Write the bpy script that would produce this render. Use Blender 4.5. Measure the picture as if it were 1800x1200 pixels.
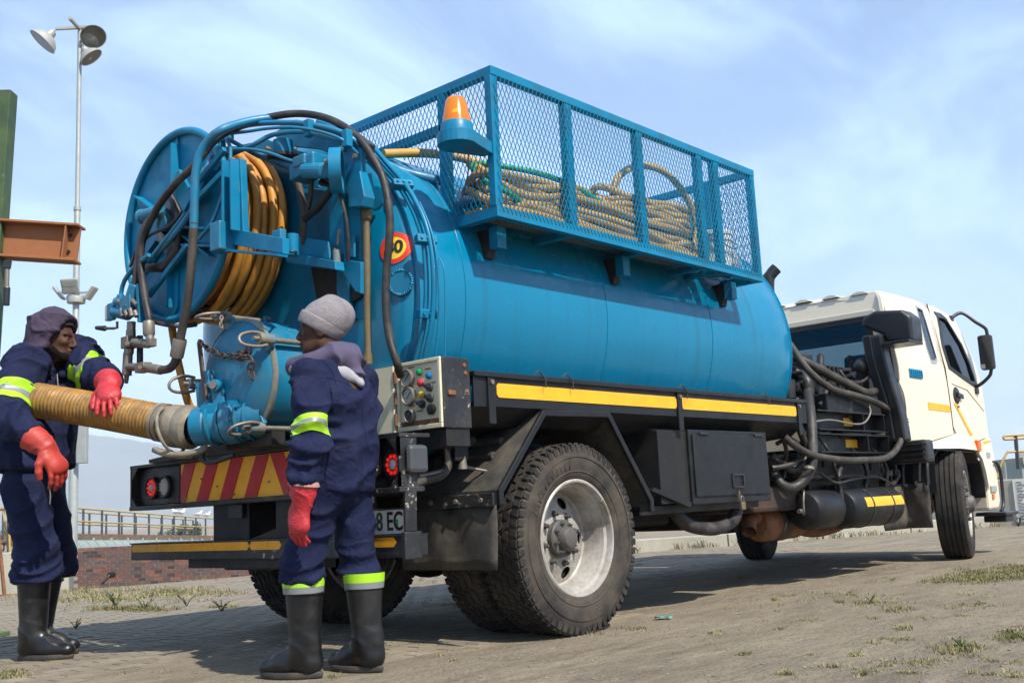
import bpy, bmesh, math, random
import numpy as np
from mathutils import Vector, Matrix
from mathutils.bvhtree import BVHTree
from mathutils.geometry import delaunay_2d_cdt
for o in list(bpy.data.objects): bpy.data.objects.remove(o)
random.seed(7); rng = np.random.default_rng(7)
scene = bpy.context.scene
COL = scene.collection
R = math.radians
# ------------------------------------------------------------------ camera
CAM = np.array([-4.5417, -4.8088, 0.6806]); YAW, PITCH, ROLL, FPX = 0.7272356, 0.155582, -0.0506822, 1864.4
_f = np.array([math.cos(PITCH)*math.cos(YAW), math.cos(PITCH)*math.sin(YAW), math.sin(PITCH)])
_r = np.array([math.sin(YAW), -math.cos(YAW), 0.0]); _u = np.cross(_r, _f)
_r2 = math.cos(ROLL)*_r + math.sin(ROLL)*_u; _u2 = -math.sin(ROLL)*_r + math.cos(ROLL)*_u
cam = bpy.data.cameras.new('camera'); camo = bpy.data.objects.new('camera', cam); COL.objects.link(camo)
cam.sensor_width = 36.0; cam.lens = 36.0*FPX/1800.0; cam.clip_start = 0.05; cam.clip_end = 20000
M4 = Matrix(((_r2[0], _u2[0], -_f[0], CAM[0]), (_r2[1], _u2[1], -_f[1], CAM[1]), (_r2[2], _u2[2], -_f[2], CAM[2]), (0, 0, 0, 1)))
camo.matrix_world = M4
scene.camera = camo
# ------------------------------------------------------------------ sky and sun
SUN_EL = R(50.0); SUN_TRAVEL = R(80.0)          # the light travels towards this heading
sdir = np.array([math.cos(SUN_EL)*math.cos(SUN_TRAVEL), math.cos(SUN_EL)*math.sin(SUN_TRAVEL), -math.sin(SUN_EL)])
sun = bpy.data.lights.new('sun', 'SUN'); sun.energy = 4.8; sun.angle = R(0.55); sun.color = (1.0, 0.94, 0.84)
suno = bpy.data.objects.new('sun', sun); COL.objects.link(suno)
suno.rotation_euler = Vector(sdir).to_track_quat('-Z', 'Y').to_euler()
suno.location = (0, -20, 30)
world = bpy.data.worlds.new('World'); scene.world = world; world.use_nodes = True
wn = world.node_tree.nodes; wl = world.node_tree.links; wn.clear()
def N(t, **k):
    n = wn.new(t)
    for a, b in k.items(): setattr(n, a, b)
    return n
wo = N('ShaderNodeOutputWorld'); bg = N('ShaderNodeBackground'); sky = N('ShaderNodeTexSky', sky_type='NISHITA', sun_disc=False)
sky.sun_elevation = SUN_EL
sky.sun_rotation = math.atan2(-sdir[0], -sdir[1])      # clockwise from +Y
sky.altitude = 0; sky.air_density = 1.0; sky.dust_density = 0.4; sky.ozone_density = 2.0
bg.inputs['Strength'].default_value = 0.14
tc = N('ShaderNodeTexCoord'); sep = N('ShaderNodeSeparateXYZ'); wl.new(tc.outputs['Generated'], sep.inputs[0])
# cloud layer: direction projected on a flat deck high above
zz = N('ShaderNodeMath', operation='MAXIMUM'); zz.inputs[1].default_value = 0.0; wl.new(sep.outputs['Z'], zz.inputs[0])
za = N('ShaderNodeMath', operation='ADD'); za.inputs[1].default_value = 0.22; wl.new(zz.outputs[0], za.inputs[0])
dx = N('ShaderNodeMath', operation='DIVIDE'); wl.new(sep.outputs['X'], dx.inputs[0]); wl.new(za.outputs[0], dx.inputs[1])
dy = N('ShaderNodeMath', operation='DIVIDE'); wl.new(sep.outputs['Y'], dy.inputs[0]); wl.new(za.outputs[0], dy.inputs[1])
cmb = N('ShaderNodeCombineXYZ'); wl.new(dx.outputs[0], cmb.inputs[0]); wl.new(dy.outputs[0], cmb.inputs[1])
mp = N('ShaderNodeMapping'); mp.inputs['Rotation'].default_value = (0, 0, R(-28)); mp.inputs['Scale'].default_value = (1.05, 2.3, 1.0)
mp.inputs['Location'].default_value = (0.35, 0.2, 0)
wl.new(cmb.outputs[0], mp.inputs[0])
n1 = N('ShaderNodeTexNoise'); n1.inputs['Scale'].default_value = 1.15; n1.inputs['Detail'].default_value = 7; n1.inputs['Roughness'].default_value = 0.57; n1.inputs['Distortion'].default_value = 0.55
wl.new(mp.outputs[0], n1.inputs['Vector'])
cr = N('ShaderNodeValToRGB'); cr.color_ramp.interpolation = 'EASE'
cr.color_ramp.elements[0].position = 0.38; cr.color_ramp.elements[0].color = (0, 0, 0, 1)
cr.color_ramp.elements[1].position = 0.66; cr.color_ramp.elements[1].color = (1, 1, 1, 1)
wl.new(n1.outputs['Fac'], cr.inputs[0])
cf = N('ShaderNodeMath', operation='MULTIPLY_ADD'); cf.inputs[1].default_value = 0.72; cf.inputs[2].default_value = 0.24; wl.new(cr.outputs[0], cf.inputs[0])
gm = N('ShaderNodeMixRGB'); gm.blend_type = 'MIX'
gm.inputs['Color2'].default_value = (3.55, 4.95, 7.5, 1)
wl.new(cf.outputs[0], gm.inputs['Fac']); wl.new(sky.outputs[0], gm.inputs['Color1'])
wl.new(gm.outputs[0], bg.inputs['Color']); wl.new(bg.outputs[0], wo.inputs[0])
vs = scene.view_settings; vs.view_transform = 'Standard'; vs.look = 'None'; vs.exposure = 0.58; vs.gamma = 1.0
vs.use_curve_mapping = False
scene.render.engine = 'CYCLES'
cy = scene.cycles; cy.max_bounces = 7; cy.diffuse_bounces = 3; cy.glossy_bounces = 3; cy.transmission_bounces = 5; cy.transparent_max_bounces = 8; cy.volume_bounces = 0
cy.use_adaptive_sampling = True; cy.adaptive_threshold = 0.02; cy.caustics_reflective = False; cy.caustics_refractive = False; cy.sample_clamp_indirect = 8.0

# ------------------------------------------------------------------ measuring: a line of sight met with a plane of the place
def ray(px, py): return _r2*(px-900.0) - _u2*(py-600.0) + _f*FPX
def atX(px, py, x): d = ray(px, py); return CAM + d*((x-CAM[0])/d[0])
def atY(px, py, y): d = ray(px, py); return CAM + d*((y-CAM[1])/d[1])
def atZ(px, py, z): d = ray(px, py); return CAM + d*((z-CAM[2])/d[2])
F2 = np.array([math.cos(YAW), math.sin(YAW), 0.0]); R2 = np.array([math.sin(YAW), -math.cos(YAW), 0.0])
def atD(px, py, depth): d = ray(px, py); return CAM + d*(depth/(d@F2))
def ground_z(y):
    t = min(max((y-1.5)/26.0, 0.0), 1.0)
    return -1.0*t*t*(3-2*t)*0.9 if t < 1 else -0.9
def atG(px, py):
    z = 0.0
    for i in range(30):
        p = atZ(px, py, z); z = 0.5*z + 0.5*ground_z(p[1])
    return p

# ------------------------------------------------------------------ mesh helpers
def V3(p): return np.asarray(p, float)
def nrm(v):
    v = V3(v); return v/max(np.linalg.norm(v), 1e-9)
def frame_of(d):
    d = nrm(d); a = np.array([0, 0, 1.0]) if abs(d[2]) < 0.9 else np.array([1.0, 0, 0])
    u = nrm(np.cross(a, d)); v = np.cross(d, u); return u, v, d
class MB:
    def __init__(s): s.v = []; s.f = []; s.m = []; s.cur = 0
    def add(s, vs, fs):
        b = len(s.v); s.v.extend([tuple(map(float, p)) for p in vs]); s.f.extend([tuple(i+b for i in f) for f in fs]); s.m.extend([s.cur]*len(fs)); return s
    def box(s, x0, x1, y0, y1, z0, z1):
        vs = [(x, y, z) for z in (z0, z1) for y in (y0, y1) for x in (x0, x1)]
        return s.add(vs, [(0, 2, 3, 1), (4, 5, 7, 6), (0, 1, 5, 4), (2, 6, 7, 3), (0, 4, 6, 2), (1, 3, 7, 5)])
    def obox(s, c, ax, ay, az):
        c, ax, ay, az = map(V3, (c, ax, ay, az))
        vs = [c+i*ax+j*ay+k*az for k in (-1, 1) for j in (-1, 1) for i in (-1, 1)]
        fs = [(0, 2, 3, 1), (4, 5, 7, 6), (0, 1, 5, 4), (2, 6, 7, 3), (0, 4, 6, 2), (1, 3, 7, 5)]
        if np.dot(np.cross(ax, ay), az) < 0: fs = [tuple(reversed(f)) for f in fs]
        return s.add(vs, fs)
    def bar(s, p0, p1, w, h, up=(0, 0, 1)):
        p0, p1 = V3(p0), V3(p1); d = nrm(p1-p0); up = V3(up)
        if abs(d@nrm(up)) > 0.98: up = np.array([1.0, 0, 0])
        u = nrm(np.cross(up, d)); v = np.cross(d, u)
        return s.obox((p0+p1)/2, (p1-p0)/2, u*w/2, v*h/2)
    def prism(s, poly, axis, a, b):
        """poly: 2D points in the other two axes (cyclic order), extruded along axis from a to b"""
        n = len(poly)
        def mk(t, p):
            return {'x': (t, p[0], p[1]), 'y': (p[0], t, p[1]), 'z': (p[0], p[1], t)}[axis]
        vs = [mk(a, p) for p in poly]+[mk(b, p) for p in poly]
        fs = [tuple(range(n)), tuple(range(2*n-1, n-1, -1))]+[(i, i+n, (i+1) % n+n, (i+1) % n) for i in range(n)]
        return s.add(vs, fs)
    def cyl(s, p0, p1, r0, r1=None, n=20, cap=True):
        r1 = r0 if r1 is None else r1
        p0, p1 = V3(p0), V3(p1); u, v, d = frame_of(p1-p0)
        vs = []
        for p, r in ((p0, r0), (p1, r1)):
            for i in range(n):
                t = 2*math.pi*i/n; vs.append(p+r*(math.cos(t)*u+math.sin(t)*v))
        fs = [(i, (i+1) % n, (i+1) % n+n, i+n) for i in range(n)]
        if cap: fs += [tuple(range(n-1, -1, -1)), tuple(range(n, 2*n))]
        return s.add(vs, fs)
    def lathe(s, prof, o, d, n=40, closed=False, a0=0, a1=2*math.pi):
        """prof: list of (radius, offset along d)"""
        o = V3(o); u, v, d = frame_of(d); full = abs(a1-a0-2*math.pi) < 1e-6
        k = len(prof); vs = []; m = n if full else n+1
        for i in range(m):
            t = a0+(a1-a0)*i/n; e = math.cos(t)*u+math.sin(t)*v
            for r, h in prof: vs.append(o+r*e+h*d)
        fs = []
        for i in range(n):
            j = (i+1) % m
            for q in range(k if closed else k-1):
                q2 = (q+1) % k
                fs.append((i*k+q, j*k+q, j*k+q2, i*k+q2))
        return s.add(vs, fs)
    def tube(s, path, r, n=10, cap=True, closed=False, rfun=None):
        P = np.array(path, float); m = len(P)
        T = np.gradient(P, axis=0) if not closed else np.roll(P, -1, 0)-np.roll(P, 1, 0)
        T /= np.maximum(np.linalg.norm(T, axis=1, keepdims=True), 1e-9)
        u, v, _ = frame_of(T[0]); vs = []
        for i in range(m):
            u = u-T[i]*(u@T[i]); u = nrm(u); w = np.cross(T[i], u)
            rr = r if rfun is None else rfun(i/(m-1))*r
            for k in range(n):
                t = 2*math.pi*k/n; vs.append(P[i]+rr*(math.cos(t)*u+math.sin(t)*w))
        fs = []
        for i in range(m if closed else m-1):
            j = (i+1) % m
            for k in range(n): fs.append((i*n+k, i*n+(k+1) % n, j*n+(k+1) % n, j*n+k))
        if cap and not closed: fs += [tuple(range(n-1, -1, -1)), tuple(range((m-1)*n, m*n))]
        return s.add(vs, fs)
    def ball(s, c, r, n=16, m=10, ax=None):
        c = V3(c); r = V3(r) if np.ndim(r) else np.array([r, r, r], float)
        A = np.eye(3) if ax is None else np.array(ax, float)
        vs = [c-A[2]*r[2]]
        for j in range(1, m):
            p = -math.pi/2+math.pi*j/m
            for i in range(n):
                t = 2*math.pi*i/n; q = np.array([r[0]*math.cos(p)*math.cos(t), r[1]*math.cos(p)*math.sin(t), r[2]*math.sin(p)])
                vs.append(c+q@A)
        vs.append(c+A[2]*r[2]); fs = []
        for i in range(n): fs.append((0, 1+(i+1) % n, 1+i))
        for j in range(m-2):
            for i in range(n): fs.append((1+j*n+i, 1+j*n+(i+1) % n, 1+(j+1)*n+(i+1) % n, 1+(j+1)*n+i))
        e = len(vs)-1; b = 1+(m-2)*n
        for i in range(n): fs.append((b+i, b+(i+1) % n, e))
        return s.add(vs, fs)
    def quad(s, a, b, c, d): return s.add([a, b, c, d], [(0, 1, 2, 3)])
    def mesh(s, name, mats, smooth=None):
        me = bpy.data.meshes.new(name); me.from_pydata(s.v, [], s.f)
        for m in (mats if isinstance(mats, (list, tuple)) else [mats]): me.materials.append(m)
        if any(s.m): me.polygons.foreach_set('material_index', s.m)
        if smooth is not None:
            me.polygons.foreach_set('use_smooth', [True]*len(s.f)); me.set_sharp_from_angle(angle=R(smooth))
        me.update(); return me
    def build(s, name, mats, parent=None, smooth=None, bevel=0, seg=2):
        return link(name, s.mesh(name, mats, smooth), parent, bevel, seg)
def link(name, me, parent=None, bevel=0, seg=2):
    o = bpy.data.objects.new(name, me); COL.objects.link(o)
    if parent is not None: setpar(o, parent)
    if bevel:
        b = o.modifiers.new('bevel', 'BEVEL'); b.width = bevel; b.segments = seg; b.limit_method = 'ANGLE'; b.angle_limit = R(40)
    return o
ROOTLOC = {}
def wloc(o):
    p = Vector((0, 0, 0)); q = o
    while q is not None: p = p + Vector(ROOTLOC.get(q.name, (0, 0, 0))); q = None
    return p
def setpar(o, parent):
    o.parent = parent
    root = parent
    while root.parent: root = root.parent
    if parent.parent is None: o.matrix_parent_inverse = Matrix.Translation(-Vector(parent.location))
def thing(name, label, cat, loc=(0, 0, 0), group=None):
    o = bpy.data.objects.new(name, None); COL.objects.link(o); o.location = tuple(map(float, loc)); o.empty_display_size = 0.2
    return tag(o, label, cat, group)
def tag(o, label, cat, group=None, kind=None):
    if label: o['label'] = label
    if cat: o['category'] = cat
    if group: o['group'] = group
    if kind: o['kind'] = kind
    return o
def struct(o): o['kind'] = 'structure'; return o
def catmull(pts, step=0.03, closed=False):
    P = [V3(p) for p in pts]; out = []
    n = len(P)
    if not closed: P = [2*P[0]-P[1]]+P+[2*P[-1]-P[-2]]; rng_ = range(1, n)
    else: P = [P[-1]]+P+[P[0], P[1]]; rng_ = range(1, n+1)
    for i in rng_:
        p0, p1, p2, p3 = P[i-1], P[i], P[i+1], P[i+2]
        m = max(2, int(np.linalg.norm(p2-p1)/step))
        for k in range(m):
            t = k/m; out.append(0.5*((2*p1)+(-p0+p2)*t+(2*p0-5*p1+4*p2-p3)*t*t+(-p0+3*p1-3*p2+p3)*t**3))
    if not closed: out.append(P[-2])
    return out
def hose(name, pts, r, mat, parent=None, n=10, step=0.03):
    return MB().tube(catmull(pts, step), r, n).build(name, mat, parent, smooth=60)
def sheet(outline, holes, fn, thick, grid=None, normal=None):
    """flat 2D outline with holes, triangulated, lifted to 3D by fn(u, v) -> point, thickened along normal"""
    vs = []; es = []
    def loop(L):
        b = len(vs); vs.extend([Vector(p) for p in L]); es.extend([(b+i, b+(i+1) % len(L)) for i in range(len(L))])
    loop(outline)
    for h in holes: loop(h)
    nb = len(vs)
    def inside(p, L):
        c = False; n = len(L); j = n-1
        for i in range(n):
            if (L[i][1] > p[1]) != (L[j][1] > p[1]) and p[0] < (L[j][0]-L[i][0])*(p[1]-L[i][1])/(L[j][1]-L[i][1])+L[i][0]: c = not c
            j = i
        return c
    if grid:
        us = [p[0] for p in outline]; ws = [p[1] for p in outline]
        for a in np.arange(min(us)+grid/2, max(us), grid):
            for b in np.arange(min(ws)+grid/2, max(ws), grid):
                if inside((a, b), outline) and not any(inside((a, b), h) for h in holes): vs.append(Vector((a, b)))
    rv, re, rf, *_ = delaunay_2d_cdt(vs, es, [], 0, 1e-6)
    F = []
    for f in rf:
        c = sum((rv[i] for i in f), Vector((0, 0)))/len(f)
        if inside(c, outline) and not any(inside(c, h) for h in holes): F.append(tuple(f))
    mb = MB(); top = [V3(fn(p[0], p[1])) for p in rv]; n = V3(normal)
    bot = [p-n*thick for p in top]; k = len(top)
    # orientation
    a, b, c = (top[i] for i in F[0][:3])
    if np.cross(b-a, c-a)@n < 0: F = [tuple(reversed(f)) for f in F]
    cnt = {}
    for f in F:
        for i in range(len(f)):
            e = (f[i], f[(i+1) % len(f)]); cnt[e] = 1
    fs = list(F)+[tuple(i+k for i in reversed(f)) for f in F]
    for (i, j) in cnt:
        if (j, i) not in cnt: fs.append((j, i, i+k, j+k))
    mb.add(top+bot, fs); return mb
def text_mesh(name, txt, size, mat, origin, right, up, depth=0.002, parent=None, align='CENTER', xs=1.0, bold=0.0):
    cu = bpy.data.curves.new('t', 'FONT'); cu.body = txt; cu.size = size; cu.align_x = align; cu.align_y = 'CENTER'; cu.extrude = depth; cu.offset = bold
    o = bpy.data.objects.new('t', cu); COL.objects.link(o)
    dg = bpy.context.evaluated_depsgraph_get(); me = bpy.data.meshes.new_from_object(o.evaluated_get(dg)); bpy.data.objects.remove(o)
    right = nrm(right); up = nrm(up); n = np.cross(right, up); o3 = V3(origin)
    for v in me.vertices:
        c = v.co; v.co = Vector(o3+right*c.x*xs+up*c.y+n*c.z)
    me.materials.clear(); me.materials.append(mat); me.name = name
    return link(name, me, parent)
def baked(o):
    dg = bpy.context.evaluated_depsgraph_get(); me = bpy.data.meshes.new_from_object(o.evaluated_get(dg)); return me

# ------------------------------------------------------------------ materials
def newmat(name):
    m = bpy.data.materials.new(name); m.use_nodes = True; nt = m.node_tree; b = nt.nodes['Principled BSDF']; return m, nt, b
def mat(name, col, rough=0.5, metal=0.0, var=0.12, scale=6.0, dirt=None, dirt_amt=0.0, dirt_scale=3.0, chip=None, chip_amt=0.0, chip_scale=18.0, bump=0.0, bump_scale=60.0, coat=0.0, spec=0.5, stretch=None, rvar=0.12, streak=None, bump2=0.0, bump2_scale=16.0):
    m, nt, b = newmat(name); L = nt.links; nd = nt.nodes
    tcn = nd.new('ShaderNodeTexCoord'); vec = tcn.outputs['Object']
    if stretch:
        mpn = nd.new('ShaderNodeMapping'); mpn.inputs['Scale'].default_value = stretch; L.new(vec, mpn.inputs[0]); svec = mpn.outputs[0]
    else: svec = vec
    def noise(sc, det=5, ro=0.6, v=None):
        n = nd.new('ShaderNodeTexNoise'); n.inputs['Scale'].default_value = sc; n.inputs['Detail'].default_value = det; n.inputs['Roughness'].default_value = ro
        L.new(v if v is not None else vec, n.inputs['Vector']); return n.outputs['Fac']
    def ramp(fac, a, c, lo=0.0, hi=1.0):
        r = nd.new('ShaderNodeMapRange'); r.inputs[1].default_value = a; r.inputs[2].default_value = c; r.inputs[3].default_value = lo; r.inputs[4].default_value = hi; L.new(fac, r.inputs[0]); return r.outputs[0]
    def mix(f, c1, c2, bt='MIX'):
        x = nd.new('ShaderNodeMixRGB'); x.blend_type = bt
        for s, c in (('Color1', c1), ('Color2', c2)):
            if isinstance(c, tuple): x.inputs[s].default_value = (*c[:3], 1)
            else: L.new(c, x.inputs[s])
        if isinstance(f, (int, float)): x.inputs['Fac'].default_value = f
        else: L.new(f, x.inputs['Fac'])
        return x.outputs[0]
    n0 = noise(scale, 6, 0.65, svec)
    c = mix(ramp(n0, 0.3, 0.7), tuple(x*(1-var) for x in col), tuple(min(1, x*(1+var)) for x in col))
    rr = ramp(noise(scale*2.3, 4), 0.3, 0.7, max(0.02, rough-rvar), min(1, rough+rvar))
    if dirt:
        df = ramp(noise(dirt_scale, 8, 0.72, svec), 0.62-0.35*dirt_amt, 0.8-0.25*dirt_amt, 0, min(1, dirt_amt*1.2))
        c = mix(df, c, dirt)
        r2 = nd.new('ShaderNodeMixRGB'); L.new(df, r2.inputs['Fac']); L.new(rr, r2.inputs['Color1']); r2.inputs['Color2'].default_value = (0.85, 0.85, 0.85, 1); rr = r2.outputs[0]
    if streak:
        mp2 = nd.new('ShaderNodeMapping'); mp2.inputs['Scale'].default_value = streak[1]; L.new(vec, mp2.inputs[0])
        c = mix(ramp(noise(1.0, 6, 0.6, mp2.outputs[0]), 0.52, 0.72, 0.0, streak[2]), c, streak[0])
    if chip:
        cn = noise(chip_scale, 9, 0.75); cg = noise(1.7, 2)
        mm = nd.new('ShaderNodeMath'); mm.operation = 'MULTIPLY_ADD'; mm.inputs[1].default_value = 0.35; L.new(cg, mm.inputs[0]); L.new(cn, mm.inputs[2])
        fch = ramp(mm.outputs[0], 0.93-0.25*chip_amt, 0.945-0.25*chip_amt)
        c = mix(fch, c, chip)
    L.new(c, b.inputs['Base Color']); L.new(rr, b.inputs['Roughness']); b.inputs['Metallic'].default_value = metal
    b.inputs['Specular IOR Level'].default_value = spec
    if coat: b.inputs['Coat Weight'].default_value = coat; b.inputs['Coat Roughness'].default_value = 0.12
    if bump:
        bn = nd.new('ShaderNodeBump'); bn.inputs['Strength'].default_value = bump; bn.inputs['Distance'].default_value = 0.01
        L.new(noise(bump_scale, 5, 0.6), bn.inputs['Height']); L.new(bn.outputs[0], b.inputs['Normal'])
        if bump2:
            b2 = nd.new('ShaderNodeBump'); b2.inputs['Strength'].default_value = bump2; b2.inputs['Distance'].default_value = 0.03
            nz = nd.new('ShaderNodeTexNoise'); nz.inputs['Scale'].default_value = bump2_scale; nz.inputs['Detail'].default_value = 2.0; nz.inputs['Distortion'].default_value = 1.2; L.new(vec, nz.inputs['Vector'])
            sq = nd.new('ShaderNodeMath'); sq.operation = 'SUBTRACT'; sq.inputs[1].default_value = 0.5; L.new(nz.outputs['Fac'], sq.inputs[0]); ab = nd.new('ShaderNodeMath'); ab.operation = 'ABSOLUTE'; L.new(sq.outputs[0], ab.inputs[0])
            L.new(ab.outputs[0], b2.inputs['Height']); L.new(b2.outputs[0], bn.inputs['Normal'])
    return m
DUST = (0.16, 0.13, 0.10)
M = {}
BLUE = (0.0005, 0.168, 0.305)
M['tank'] = mat('tank_blue_paint', BLUE, 0.22, var=0.06, scale=2.0, dirt=(0.006, 0.15, 0.27), dirt_amt=0.35, dirt_scale=2.2, chip=(0.12, 0.28, 0.34), chip_amt=0.14, chip_scale=26, spec=0.4, stretch=(0.6, 1.6, 0.8), bump=0.06, bump_scale=4, streak=((0.014, 0.085, 0.135), (17.0, 0.8, 0.8), 0.55))
M['blue'] = mat('blue_paint', BLUE, 0.44, var=0.14, scale=5, dirt=(0.03, 0.075, 0.10), dirt_amt=0.42, dirt_scale=6, chip=(0.34, 0.26, 0.18), chip_amt=0.24, chip_scale=22, spec=0.3)
M['blue_worn'] = mat('worn_blue_paint', (0.002, 0.155, 0.27), 0.42, var=0.16, scale=6, dirt=(0.10, 0.11, 0.10), dirt_amt=0.45, dirt_scale=7, chip=(0.34, 0.24, 0.14), chip_amt=0.34, chip_scale=20, bump=0.15, bump_scale=40)
M['blue_edge'] = mat('chipped_edge_paint', (0.20, 0.17, 0.11), 0.6, var=0.3, scale=22, dirt=(0.02, 0.16, 0.27), dirt_amt=0.55, dirt_scale=16, chip=(0.5, 0.44, 0.32), chip_amt=0.5, chip_scale=30)
M['black'] = mat('black_paint', (0.010, 0.0105, 0.012), 0.45, var=0.25, scale=5, dirt=(0.05, 0.043, 0.036), dirt_amt=0.26, dirt_scale=4, chip=(0.20, 0.18, 0.16), chip_amt=0.18, chip_scale=34, bump=0.05, spec=0.35)
M['black_worn'] = mat('worn_black_paint', (0.014, 0.0145, 0.016), 0.48, var=0.3, scale=7, dirt=(0.085, 0.078, 0.066), dirt_amt=0.40, dirt_scale=6, chip=(0.36, 0.33, 0.28), chip_amt=0.46, chip_scale=26, bump=0.08)
M['rusty_black'] = mat('rusty_black_steel', (0.02, 0.018, 0.017), 0.6, var=0.3, scale=7, dirt=(0.11, 0.05, 0.025), dirt_amt=0.6, dirt_scale=6, chip=(0.22, 0.10, 0.04), chip_amt=0.25)
M['under'] = mat('greasy_underbody', (0.007, 0.0065, 0.0065), 0.65, var=0.3, scale=8, dirt=(0.035, 0.03, 0.025), dirt_amt=0.35, dirt_scale=6)
M['tyre'] = mat('tyre_rubber', (0.026, 0.024, 0.022), 0.72, var=0.25, scale=9, dirt=(0.100, 0.078, 0.056), dirt_amt=0.66, dirt_scale=5, bump=0.06, bump_scale=90, spec=0.3)
M['tread'] = mat('tread_rubber', (0.022, 0.020, 0.019), 0.8, var=0.25, scale=9, dirt=(0.085, 0.07, 0.055), dirt_amt=0.5, dirt_scale=7, bump=0.1, bump_scale=70, spec=0.25)
M['flap'] = mat('rubber_flap', (0.036, 0.034, 0.032), 0.75, var=0.35, scale=5, dirt=(0.135, 0.115, 0.088), dirt_amt=0.62, dirt_scale=4, bump=0.06, spec=0.3)
M['rim'] = mat('silver_rim', (0.43, 0.405, 0.365), 0.45, metal=0.2, var=0.15, scale=7, dirt=(0.17, 0.135, 0.10), dirt_amt=0.6, dirt_scale=6, chip=(0.10, 0.06, 0.035), chip_amt=0.2)
M['hub'] = mat('grey_hub', (0.11, 0.105, 0.10), 0.6, metal=0.3, var=0.3, scale=14, dirt=(0.08, 0.06, 0.045), dirt_amt=0.5, dirt_scale=12)
M['steel'] = mat('dull_steel', (0.26, 0.235, 0.20), 0.5, metal=0.6, var=0.3, scale=14, dirt=(0.13, 0.095, 0.06), dirt_amt=0.55, dirt_scale=14)
M['alu'] = mat('cast_aluminium_coupling', (0.25, 0.225, 0.175), 0.65, metal=0.2, var=0.3, scale=12, dirt=(0.15, 0.115, 0.07), dirt_amt=0.6, dirt_scale=10, bump=0.2, bump_scale=50)
M['rust'] = mat('rust', (0.20, 0.085, 0.035), 0.8, var=0.35, scale=10, dirt=(0.07, 0.035, 0.02), dirt_amt=0.5, dirt_scale=8, bump=0.15)
M['beam_rust'] = mat('beam_rust', (0.30, 0.115, 0.042), 0.82, var=0.16, scale=5, dirt=(0.16, 0.06, 0.03), dirt_amt=0.4, dirt_scale=5, bump=0.08)
M['brass'] = mat('dirty_bronze_pipe', (0.19, 0.145, 0.075), 0.5, metal=0.35, var=0.35, scale=12, dirt=(0.09, 0.06, 0.03), dirt_amt=0.5, dirt_scale=14, stretch=(1, 1, 0.3))
M['tape'] = mat('yellow_tape', (0.82, 0.40, 0.008), 0.45, var=0.08, scale=12, dirt=(0.42, 0.22, 0.03), dirt_amt=0.3, dirt_scale=9)
M['tape_or'] = mat('orange_yellow_tape', (0.72, 0.31, 0.008), 0.5, var=0.1, scale=12, dirt=(0.22, 0.10, 0.02), dirt_amt=0.35, dirt_scale=9)
M['chev_y'] = mat('chevron_yellow', (0.88, 0.42, 0.008), 0.4, var=0.08, scale=8, dirt=(0.35, 0.15, 0.02), dirt_amt=0.25, dirt_scale=10)
M['chev_r'] = mat('chevron_red', (0.44, 0.006, 0.008), 0.4, var=0.12, scale=8, dirt=(0.14, 0.01, 0.01), dirt_amt=0.25, dirt_scale=10)
M['hose_y'] = mat('yellow_hose', (0.50, 0.225, 0.030), 0.48, var=0.18, scale=9, dirt=(0.17, 0.085, 0.030), dirt_amt=0.42, dirt_scale=8, chip=(0.07, 0.05, 0.03), chip_amt=0.16, chip_scale=12)
M['hose_dusty'] = mat('dusty_yellow_hose', (0.52, 0.30, 0.060), 0.6, var=0.2, scale=8, dirt=(0.22, 0.135, 0.045), dirt_amt=0.5, dirt_scale=8)
M['suction'] = mat('ribbed_amber_hose', (0.32, 0.160, 0.027), 0.48, var=0.25, scale=10, dirt=(0.13, 0.080, 0.030), dirt_amt=0.62, dirt_scale=12, chip=(0.55, 0.40, 0.10), chip_amt=0.2, chip_scale=40)
M['hose_k'] = mat('black_rubber_hose', (0.018, 0.016, 0.015), 0.55, var=0.3, scale=10, dirt=(0.13, 0.11, 0.09), dirt_amt=0.45, dirt_scale=9)
M['hose_dust'] = mat('dusty_black_hose', (0.028, 0.024, 0.020), 0.6, var=0.3, scale=9, dirt=(0.11, 0.09, 0.068), dirt_amt=0.5, dirt_scale=8)
M['hose_blue'] = mat('blue_painted_hose', (0.004, 0.16, 0.29), 0.4, var=0.15, scale=8, dirt=(0.06, 0.08, 0.09), dirt_amt=0.45, dirt_scale=7, chip=(0.05, 0.045, 0.04), chip_amt=0.2)
M['green_hose'] = mat('green_hose', (0.02, 0.25, 0.10), 0.45, var=0.15)
M['white'] = mat('cream_white_paint', (0.69, 0.615, 0.47), 0.32, var=0.03, scale=2, dirt=(0.55, 0.50, 0.40), dirt_amt=0.25, dirt_scale=4, coat=0.3)
M['chain'] = mat('rusty_chain', (0.075, 0.050, 0.035), 0.65, metal=0.3, var=0.4, scale=20)
M['cream'] = mat('cream_panel_paint', (0.64, 0.58, 0.41), 0.5, var=0.08, scale=7, dirt=(0.36, 0.30, 0.17), dirt_amt=0.4, dirt_scale=9, chip=(0.17, 0.06, 0.02), chip_amt=0.22, chip_scale=14)
M['bucket'] = mat('white_plastic', (0.72, 0.70, 0.63), 0.4, var=0.06)
M['grey'] = mat('grey_paint', (0.30, 0.31, 0.30), 0.5, var=0.1, dirt=(0.2, 0.2, 0.18), dirt_amt=0.3)
M['galv'] = mat('galvanised_steel', (0.33, 0.35, 0.33), 0.5, metal=0.3, var=0.12, scale=5, dirt=(0.30, 0.29, 0.25), dirt_amt=0.4, dirt_scale=3)
M['lampgrey'] = mat('lamp_housing', (0.36, 0.36, 0.33), 0.5, metal=0.2, var=0.15, scale=4, dirt=(0.25, 0.23, 0.19), dirt_amt=0.4)
M['dkgrey'] = mat('dark_grey_plastic', (0.05, 0.055, 0.06), 0.5, var=0.15)
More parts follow.
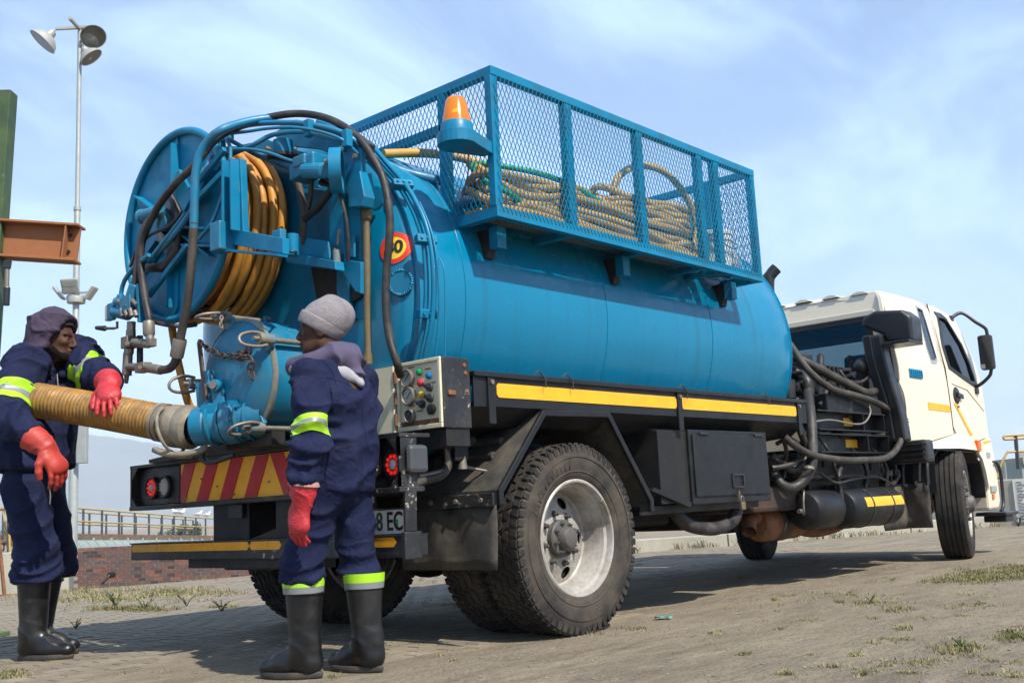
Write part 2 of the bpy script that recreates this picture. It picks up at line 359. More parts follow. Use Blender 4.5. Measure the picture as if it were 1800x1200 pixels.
M['plastic_k'] = mat('black_plastic', (0.014, 0.014, 0.015), 0.38, var=0.2, scale=5, dirt=(0.09, 0.08, 0.07), dirt_amt=0.22, dirt_scale=4)
M['engine'] = mat('engine_iron', (0.030, 0.030, 0.031), 0.45, metal=0.3, var=0.35, scale=9, dirt=(0.07, 0.06, 0.05), dirt_amt=0.4, dirt_scale=8)
M['green'] = mat('peeling_green_paint', (0.040, 0.075, 0.030), 0.6, var=0.35, scale=3, dirt=(0.10, 0.15, 0.04), dirt_amt=0.5, dirt_scale=5, chip=(0.60, 0.52, 0.36), chip_amt=0.22, chip_scale=10, bump=0.1)
def plain(name, col, rough=0.5, metal=0.0, emit=0.0, trans=0.0, ior=1.45):
    m, nt, b = newmat(name); b.inputs['Base Color'].default_value = (*col, 1); b.inputs['Roughness'].default_value = rough; b.inputs['Metallic'].default_value = metal
    if emit: b.inputs['Emission Color'].default_value = (*col, 1); b.inputs['Emission Strength'].default_value = emit
    if trans: b.inputs['Transmission Weight'].default_value = trans; b.inputs['IOR'].default_value = ior
    return m
M['red_led'] = plain('red_led', (0.75, 0.02, 0.015), 0.25, emit=0.35)
M['clear_led'] = plain('clear_lens', (0.5, 0.48, 0.42), 0.25)
M['amber'] = plain('amber_lens', (0.85, 0.24, 0.01), 0.18, trans=0.35)
M['amber_glow'] = plain('amber_bulb', (1.0, 0.55, 0.05), 0.3, emit=2.5)
M['orange'] = plain('orange_reflector', (0.7, 0.12, 0.01), 0.3)
M['btn_g'] = plain('green_button', (0.01, 0.28, 0.09), 0.35); M['btn_b'] = plain('blue_button', (0.005, 0.16, 0.36), 0.35)
M['btn_r'] = plain('red_button', (0.50, 0.03, 0.05), 0.35); M['btn_y'] = plain('yellow_button', (0.60, 0.42, 0.01), 0.35)
M['dial'] = mat('dial_face', (0.40, 0.39, 0.33), 0.4, var=0.15, scale=30)
M['ink'] = plain('black_ink', (0.012, 0.012, 0.012), 0.5)
M['plate'] = mat('number_plate', (0.66, 0.64, 0.55), 0.4, var=0.06, dirt=(0.4, 0.36, 0.28), dirt_amt=0.35, dirt_scale=12)
M['sign_y'] = plain('sticker_yellow', (0.80, 0.52, 0.02), 0.4); M['sign_r'] = plain('sticker_red', (0.62, 0.035, 0.012), 0.4)
def glass(name, tint=(0.90, 0.95, 0.95), opa=0.2):
    m, nt, b = newmat(name); nt.nodes.remove(b); o = nt.nodes['Material Output']
    t = nt.nodes.new('ShaderNodeBsdfTransparent'); t.inputs[0].default_value = (*tint, 1)
    g = nt.nodes.new('ShaderNodeBsdfGlossy'); g.inputs['Roughness'].default_value = 0.03
    fr = nt.nodes.new('ShaderNodeFresnel'); fr.inputs[0].default_value = 1.5
    ad = nt.nodes.new('ShaderNodeMath'); ad.operation = 'MULTIPLY_ADD'; ad.inputs[1].default_value = 1.0; ad.inputs[2].default_value = opa*0.2
    mx = nt.nodes.new('ShaderNodeMixShader'); nt.links.new(fr.outputs[0], ad.inputs[0]); nt.links.new(ad.outputs[0], mx.inputs[0]); nt.links.new(t.outputs[0], mx.inputs[1]); nt.links.new(g.outputs[0], mx.inputs[2]); nt.links.new(mx.outputs[0], o.inputs[0]); return m
M['glass'] = glass('window_glass'); M['glass_dark'] = glass('tinted_glass', (0.45, 0.52, 0.54), 0.5)
M['mirror'] = plain('mirror_back', (0.02, 0.02, 0.022), 0.35)
# ================================================================== THE SETTING
def ground_mat():
    m, nt, b = newmat('dusty_paving'); L = nt.links; nd = nt.nodes
    tcn = nd.new('ShaderNodeTexCoord'); vec = tcn.outputs['Object']
    def mapping(sc, rot=0.0):
        q = nd.new('ShaderNodeMapping'); q.inputs['Scale'].default_value = sc; q.inputs['Rotation'].default_value = (0, 0, rot); L.new(vec, q.inputs[0]); return q.outputs[0]
    def noise(sc, v, det=6, ro=0.62):
        n = nd.new('ShaderNodeTexNoise'); n.inputs['Scale'].default_value = sc; n.inputs['Detail'].default_value = det; n.inputs['Roughness'].default_value = ro; L.new(v, n.inputs['Vector']); return n.outputs['Fac']
    def rng_(f, a, c, lo=0.0, hi=1.0):
        r = nd.new('ShaderNodeMapRange'); r.inputs[1].default_value = a; r.inputs[2].default_value = c; r.inputs[3].default_value = lo; r.inputs[4].default_value = hi; L.new(f, r.inputs[0]); return r.outputs[0]
    def mix(f, a, c, bt='MIX'):
        x = nd.new('ShaderNodeMixRGB'); x.blend_type = bt
        for s, k in (('Color1', a), ('Color2', c)):
            if isinstance(k, tuple): x.inputs[s].default_value = (*k, 1)
            else: L.new(k, x.inputs[s])
        if isinstance(f, float): x.inputs['Fac'].default_value = f
        else: L.new(f, x.inputs['Fac'])
        return x.outputs[0]
    streak = mapping((0.7, 2.4, 1), R(-9)); streak2 = mapping((1.6, 5.0, 1), R(-4))
    big = noise(0.45, vec, 4); st = noise(1.6, streak, 8, 0.7); st2 = noise(3.0, streak2, 7, 0.7); fine = noise(55.0, vec, 6, 0.8); mid = noise(7.0, vec, 6, 0.7)
    c = mix(rng_(st, 0.32, 0.68), (0.152, 0.124, 0.089), (0.335, 0.278, 0.195))
    c = mix(rng_(big, 0.35, 0.65, 0.0, 0.55), c, (0.275, 0.228, 0.160))
    c = mix(rng_(st2, 0.52, 0.70, 0.0, 0.55), c, (0.092, 0.075, 0.056))
    c = mix(rng_(mid, 0.55, 0.75, 0.0, 0.6), c, (0.33, 0.272, 0.182))
    c = mix(rng_(fine, 0.34, 0.47, 0.85, 0.0), c, (0.040, 0.034, 0.028))
    c = mix(rng_(fine, 0.57, 0.70, 0.0, 0.7), c, (0.40, 0.35, 0.27))
    L.new(c, b.inputs['Base Color']); b.inputs['Roughness'].default_value = 0.92; b.inputs['Specular IOR Level'].default_value = 0.2
    bn = nd.new('ShaderNodeBump'); bn.inputs['Strength'].default_value = 0.9; bn.inputs['Distance'].default_value = 0.014
    ad = nd.new('ShaderNodeMath'); ad.operation = 'ADD'; L.new(fine, ad.inputs[0]); L.new(rng_(mid, 0.3, 0.7, 0, 1.6), ad.inputs[1])
    L.new(ad.outputs[0], bn.inputs['Height']); L.new(bn.outputs[0], b.inputs['Normal'])
    return m
M['ground'] = ground_mat()
M['paver'] = mat('concrete_paver', (0.225, 0.190, 0.138), 0.9, var=0.28, scale=3.0, dirt=(0.115, 0.098, 0.078), dirt_amt=0.55, dirt_scale=5, bump=0.35, bump_scale=70, spec=0.2)
M['concrete'] = mat('old_concrete', (0.36, 0.34, 0.28), 0.9, var=0.14, scale=1.2, dirt=(0.22, 0.21, 0.17), dirt_amt=0.45, dirt_scale=1.6, bump=0.2, bump_scale=20, spec=0.2)
M['cream_wall'] = mat('cream_wall', (0.50, 0.46, 0.35), 0.9, var=0.12, scale=1.2, dirt=(0.33, 0.30, 0.22), dirt_amt=0.4, dirt_scale=2, spec=0.2)
M['limewash'] = mat('whitewashed_panel', (0.66, 0.64, 0.56), 0.85, var=0.08, scale=2)
M['mortar'] = mat('mortar', (0.33, 0.29, 0.25), 0.95, var=0.2, scale=4, spec=0.1)
BR = [mat('brick_red', (0.190, 0.088, 0.066), 0.9, var=0.3, scale=6, bump=0.3, spec=0.2), mat('brick_brown', (0.150, 0.095, 0.076), 0.9, var=0.3, scale=6, bump=0.3, spec=0.2),
      mat('brick_purple', (0.125, 0.082, 0.076), 0.9, var=0.3, scale=6, bump=0.3, spec=0.2), mat('brick_orange', (0.25, 0.11, 0.068), 0.9, var=0.25, scale=6, bump=0.3, spec=0.2), mat('brick_dark', (0.075, 0.052, 0.047), 0.9, var=0.3, scale=6, bump=0.3, spec=0.2)]
M['grass'] = mat('green_grass', (0.115, 0.120, 0.042), 0.8, var=0.35, scale=3, dirt=(0.23, 0.20, 0.085), dirt_amt=0.6, dirt_scale=2.5, spec=0.2)
M['drygrass'] = mat('dry_grass', (0.29, 0.245, 0.125), 0.85, var=0.3, scale=3, spec=0.2)
M['weed'] = mat('weed_leaf', (0.060, 0.085, 0.030), 0.8, var=0.35, scale=8, dirt=(0.10, 0.09, 0.04), dirt_amt=0.4, spec=0.2)
M['leaf'] = mat('tree_leaf', (0.060, 0.085, 0.034), 0.8, var=0.4, scale=0.6, spec=0.2)
M['bark'] = mat('bark', (0.10, 0.08, 0.06), 0.9, var=0.3)
M['yellow_rail'] = mat('yellow_rail_paint', (0.44, 0.30, 0.08), 0.6, var=0.15, dirt=(0.25, 0.16, 0.06), dirt_amt=0.4)
M['deck'] = mat('rusty_deck', (0.17, 0.105, 0.065), 0.8, var=0.25, scale=2)
M['pipe'] = mat('pale_green_tank', (0.23, 0.29, 0.27), 0.6, var=0.1, scale=1, dirt=(0.25, 0.28, 0.26), dirt_amt=0.4, dirt_scale=1.5)
M['hill'] = mat('far_hill', (0.17, 0.18, 0.17), 0.95, var=0.2, scale=0.004, spec=0.0)

# ground sheet
mb = MB()
xs = [-3400, -600, -60, -20, -10, -6, -4, -2, 0, 2, 4, 6, 8, 10, 14, 20, 40, 100, 600, 1500, 3400]
ys = [-3400, -600, -60, -20, -8, -4, 0, 1.5]+[1.5+26*i/14 for i in range(1, 15)]+[32, 50, 100, 300, 1000, 3400]
vs = [(x, y, ground_z(y)) for y in ys for x in xs]; nx = len(xs)
mb.add(vs, [(j*nx+i, j*nx+i+1, (j+1)*nx+i+1, (j+1)*nx+i) for j in range(len(ys)-1) for i in range(nx-1)])
ground = struct(mb.build('ground', M['ground'], smooth=60))

# pavers: blocks that stand a few millimetres out of the dirt where it has worn off
def vnoise(x, y, s, seed=0):
    x = x/s+seed*17.3; y = y/s+seed*9.7; xi, yi = math.floor(x), math.floor(y); fx, fy = x-xi, y-yi
    def h(a, b): return ((math.sin(a*127.1+b*311.7+seed*74.7)*43758.5453) % 1.0)
    fx = fx*fx*(3-2*fx); fy = fy*fy*(3-2*fy)
    return (h(xi, yi)*(1-fx)+h(xi+1, yi)*fx)*(1-fy)+(h(xi, yi+1)*(1-fx)+h(xi+1, yi+1)*fx)*fy
PL, PW = 0.212, 0.106
cells = []
for j in range(int(-1.6/PW), int(11/PW)):
    for i in range(int(-4.2/PL), int(9/PL)):
        x = (i+0.5*(j % 2))*PL; y = j*PW
        wear = 0.55*vnoise(x, y, 1.5, 1)+0.35*vnoise(x, y, 0.5, 2)+0.10*random.random()
        if y < 0.4: wear -= (0.4-y)*0.22
        h = -0.004+wear*0.016
        if h < 0.0025: continue
        d = np.array([x, y, 0])-CAM; dep = d@F2
        if dep < 1: continue
        pxx = 900+FPX*(d@R2)/dep
        if not -150 < pxx < 1400: continue
        cells.append((dep, x, y, h))
cells.sort()
def paver_mesh(mb, x, y, z0, h, L=PL-0.008, W=PW-0.008):
    a, c = L/2, W/2; e = 0.005
    vs = [(x-a, y-c, z0-0.02), (x+a, y-c, z0-0.02), (x+a, y+c, z0-0.02), (x-a, y+c, z0-0.02), (x-a+e, y-c+e, z0+h), (x+a-e, y-c+e, z0+h), (x+a-e, y+c-e, z0+h), (x-a+e, y+c-e, z0+h)]
    mb.add(vs, [(4, 5, 6, 7), (0, 1, 5, 4), (1, 2, 6, 5), (2, 3, 7, 6), (3, 0, 4, 7)])
pm = MB(); paver_mesh(pm, 0, 0, 0, 0); pme = pm.mesh('paver', M['paver'])
rest = MB(); k = 0
for dep, x, y, h in cells:
    z = ground_z(y)
    if k < 300 and y > 1.6:
        o = link('paver', pme, ground); o.location = (x, y, z+h); k += 1
    else: paver_mesh(rest, x, y, z, h)
po = rest.build('paving_blocks', M['paver'], ground); po['kind'] = 'stuff'

# brick wall low behind the yard
def brick_wall():
    A = atD(129, 1028, 27.0); B = atD(129, 963, 27.0); D = atD(430, 1015, 25.6)
    A[2] = ground_z(A[1])-0.02
    h = B[2]-A[2]; d = D-A; d[2] = 0; dl = nrm(d); L = 13.5; nrm_ = np.array([dl[1], -dl[0], 0]); nrm_ = nrm_ if nrm_@(CAM-A) > 0 else -nrm_
    root = thing('brick_wall', 'low red brown brick wall behind the yard left of the truck', 'wall', A)
    core = MB(); core.obox(A+dl*L/2-nrm_*0.112+np.array([0, 0, h/2-0.25]), dl*L/2, nrm_*0.10, np.array([0, 0, h/2+0.25])); core.build('mortar', M['mortar'], root)
    rows = 12; rh = (h+0.002)/rows; bl = 0.235; cnt = 0; resto = MB()
    meshes = []
    for m_ in BR:
        q = MB(); q.obox((0, 0, 0), dl*(bl/2-0.009), nrm_*0.06, np.array([0, 0, rh/2-0.009])); meshes.append(q.mesh('brick', m_))
    for r in range(rows):
        for i in range(-1, int(L/bl)):
            off = (i+0.5*(r % 2)+0.5)*bl
            if off < bl*0.4 or off > L-bl/2: continue
            c = A+dl*off+np.array([0, 0, rh*(r+0.5)])+nrm_*(random.random()*0.006-0.066)
            mi = random.choices(range(5), (4, 4, 3, 1.2, 1.6))[0]
            if cnt < 300 and off < 6.2:
                o = link('brick', meshes[mi], root); o.matrix_parent_inverse = Matrix.Identity(4); o.location = Vector(c-A); cnt += 1
            else:
                resto.cur = mi; resto.obox(c, dl*(bl/2-0.009), nrm_*0.06, np.array([0, 0, rh/2-0.009]))
    if resto.v:
        o = resto.build('brickwork', BR, root); o['kind'] = 'stuff'
    # drain spout in the wall
    s = atD(197, 1010, 26.3); q = MB(); q.cyl(s-nrm_*0.05, s+nrm_*0.10, 0.07, 0.07, 14); q.tube([s+nrm_*0.1, s+nrm_*0.16+np.array([0, 0, -0.06]), s+nrm_*0.2-dl*0.15+np.array([0, 0, -0.2])], 0.03, 8); q.build('drain_spout', M['plastic_k'], root, smooth=50)
    # cream wall to the left of it
    E_ = A-dl*6.5; q = MB(); q.obox(A-dl*3.3-nrm_*0.35+np.array([0, 0, h/2-0.06]), dl*3.2, nrm_*0.1, np.array([0, 0, h/2+0.02])); cw = q.build('boundary_wall', M['cream_wall'], bevel=0.015)
    tag(cw, 'plain cream boundary wall ending at the low brick wall', 'wall')
    return A, dl, nrm_, h
WA, WD, WN, WH = brick_wall()

# lighting mast
def mast():
    dep = 29.0
    base = atD(127, 1016, dep); base[2] = ground_z(base[1]); top = atD(134, 52, dep)
    H = top[2]-base[2]; bx = base.copy()
    axis = lambda z: bx+np.array([0, 0, z])
    root = thing('floodlight_mast', 'tall galvanised floodlight mast with three lamps on its crossbar', 'lamp post', base)
    q = MB(); q.lathe([(0.125, 0), (0.125, H*0.32), (0.092, H*0.325), (0.085, H*0.66), (0.068, H*0.665), (0.062, H), (0.0, H+0.02)], base, (0, 0, 1), 16); q.build('pole', M['galv'], root, smooth=40)
    for zf in (0.32, 0.66): MB().lathe([(0.13-0.07*zf, -0.05), (0.15-0.07*zf, -0.05), (0.15-0.07*zf, 0.05), (0.12-0.07*zf, 0.05)], axis(H*zf), (0, 0, 1), 16).build('collar', M['galv'], root, smooth=40)
    # crossbar
    c0, c1 = atD(98, 54, dep), atD(162, 44, dep); c0[2] = c1[2] = top[2]+0.05
    MB().bar(c0, c1, 0.09, 0.07).build('crossbar', M['lampgrey'], root)
    MB().bar(axis(H)+F2*0.7, axis(H)-F2*0.7, 0.09, 0.07).build('crossbar', M['lampgrey'], root)
    def head(px, py, face, tilt, w=1.0):
        c = atD(px, py, dep); d = nrm(V3(face)+np.array([0, 0, tilt]))
        u, v, n = frame_of(d)
        prof = [(0.05, -0.46), (0.11, -0.44), (0.15, -0.22), (0.25, -0.18), (0.40, 0.0), (0.44, 0.16), (0.46, 0.18), (0.43, 0.18), (0.36, 0.0), (0.2, -0.14), (0.0, -0.16)]
        prof = [(a_*w, b_*w*0.75) for a_, b_ in prof]
        o = MB().lathe(prof, c, d, 20).build('flood_lamp', M['lampgrey'], root, smooth=35)
        MB().ball(c-d*0.02, (0.1, 0.1, 0.16), 10, 8).build('bulb', M['dial'], o, smooth=60)
        MB().lathe([(0.0, 0.12*w), (0.41*w, 0.12*w), (0.41*w, 0.13*w), (0.0, 0.13*w)], c, d, 20).build('lens', M['glass_dark'], o)
        MB().bar(c-d*0.40, c-d*0.2+np.array([0, 0, 0.1]), 0.06, 0.06).build('bracket', M['lampgrey'], o)
    head(80, 69, -R2-F2*0.35, -1.25, 0.95); head(163, 62, R2*0.55-F2*0.8, -1.1, 0.80); head(157, 97, R2*0.9+F2*0.2, -1.2, 0.76)
    # the small lamp cluster half way up
    for px, dr in ((104, -1), (160, 1)):
        c = atD(px, 515, dep); d = nrm(R2*dr+np.array([0, 0, -0.75])-F2*0.1); u, v, n = frame_of(d)
        o = MB().obox(c, u*0.16, v*0.21, n*0.035).build('led_panel', M['galv'], root, bevel=0.02)
        MB().bar(c-d*0.05, axis(c[2]-base[2]+0.02), 0.06, 0.05).build('arm', M['galv'], o)
        MB().obox(c+n*0.045, u*0.13, v*0.18, n*0.008).build('diffuser', M['dial'], o)
    c = atD(131, 507, dep)-F2*0.30; d = nrm(-F2+np.array([0, 0, -0.5])); u, v, n = frame_of(d)
    o = MB().obox(c, u*0.24, np.cross(n, u)*0.22, n*0.05).build('led_panel', M['galv'], root, bevel=0.03)
    for k in (-1, 1): MB().obox(c+n*0.055+np.cross(n, u)*0.09*k, u*0.17, np.cross(n, u)*0.07, n*0.008).build('diffuser', M['lampgrey'], o)
    MB().lathe([(0.0, -0.16), (0.24, -0.16), (0.26, 0.0), (0.24, 0.05), (0.1, 0.06)], axis(atD(131, 520, dep)[2]-base[2]-0.05), (0, 0, 1), 16).build('hub_ring', M['galv'], root, smooth=40)
    c = atD(145, 780, dep-0.2); MB().obox(c, R2*0.13, F2*0.1, np.array([0, 0, 0.52])).build('control_box', M['galv'], root, bevel=0.015)
mast()

# walkway with yellow handrails over the settling tank
def walkway():
    A = atD(60, 938, 42.0); B = atD(372, 942, 70.0); d = B-A; L = np.linalg.norm(d); dl = d/L; side = nrm(np.cross((0, 0, 1), dl)); up = np.array([0, 0, 1.0])
    root = thing('tank_walkway', 'long railed walkway with yellow handrails beyond the brick wall', 'walkway', A)
    MB().obox((A+B)/2-up*0.12+side*0.5, d/2, side*0.75, up*0.14).build('deck', M['deck'], root)
    nn = 13
    for s_, zoff in ((-0.2, 0), (1.2, 0)):
        for i in range(nn):
            p = A+dl*(L*i/(nn-1))+side*s_
            MB().bar(p-up*0.1, p+up*1.08, 0.075, 0.075).build('post', M['dkgrey'], root)
        for hgt in (0.55, 1.1):
            MB().cyl(A+side*s_+up*hgt, B+side*s_+up*hgt, 0.04, 0.04, 8).build('handrail', M['yellow_rail'], root, smooth=50)
    for i in range(12):
        p = A+dl*(L*(i+0.4)/12)-side*0.3-up*0.35
        MB().bar(p-up*0.30, p+up*0.2, 0.10, 0.10).build('bracket', M['galv'], root)
    q = MB().cyl(A-up*0.75-side*0.1, B-up*0.75-side*0.1, 0.52, 0.52, 20)
    tp = q.build('settling_pipe', M['pipe'], smooth=40); tag(tp, 'wide pale green pipe lying under the railed walkway', 'pipe')
    for i in range(26):
        c = A+dl*(L*i/25)-up*0.75-side*0.1; MB().lathe([(0.52, -0.04), (0.56, -0.04), (0.56, 0.04), (0.52, 0.04)], c, dl, 18).build('pipe_collar', M['pipe'], tp)
    # gulls on the rail
    for px, lab in ((303, 'white gull on the far handrail, leftmost of the row'), (312, 'white gull on the far handrail, second from left'), (343, 'white gull standing alone on the far handrail'), (358, 'white gull on the far handrail, nearest to the truck')):
        # position along rail by image column
        best = min(np.linspace(0, 1, 400), key=lambda t: abs(900+FPX*(((A+d*t-CAM)@_r2)/((A+d*t-CAM)@_f))-px))
        p = A+d*best+up*1.1+side*(-0.2); g = thing('gull', lab, 'bird', p, 'gulls on the walkway rail')
        hd = R2 if px != 303 else -R2
        W = plain('gull_white', (0.75, 0.75, 0.74), 0.8); G = plain('gull_grey', (0.42, 0.44, 0.46), 0.8)
        q = MB().tube(catmull([p+hd*-0.26+up*0.20, p-hd*0.12+up*0.20, p+hd*0.02+up*0.22, p+hd*0.14+up*0.27, p+hd*0.17+up*0.36, p+hd*0.22+up*0.40, p+hd*0.30+up*0.385], 0.03), 1, 8, rfun=lambda t: np.interp(t, [0, 0.2, 0.4, 0.6, 0.72, 0.82, 0.92, 1], [0.015, 0.07, 0.11, 0.10, 0.06, 0.062, 0.03, 0.004])); q.build('body', W, g, smooth=60)
        for s_ in (-1, 1): MB().ball(p-hd*0.08+up*0.23+np.cross(hd, up)*0.085*s_, (0.22, 0.03, 0.06), 10, 6, ax=[hd, np.cross(up, hd), up]).build('wing', G, g, smooth=60); MB().cyl(p+up*0.0+np.cross(hd, up)*0.03*s_, p+up*0.15+np.cross(hd, up)*0.03*s_, 0.008, 0.008, 6).build('leg', M['yellow_rail'], g)
walkway()

# trees beyond the walkway
def tree(px, py_top, py_base, dep, wpx, label, seed):
    r_ = random.Random(seed); base = atD(px, py_base, dep); top = atD(px, py_top, dep); H = top[2]-base[2]; W = wpx*dep/FPX
    base[2] -= 1.0; H += 1.0
    root = thing('tree', label, 'tree', base, 'trees beyond the walkway')
    q = MB().tube(catmull([base, base+np.array([0.05*H, 0, H*0.35]), base+np.array([0.02*H, 0, H*0.75])], H/8), H*0.045, 8, rfun=lambda t: 1.2-0.8*t)
    for k in range(5):
        a = r_.random()*6.28; q.tube(catmull([base+np.array([0, 0, H*(0.3+0.08*k)]), base+np.array([math.cos(a)*W*0.25, math.sin(a)*W*0.25, H*(0.5+0.07*k)])], H/8), H*0.018, 6)
    q.build('trunk', M['bark'], root, smooth=50)
    c = MB(); cl = []
    for k in range(34):
        a = r_.random()*6.28; rr = math.sqrt(r_.random())*W*0.5; z = H*(0.32+0.62*r_.random()*(1-(rr/(W*0.55))**2*0.5)); cl.append((base+np.array([math.cos(a)*rr, math.sin(a)*rr, z]), H*(0.10+0.09*r_.random())))
    for cc, s_ in cl:
        for i in range(70):
            v = np.array([r_.gauss(0, 1), r_.gauss(0, 1), r_.gauss(0, 1)]); v = nrm(v)*s_*(0.55+0.5*r_.random()); n = nrm(v+np.array([r_.gauss(0, .4), r_.gauss(0, .4), r_.gauss(0, .4)])*s_); u, w, _ = frame_of(n); z = s_*0.22
            p = cc+v; c.add([p-u*z, p-w*z*0.6, p+u*z, p+w*z*0.6], [(0, 1, 2, 3)])
    c.build('crown', M['leaf'], root)
tree(300, 925, 944, 95, 46, 'round leafy tree beyond the walkway, left of two', 1)
tree(335, 917, 944, 95, 40, 'taller leafy tree beyond the walkway, right of two', 2)
tree(6, 930, 948, 95, 40, 'leafy tree at the far left edge beyond the yellow hooped rail', 5)

# yellow hooped rail and rusty frame at the left edge
def left_rail():
    dep = 16.0; b = atG(20, 1030)
    root = thing('hooped_rail', 'yellow hooped handrail post at the left edge behind the hooded man', 'railing', b)
    dep = (b-CAM)@F2
    P = [atD(*p, dep) for p in ((19, 1040), (17, 960), (14, 900), (2, 868), (-14, 872), (-22, 930))]
    hose('hoop', P, 0.035, M['yellow_rail'], root, 8, 0.1)
    P = [atD(*p, dep+0.4) for p in ((10, 880), (20, 900), (23, 945), (18, 960), (12, 940), (4, 890))]
    hose('hoop', P, 0.03, M['yellow_rail'], root, 8, 0.1)
    p = atD(15, 960, dep); q = p.copy(); q[2] = ground_z(p[1]); MB().bar(q, atD(14, 895, dep), 0.05, 0.05).build('post', M['dkgrey'], root)
    b2 = atG(8, 1046); dep = (b2-CAM)@F2
    r2 = thing('rusty_prop', 'slim rusty steel prop standing at the left edge of the yard', 'steel prop', b2)
    MB().bar(b2, atD(-6, 905, dep), 0.07, 0.07).build('prop', M['rust'], r2); MB().bar(atD(-30, 892, dep), atD(6, 896, dep), 0.06, 0.05).build('crosspiece', M['rust'], r2); MB().obox(b2+np.array([0, 0, 0.01]), (0.14, 0, 0), (0, 0.14, 0), (0, 0, 0.012)).build('foot_plate', M['rust'], r2)
left_rail()

# green leaning post with a rusty beam
def green_post():
    dep = 7.4
    a, b = atD(-8, 163, dep), atD(-46, 700, dep); d = a-b; foot = b-d*(b[2]/d[2])
    root = thing('green_steel_post', 'leaning green steel post with peeling paint and a rusty beam', 'steel post', foot)
    ax = nrm(d); u = nrm(np.cross(np.cross(ax, R2), ax))*-1; u = nrm(R2-ax*(R2@ax)); v = np.cross(ax, u)
    hw = 35*dep/FPX
    MB().obox((a+foot)/2, u*hw, v*0.06, (a-foot)/2).build('post', M['green'], root, bevel=0.006)
    MB().obox(foot+np.array([0, 0, 0.012]), (0.25, 0, 0), (0, 0.25, 0), (0, 0, 0.012)).build('base_plate', M['green'], root)
    # I-beam
    t0, t1, b0, b1 = atD(5, 385, dep), atD(141, 397, dep), atD(5, 457, dep), atD(138, 462, dep)
    tL, tR = (t0+b0)/2, (t1+b1)/2; h = (t1[2]-b1[2]); e = nrm(tR-tL); up = np.array([0, 0, 1.0]); up = nrm(up-e*(up@e)); w = np.cross(e, up)
    tL2 = tL-e*0.2
    bm_ = MB(); bm_.obox((tL2+tR)/2, (tR-tL2)/2, w*0.006, up*h*0.47); o = bm_.build('beam_web', M['beam_rust'], root)
    for s_ in (-1, 1): MB().obox((tL2+tR)/2+up*(h/2-0.008)*s_, (tR-tL2)/2, w*0.075, up*0.009).build('beam_flange', M['beam_rust'], root, bevel=0.003)
    g = tR-e*0.085; MB().obox(g, e*0.005, w*0.07, up*h*0.46).build('stiffener', M['beam_rust'], root)
    for s_ in (-1, 1): MB().cyl(tR-e*0.065+up*0.06*s_-w*0.02, tR-e*0.065+up*0.06*s_+w*0.02, 0.011, 0.011, 8).build('bolt', M['under'], root)
    p = [atD(*q, dep-0.15) for q in ((13, 465), (12, 505), (11, 537))]
    MB().obox(p[0], u*0.022, v*0.02, up*0.03).build('latch', M['plastic_k'], root, bevel=0.005); MB().cyl(p[0], p[1], 0.016, 0.016, 10).build('latch_rod', M['steel'], root); MB().cyl(p[1], p[2], 0.024, 0.022, 10).build('latch_grip', M['plastic_k'], root, bevel=0.005)
green_post()

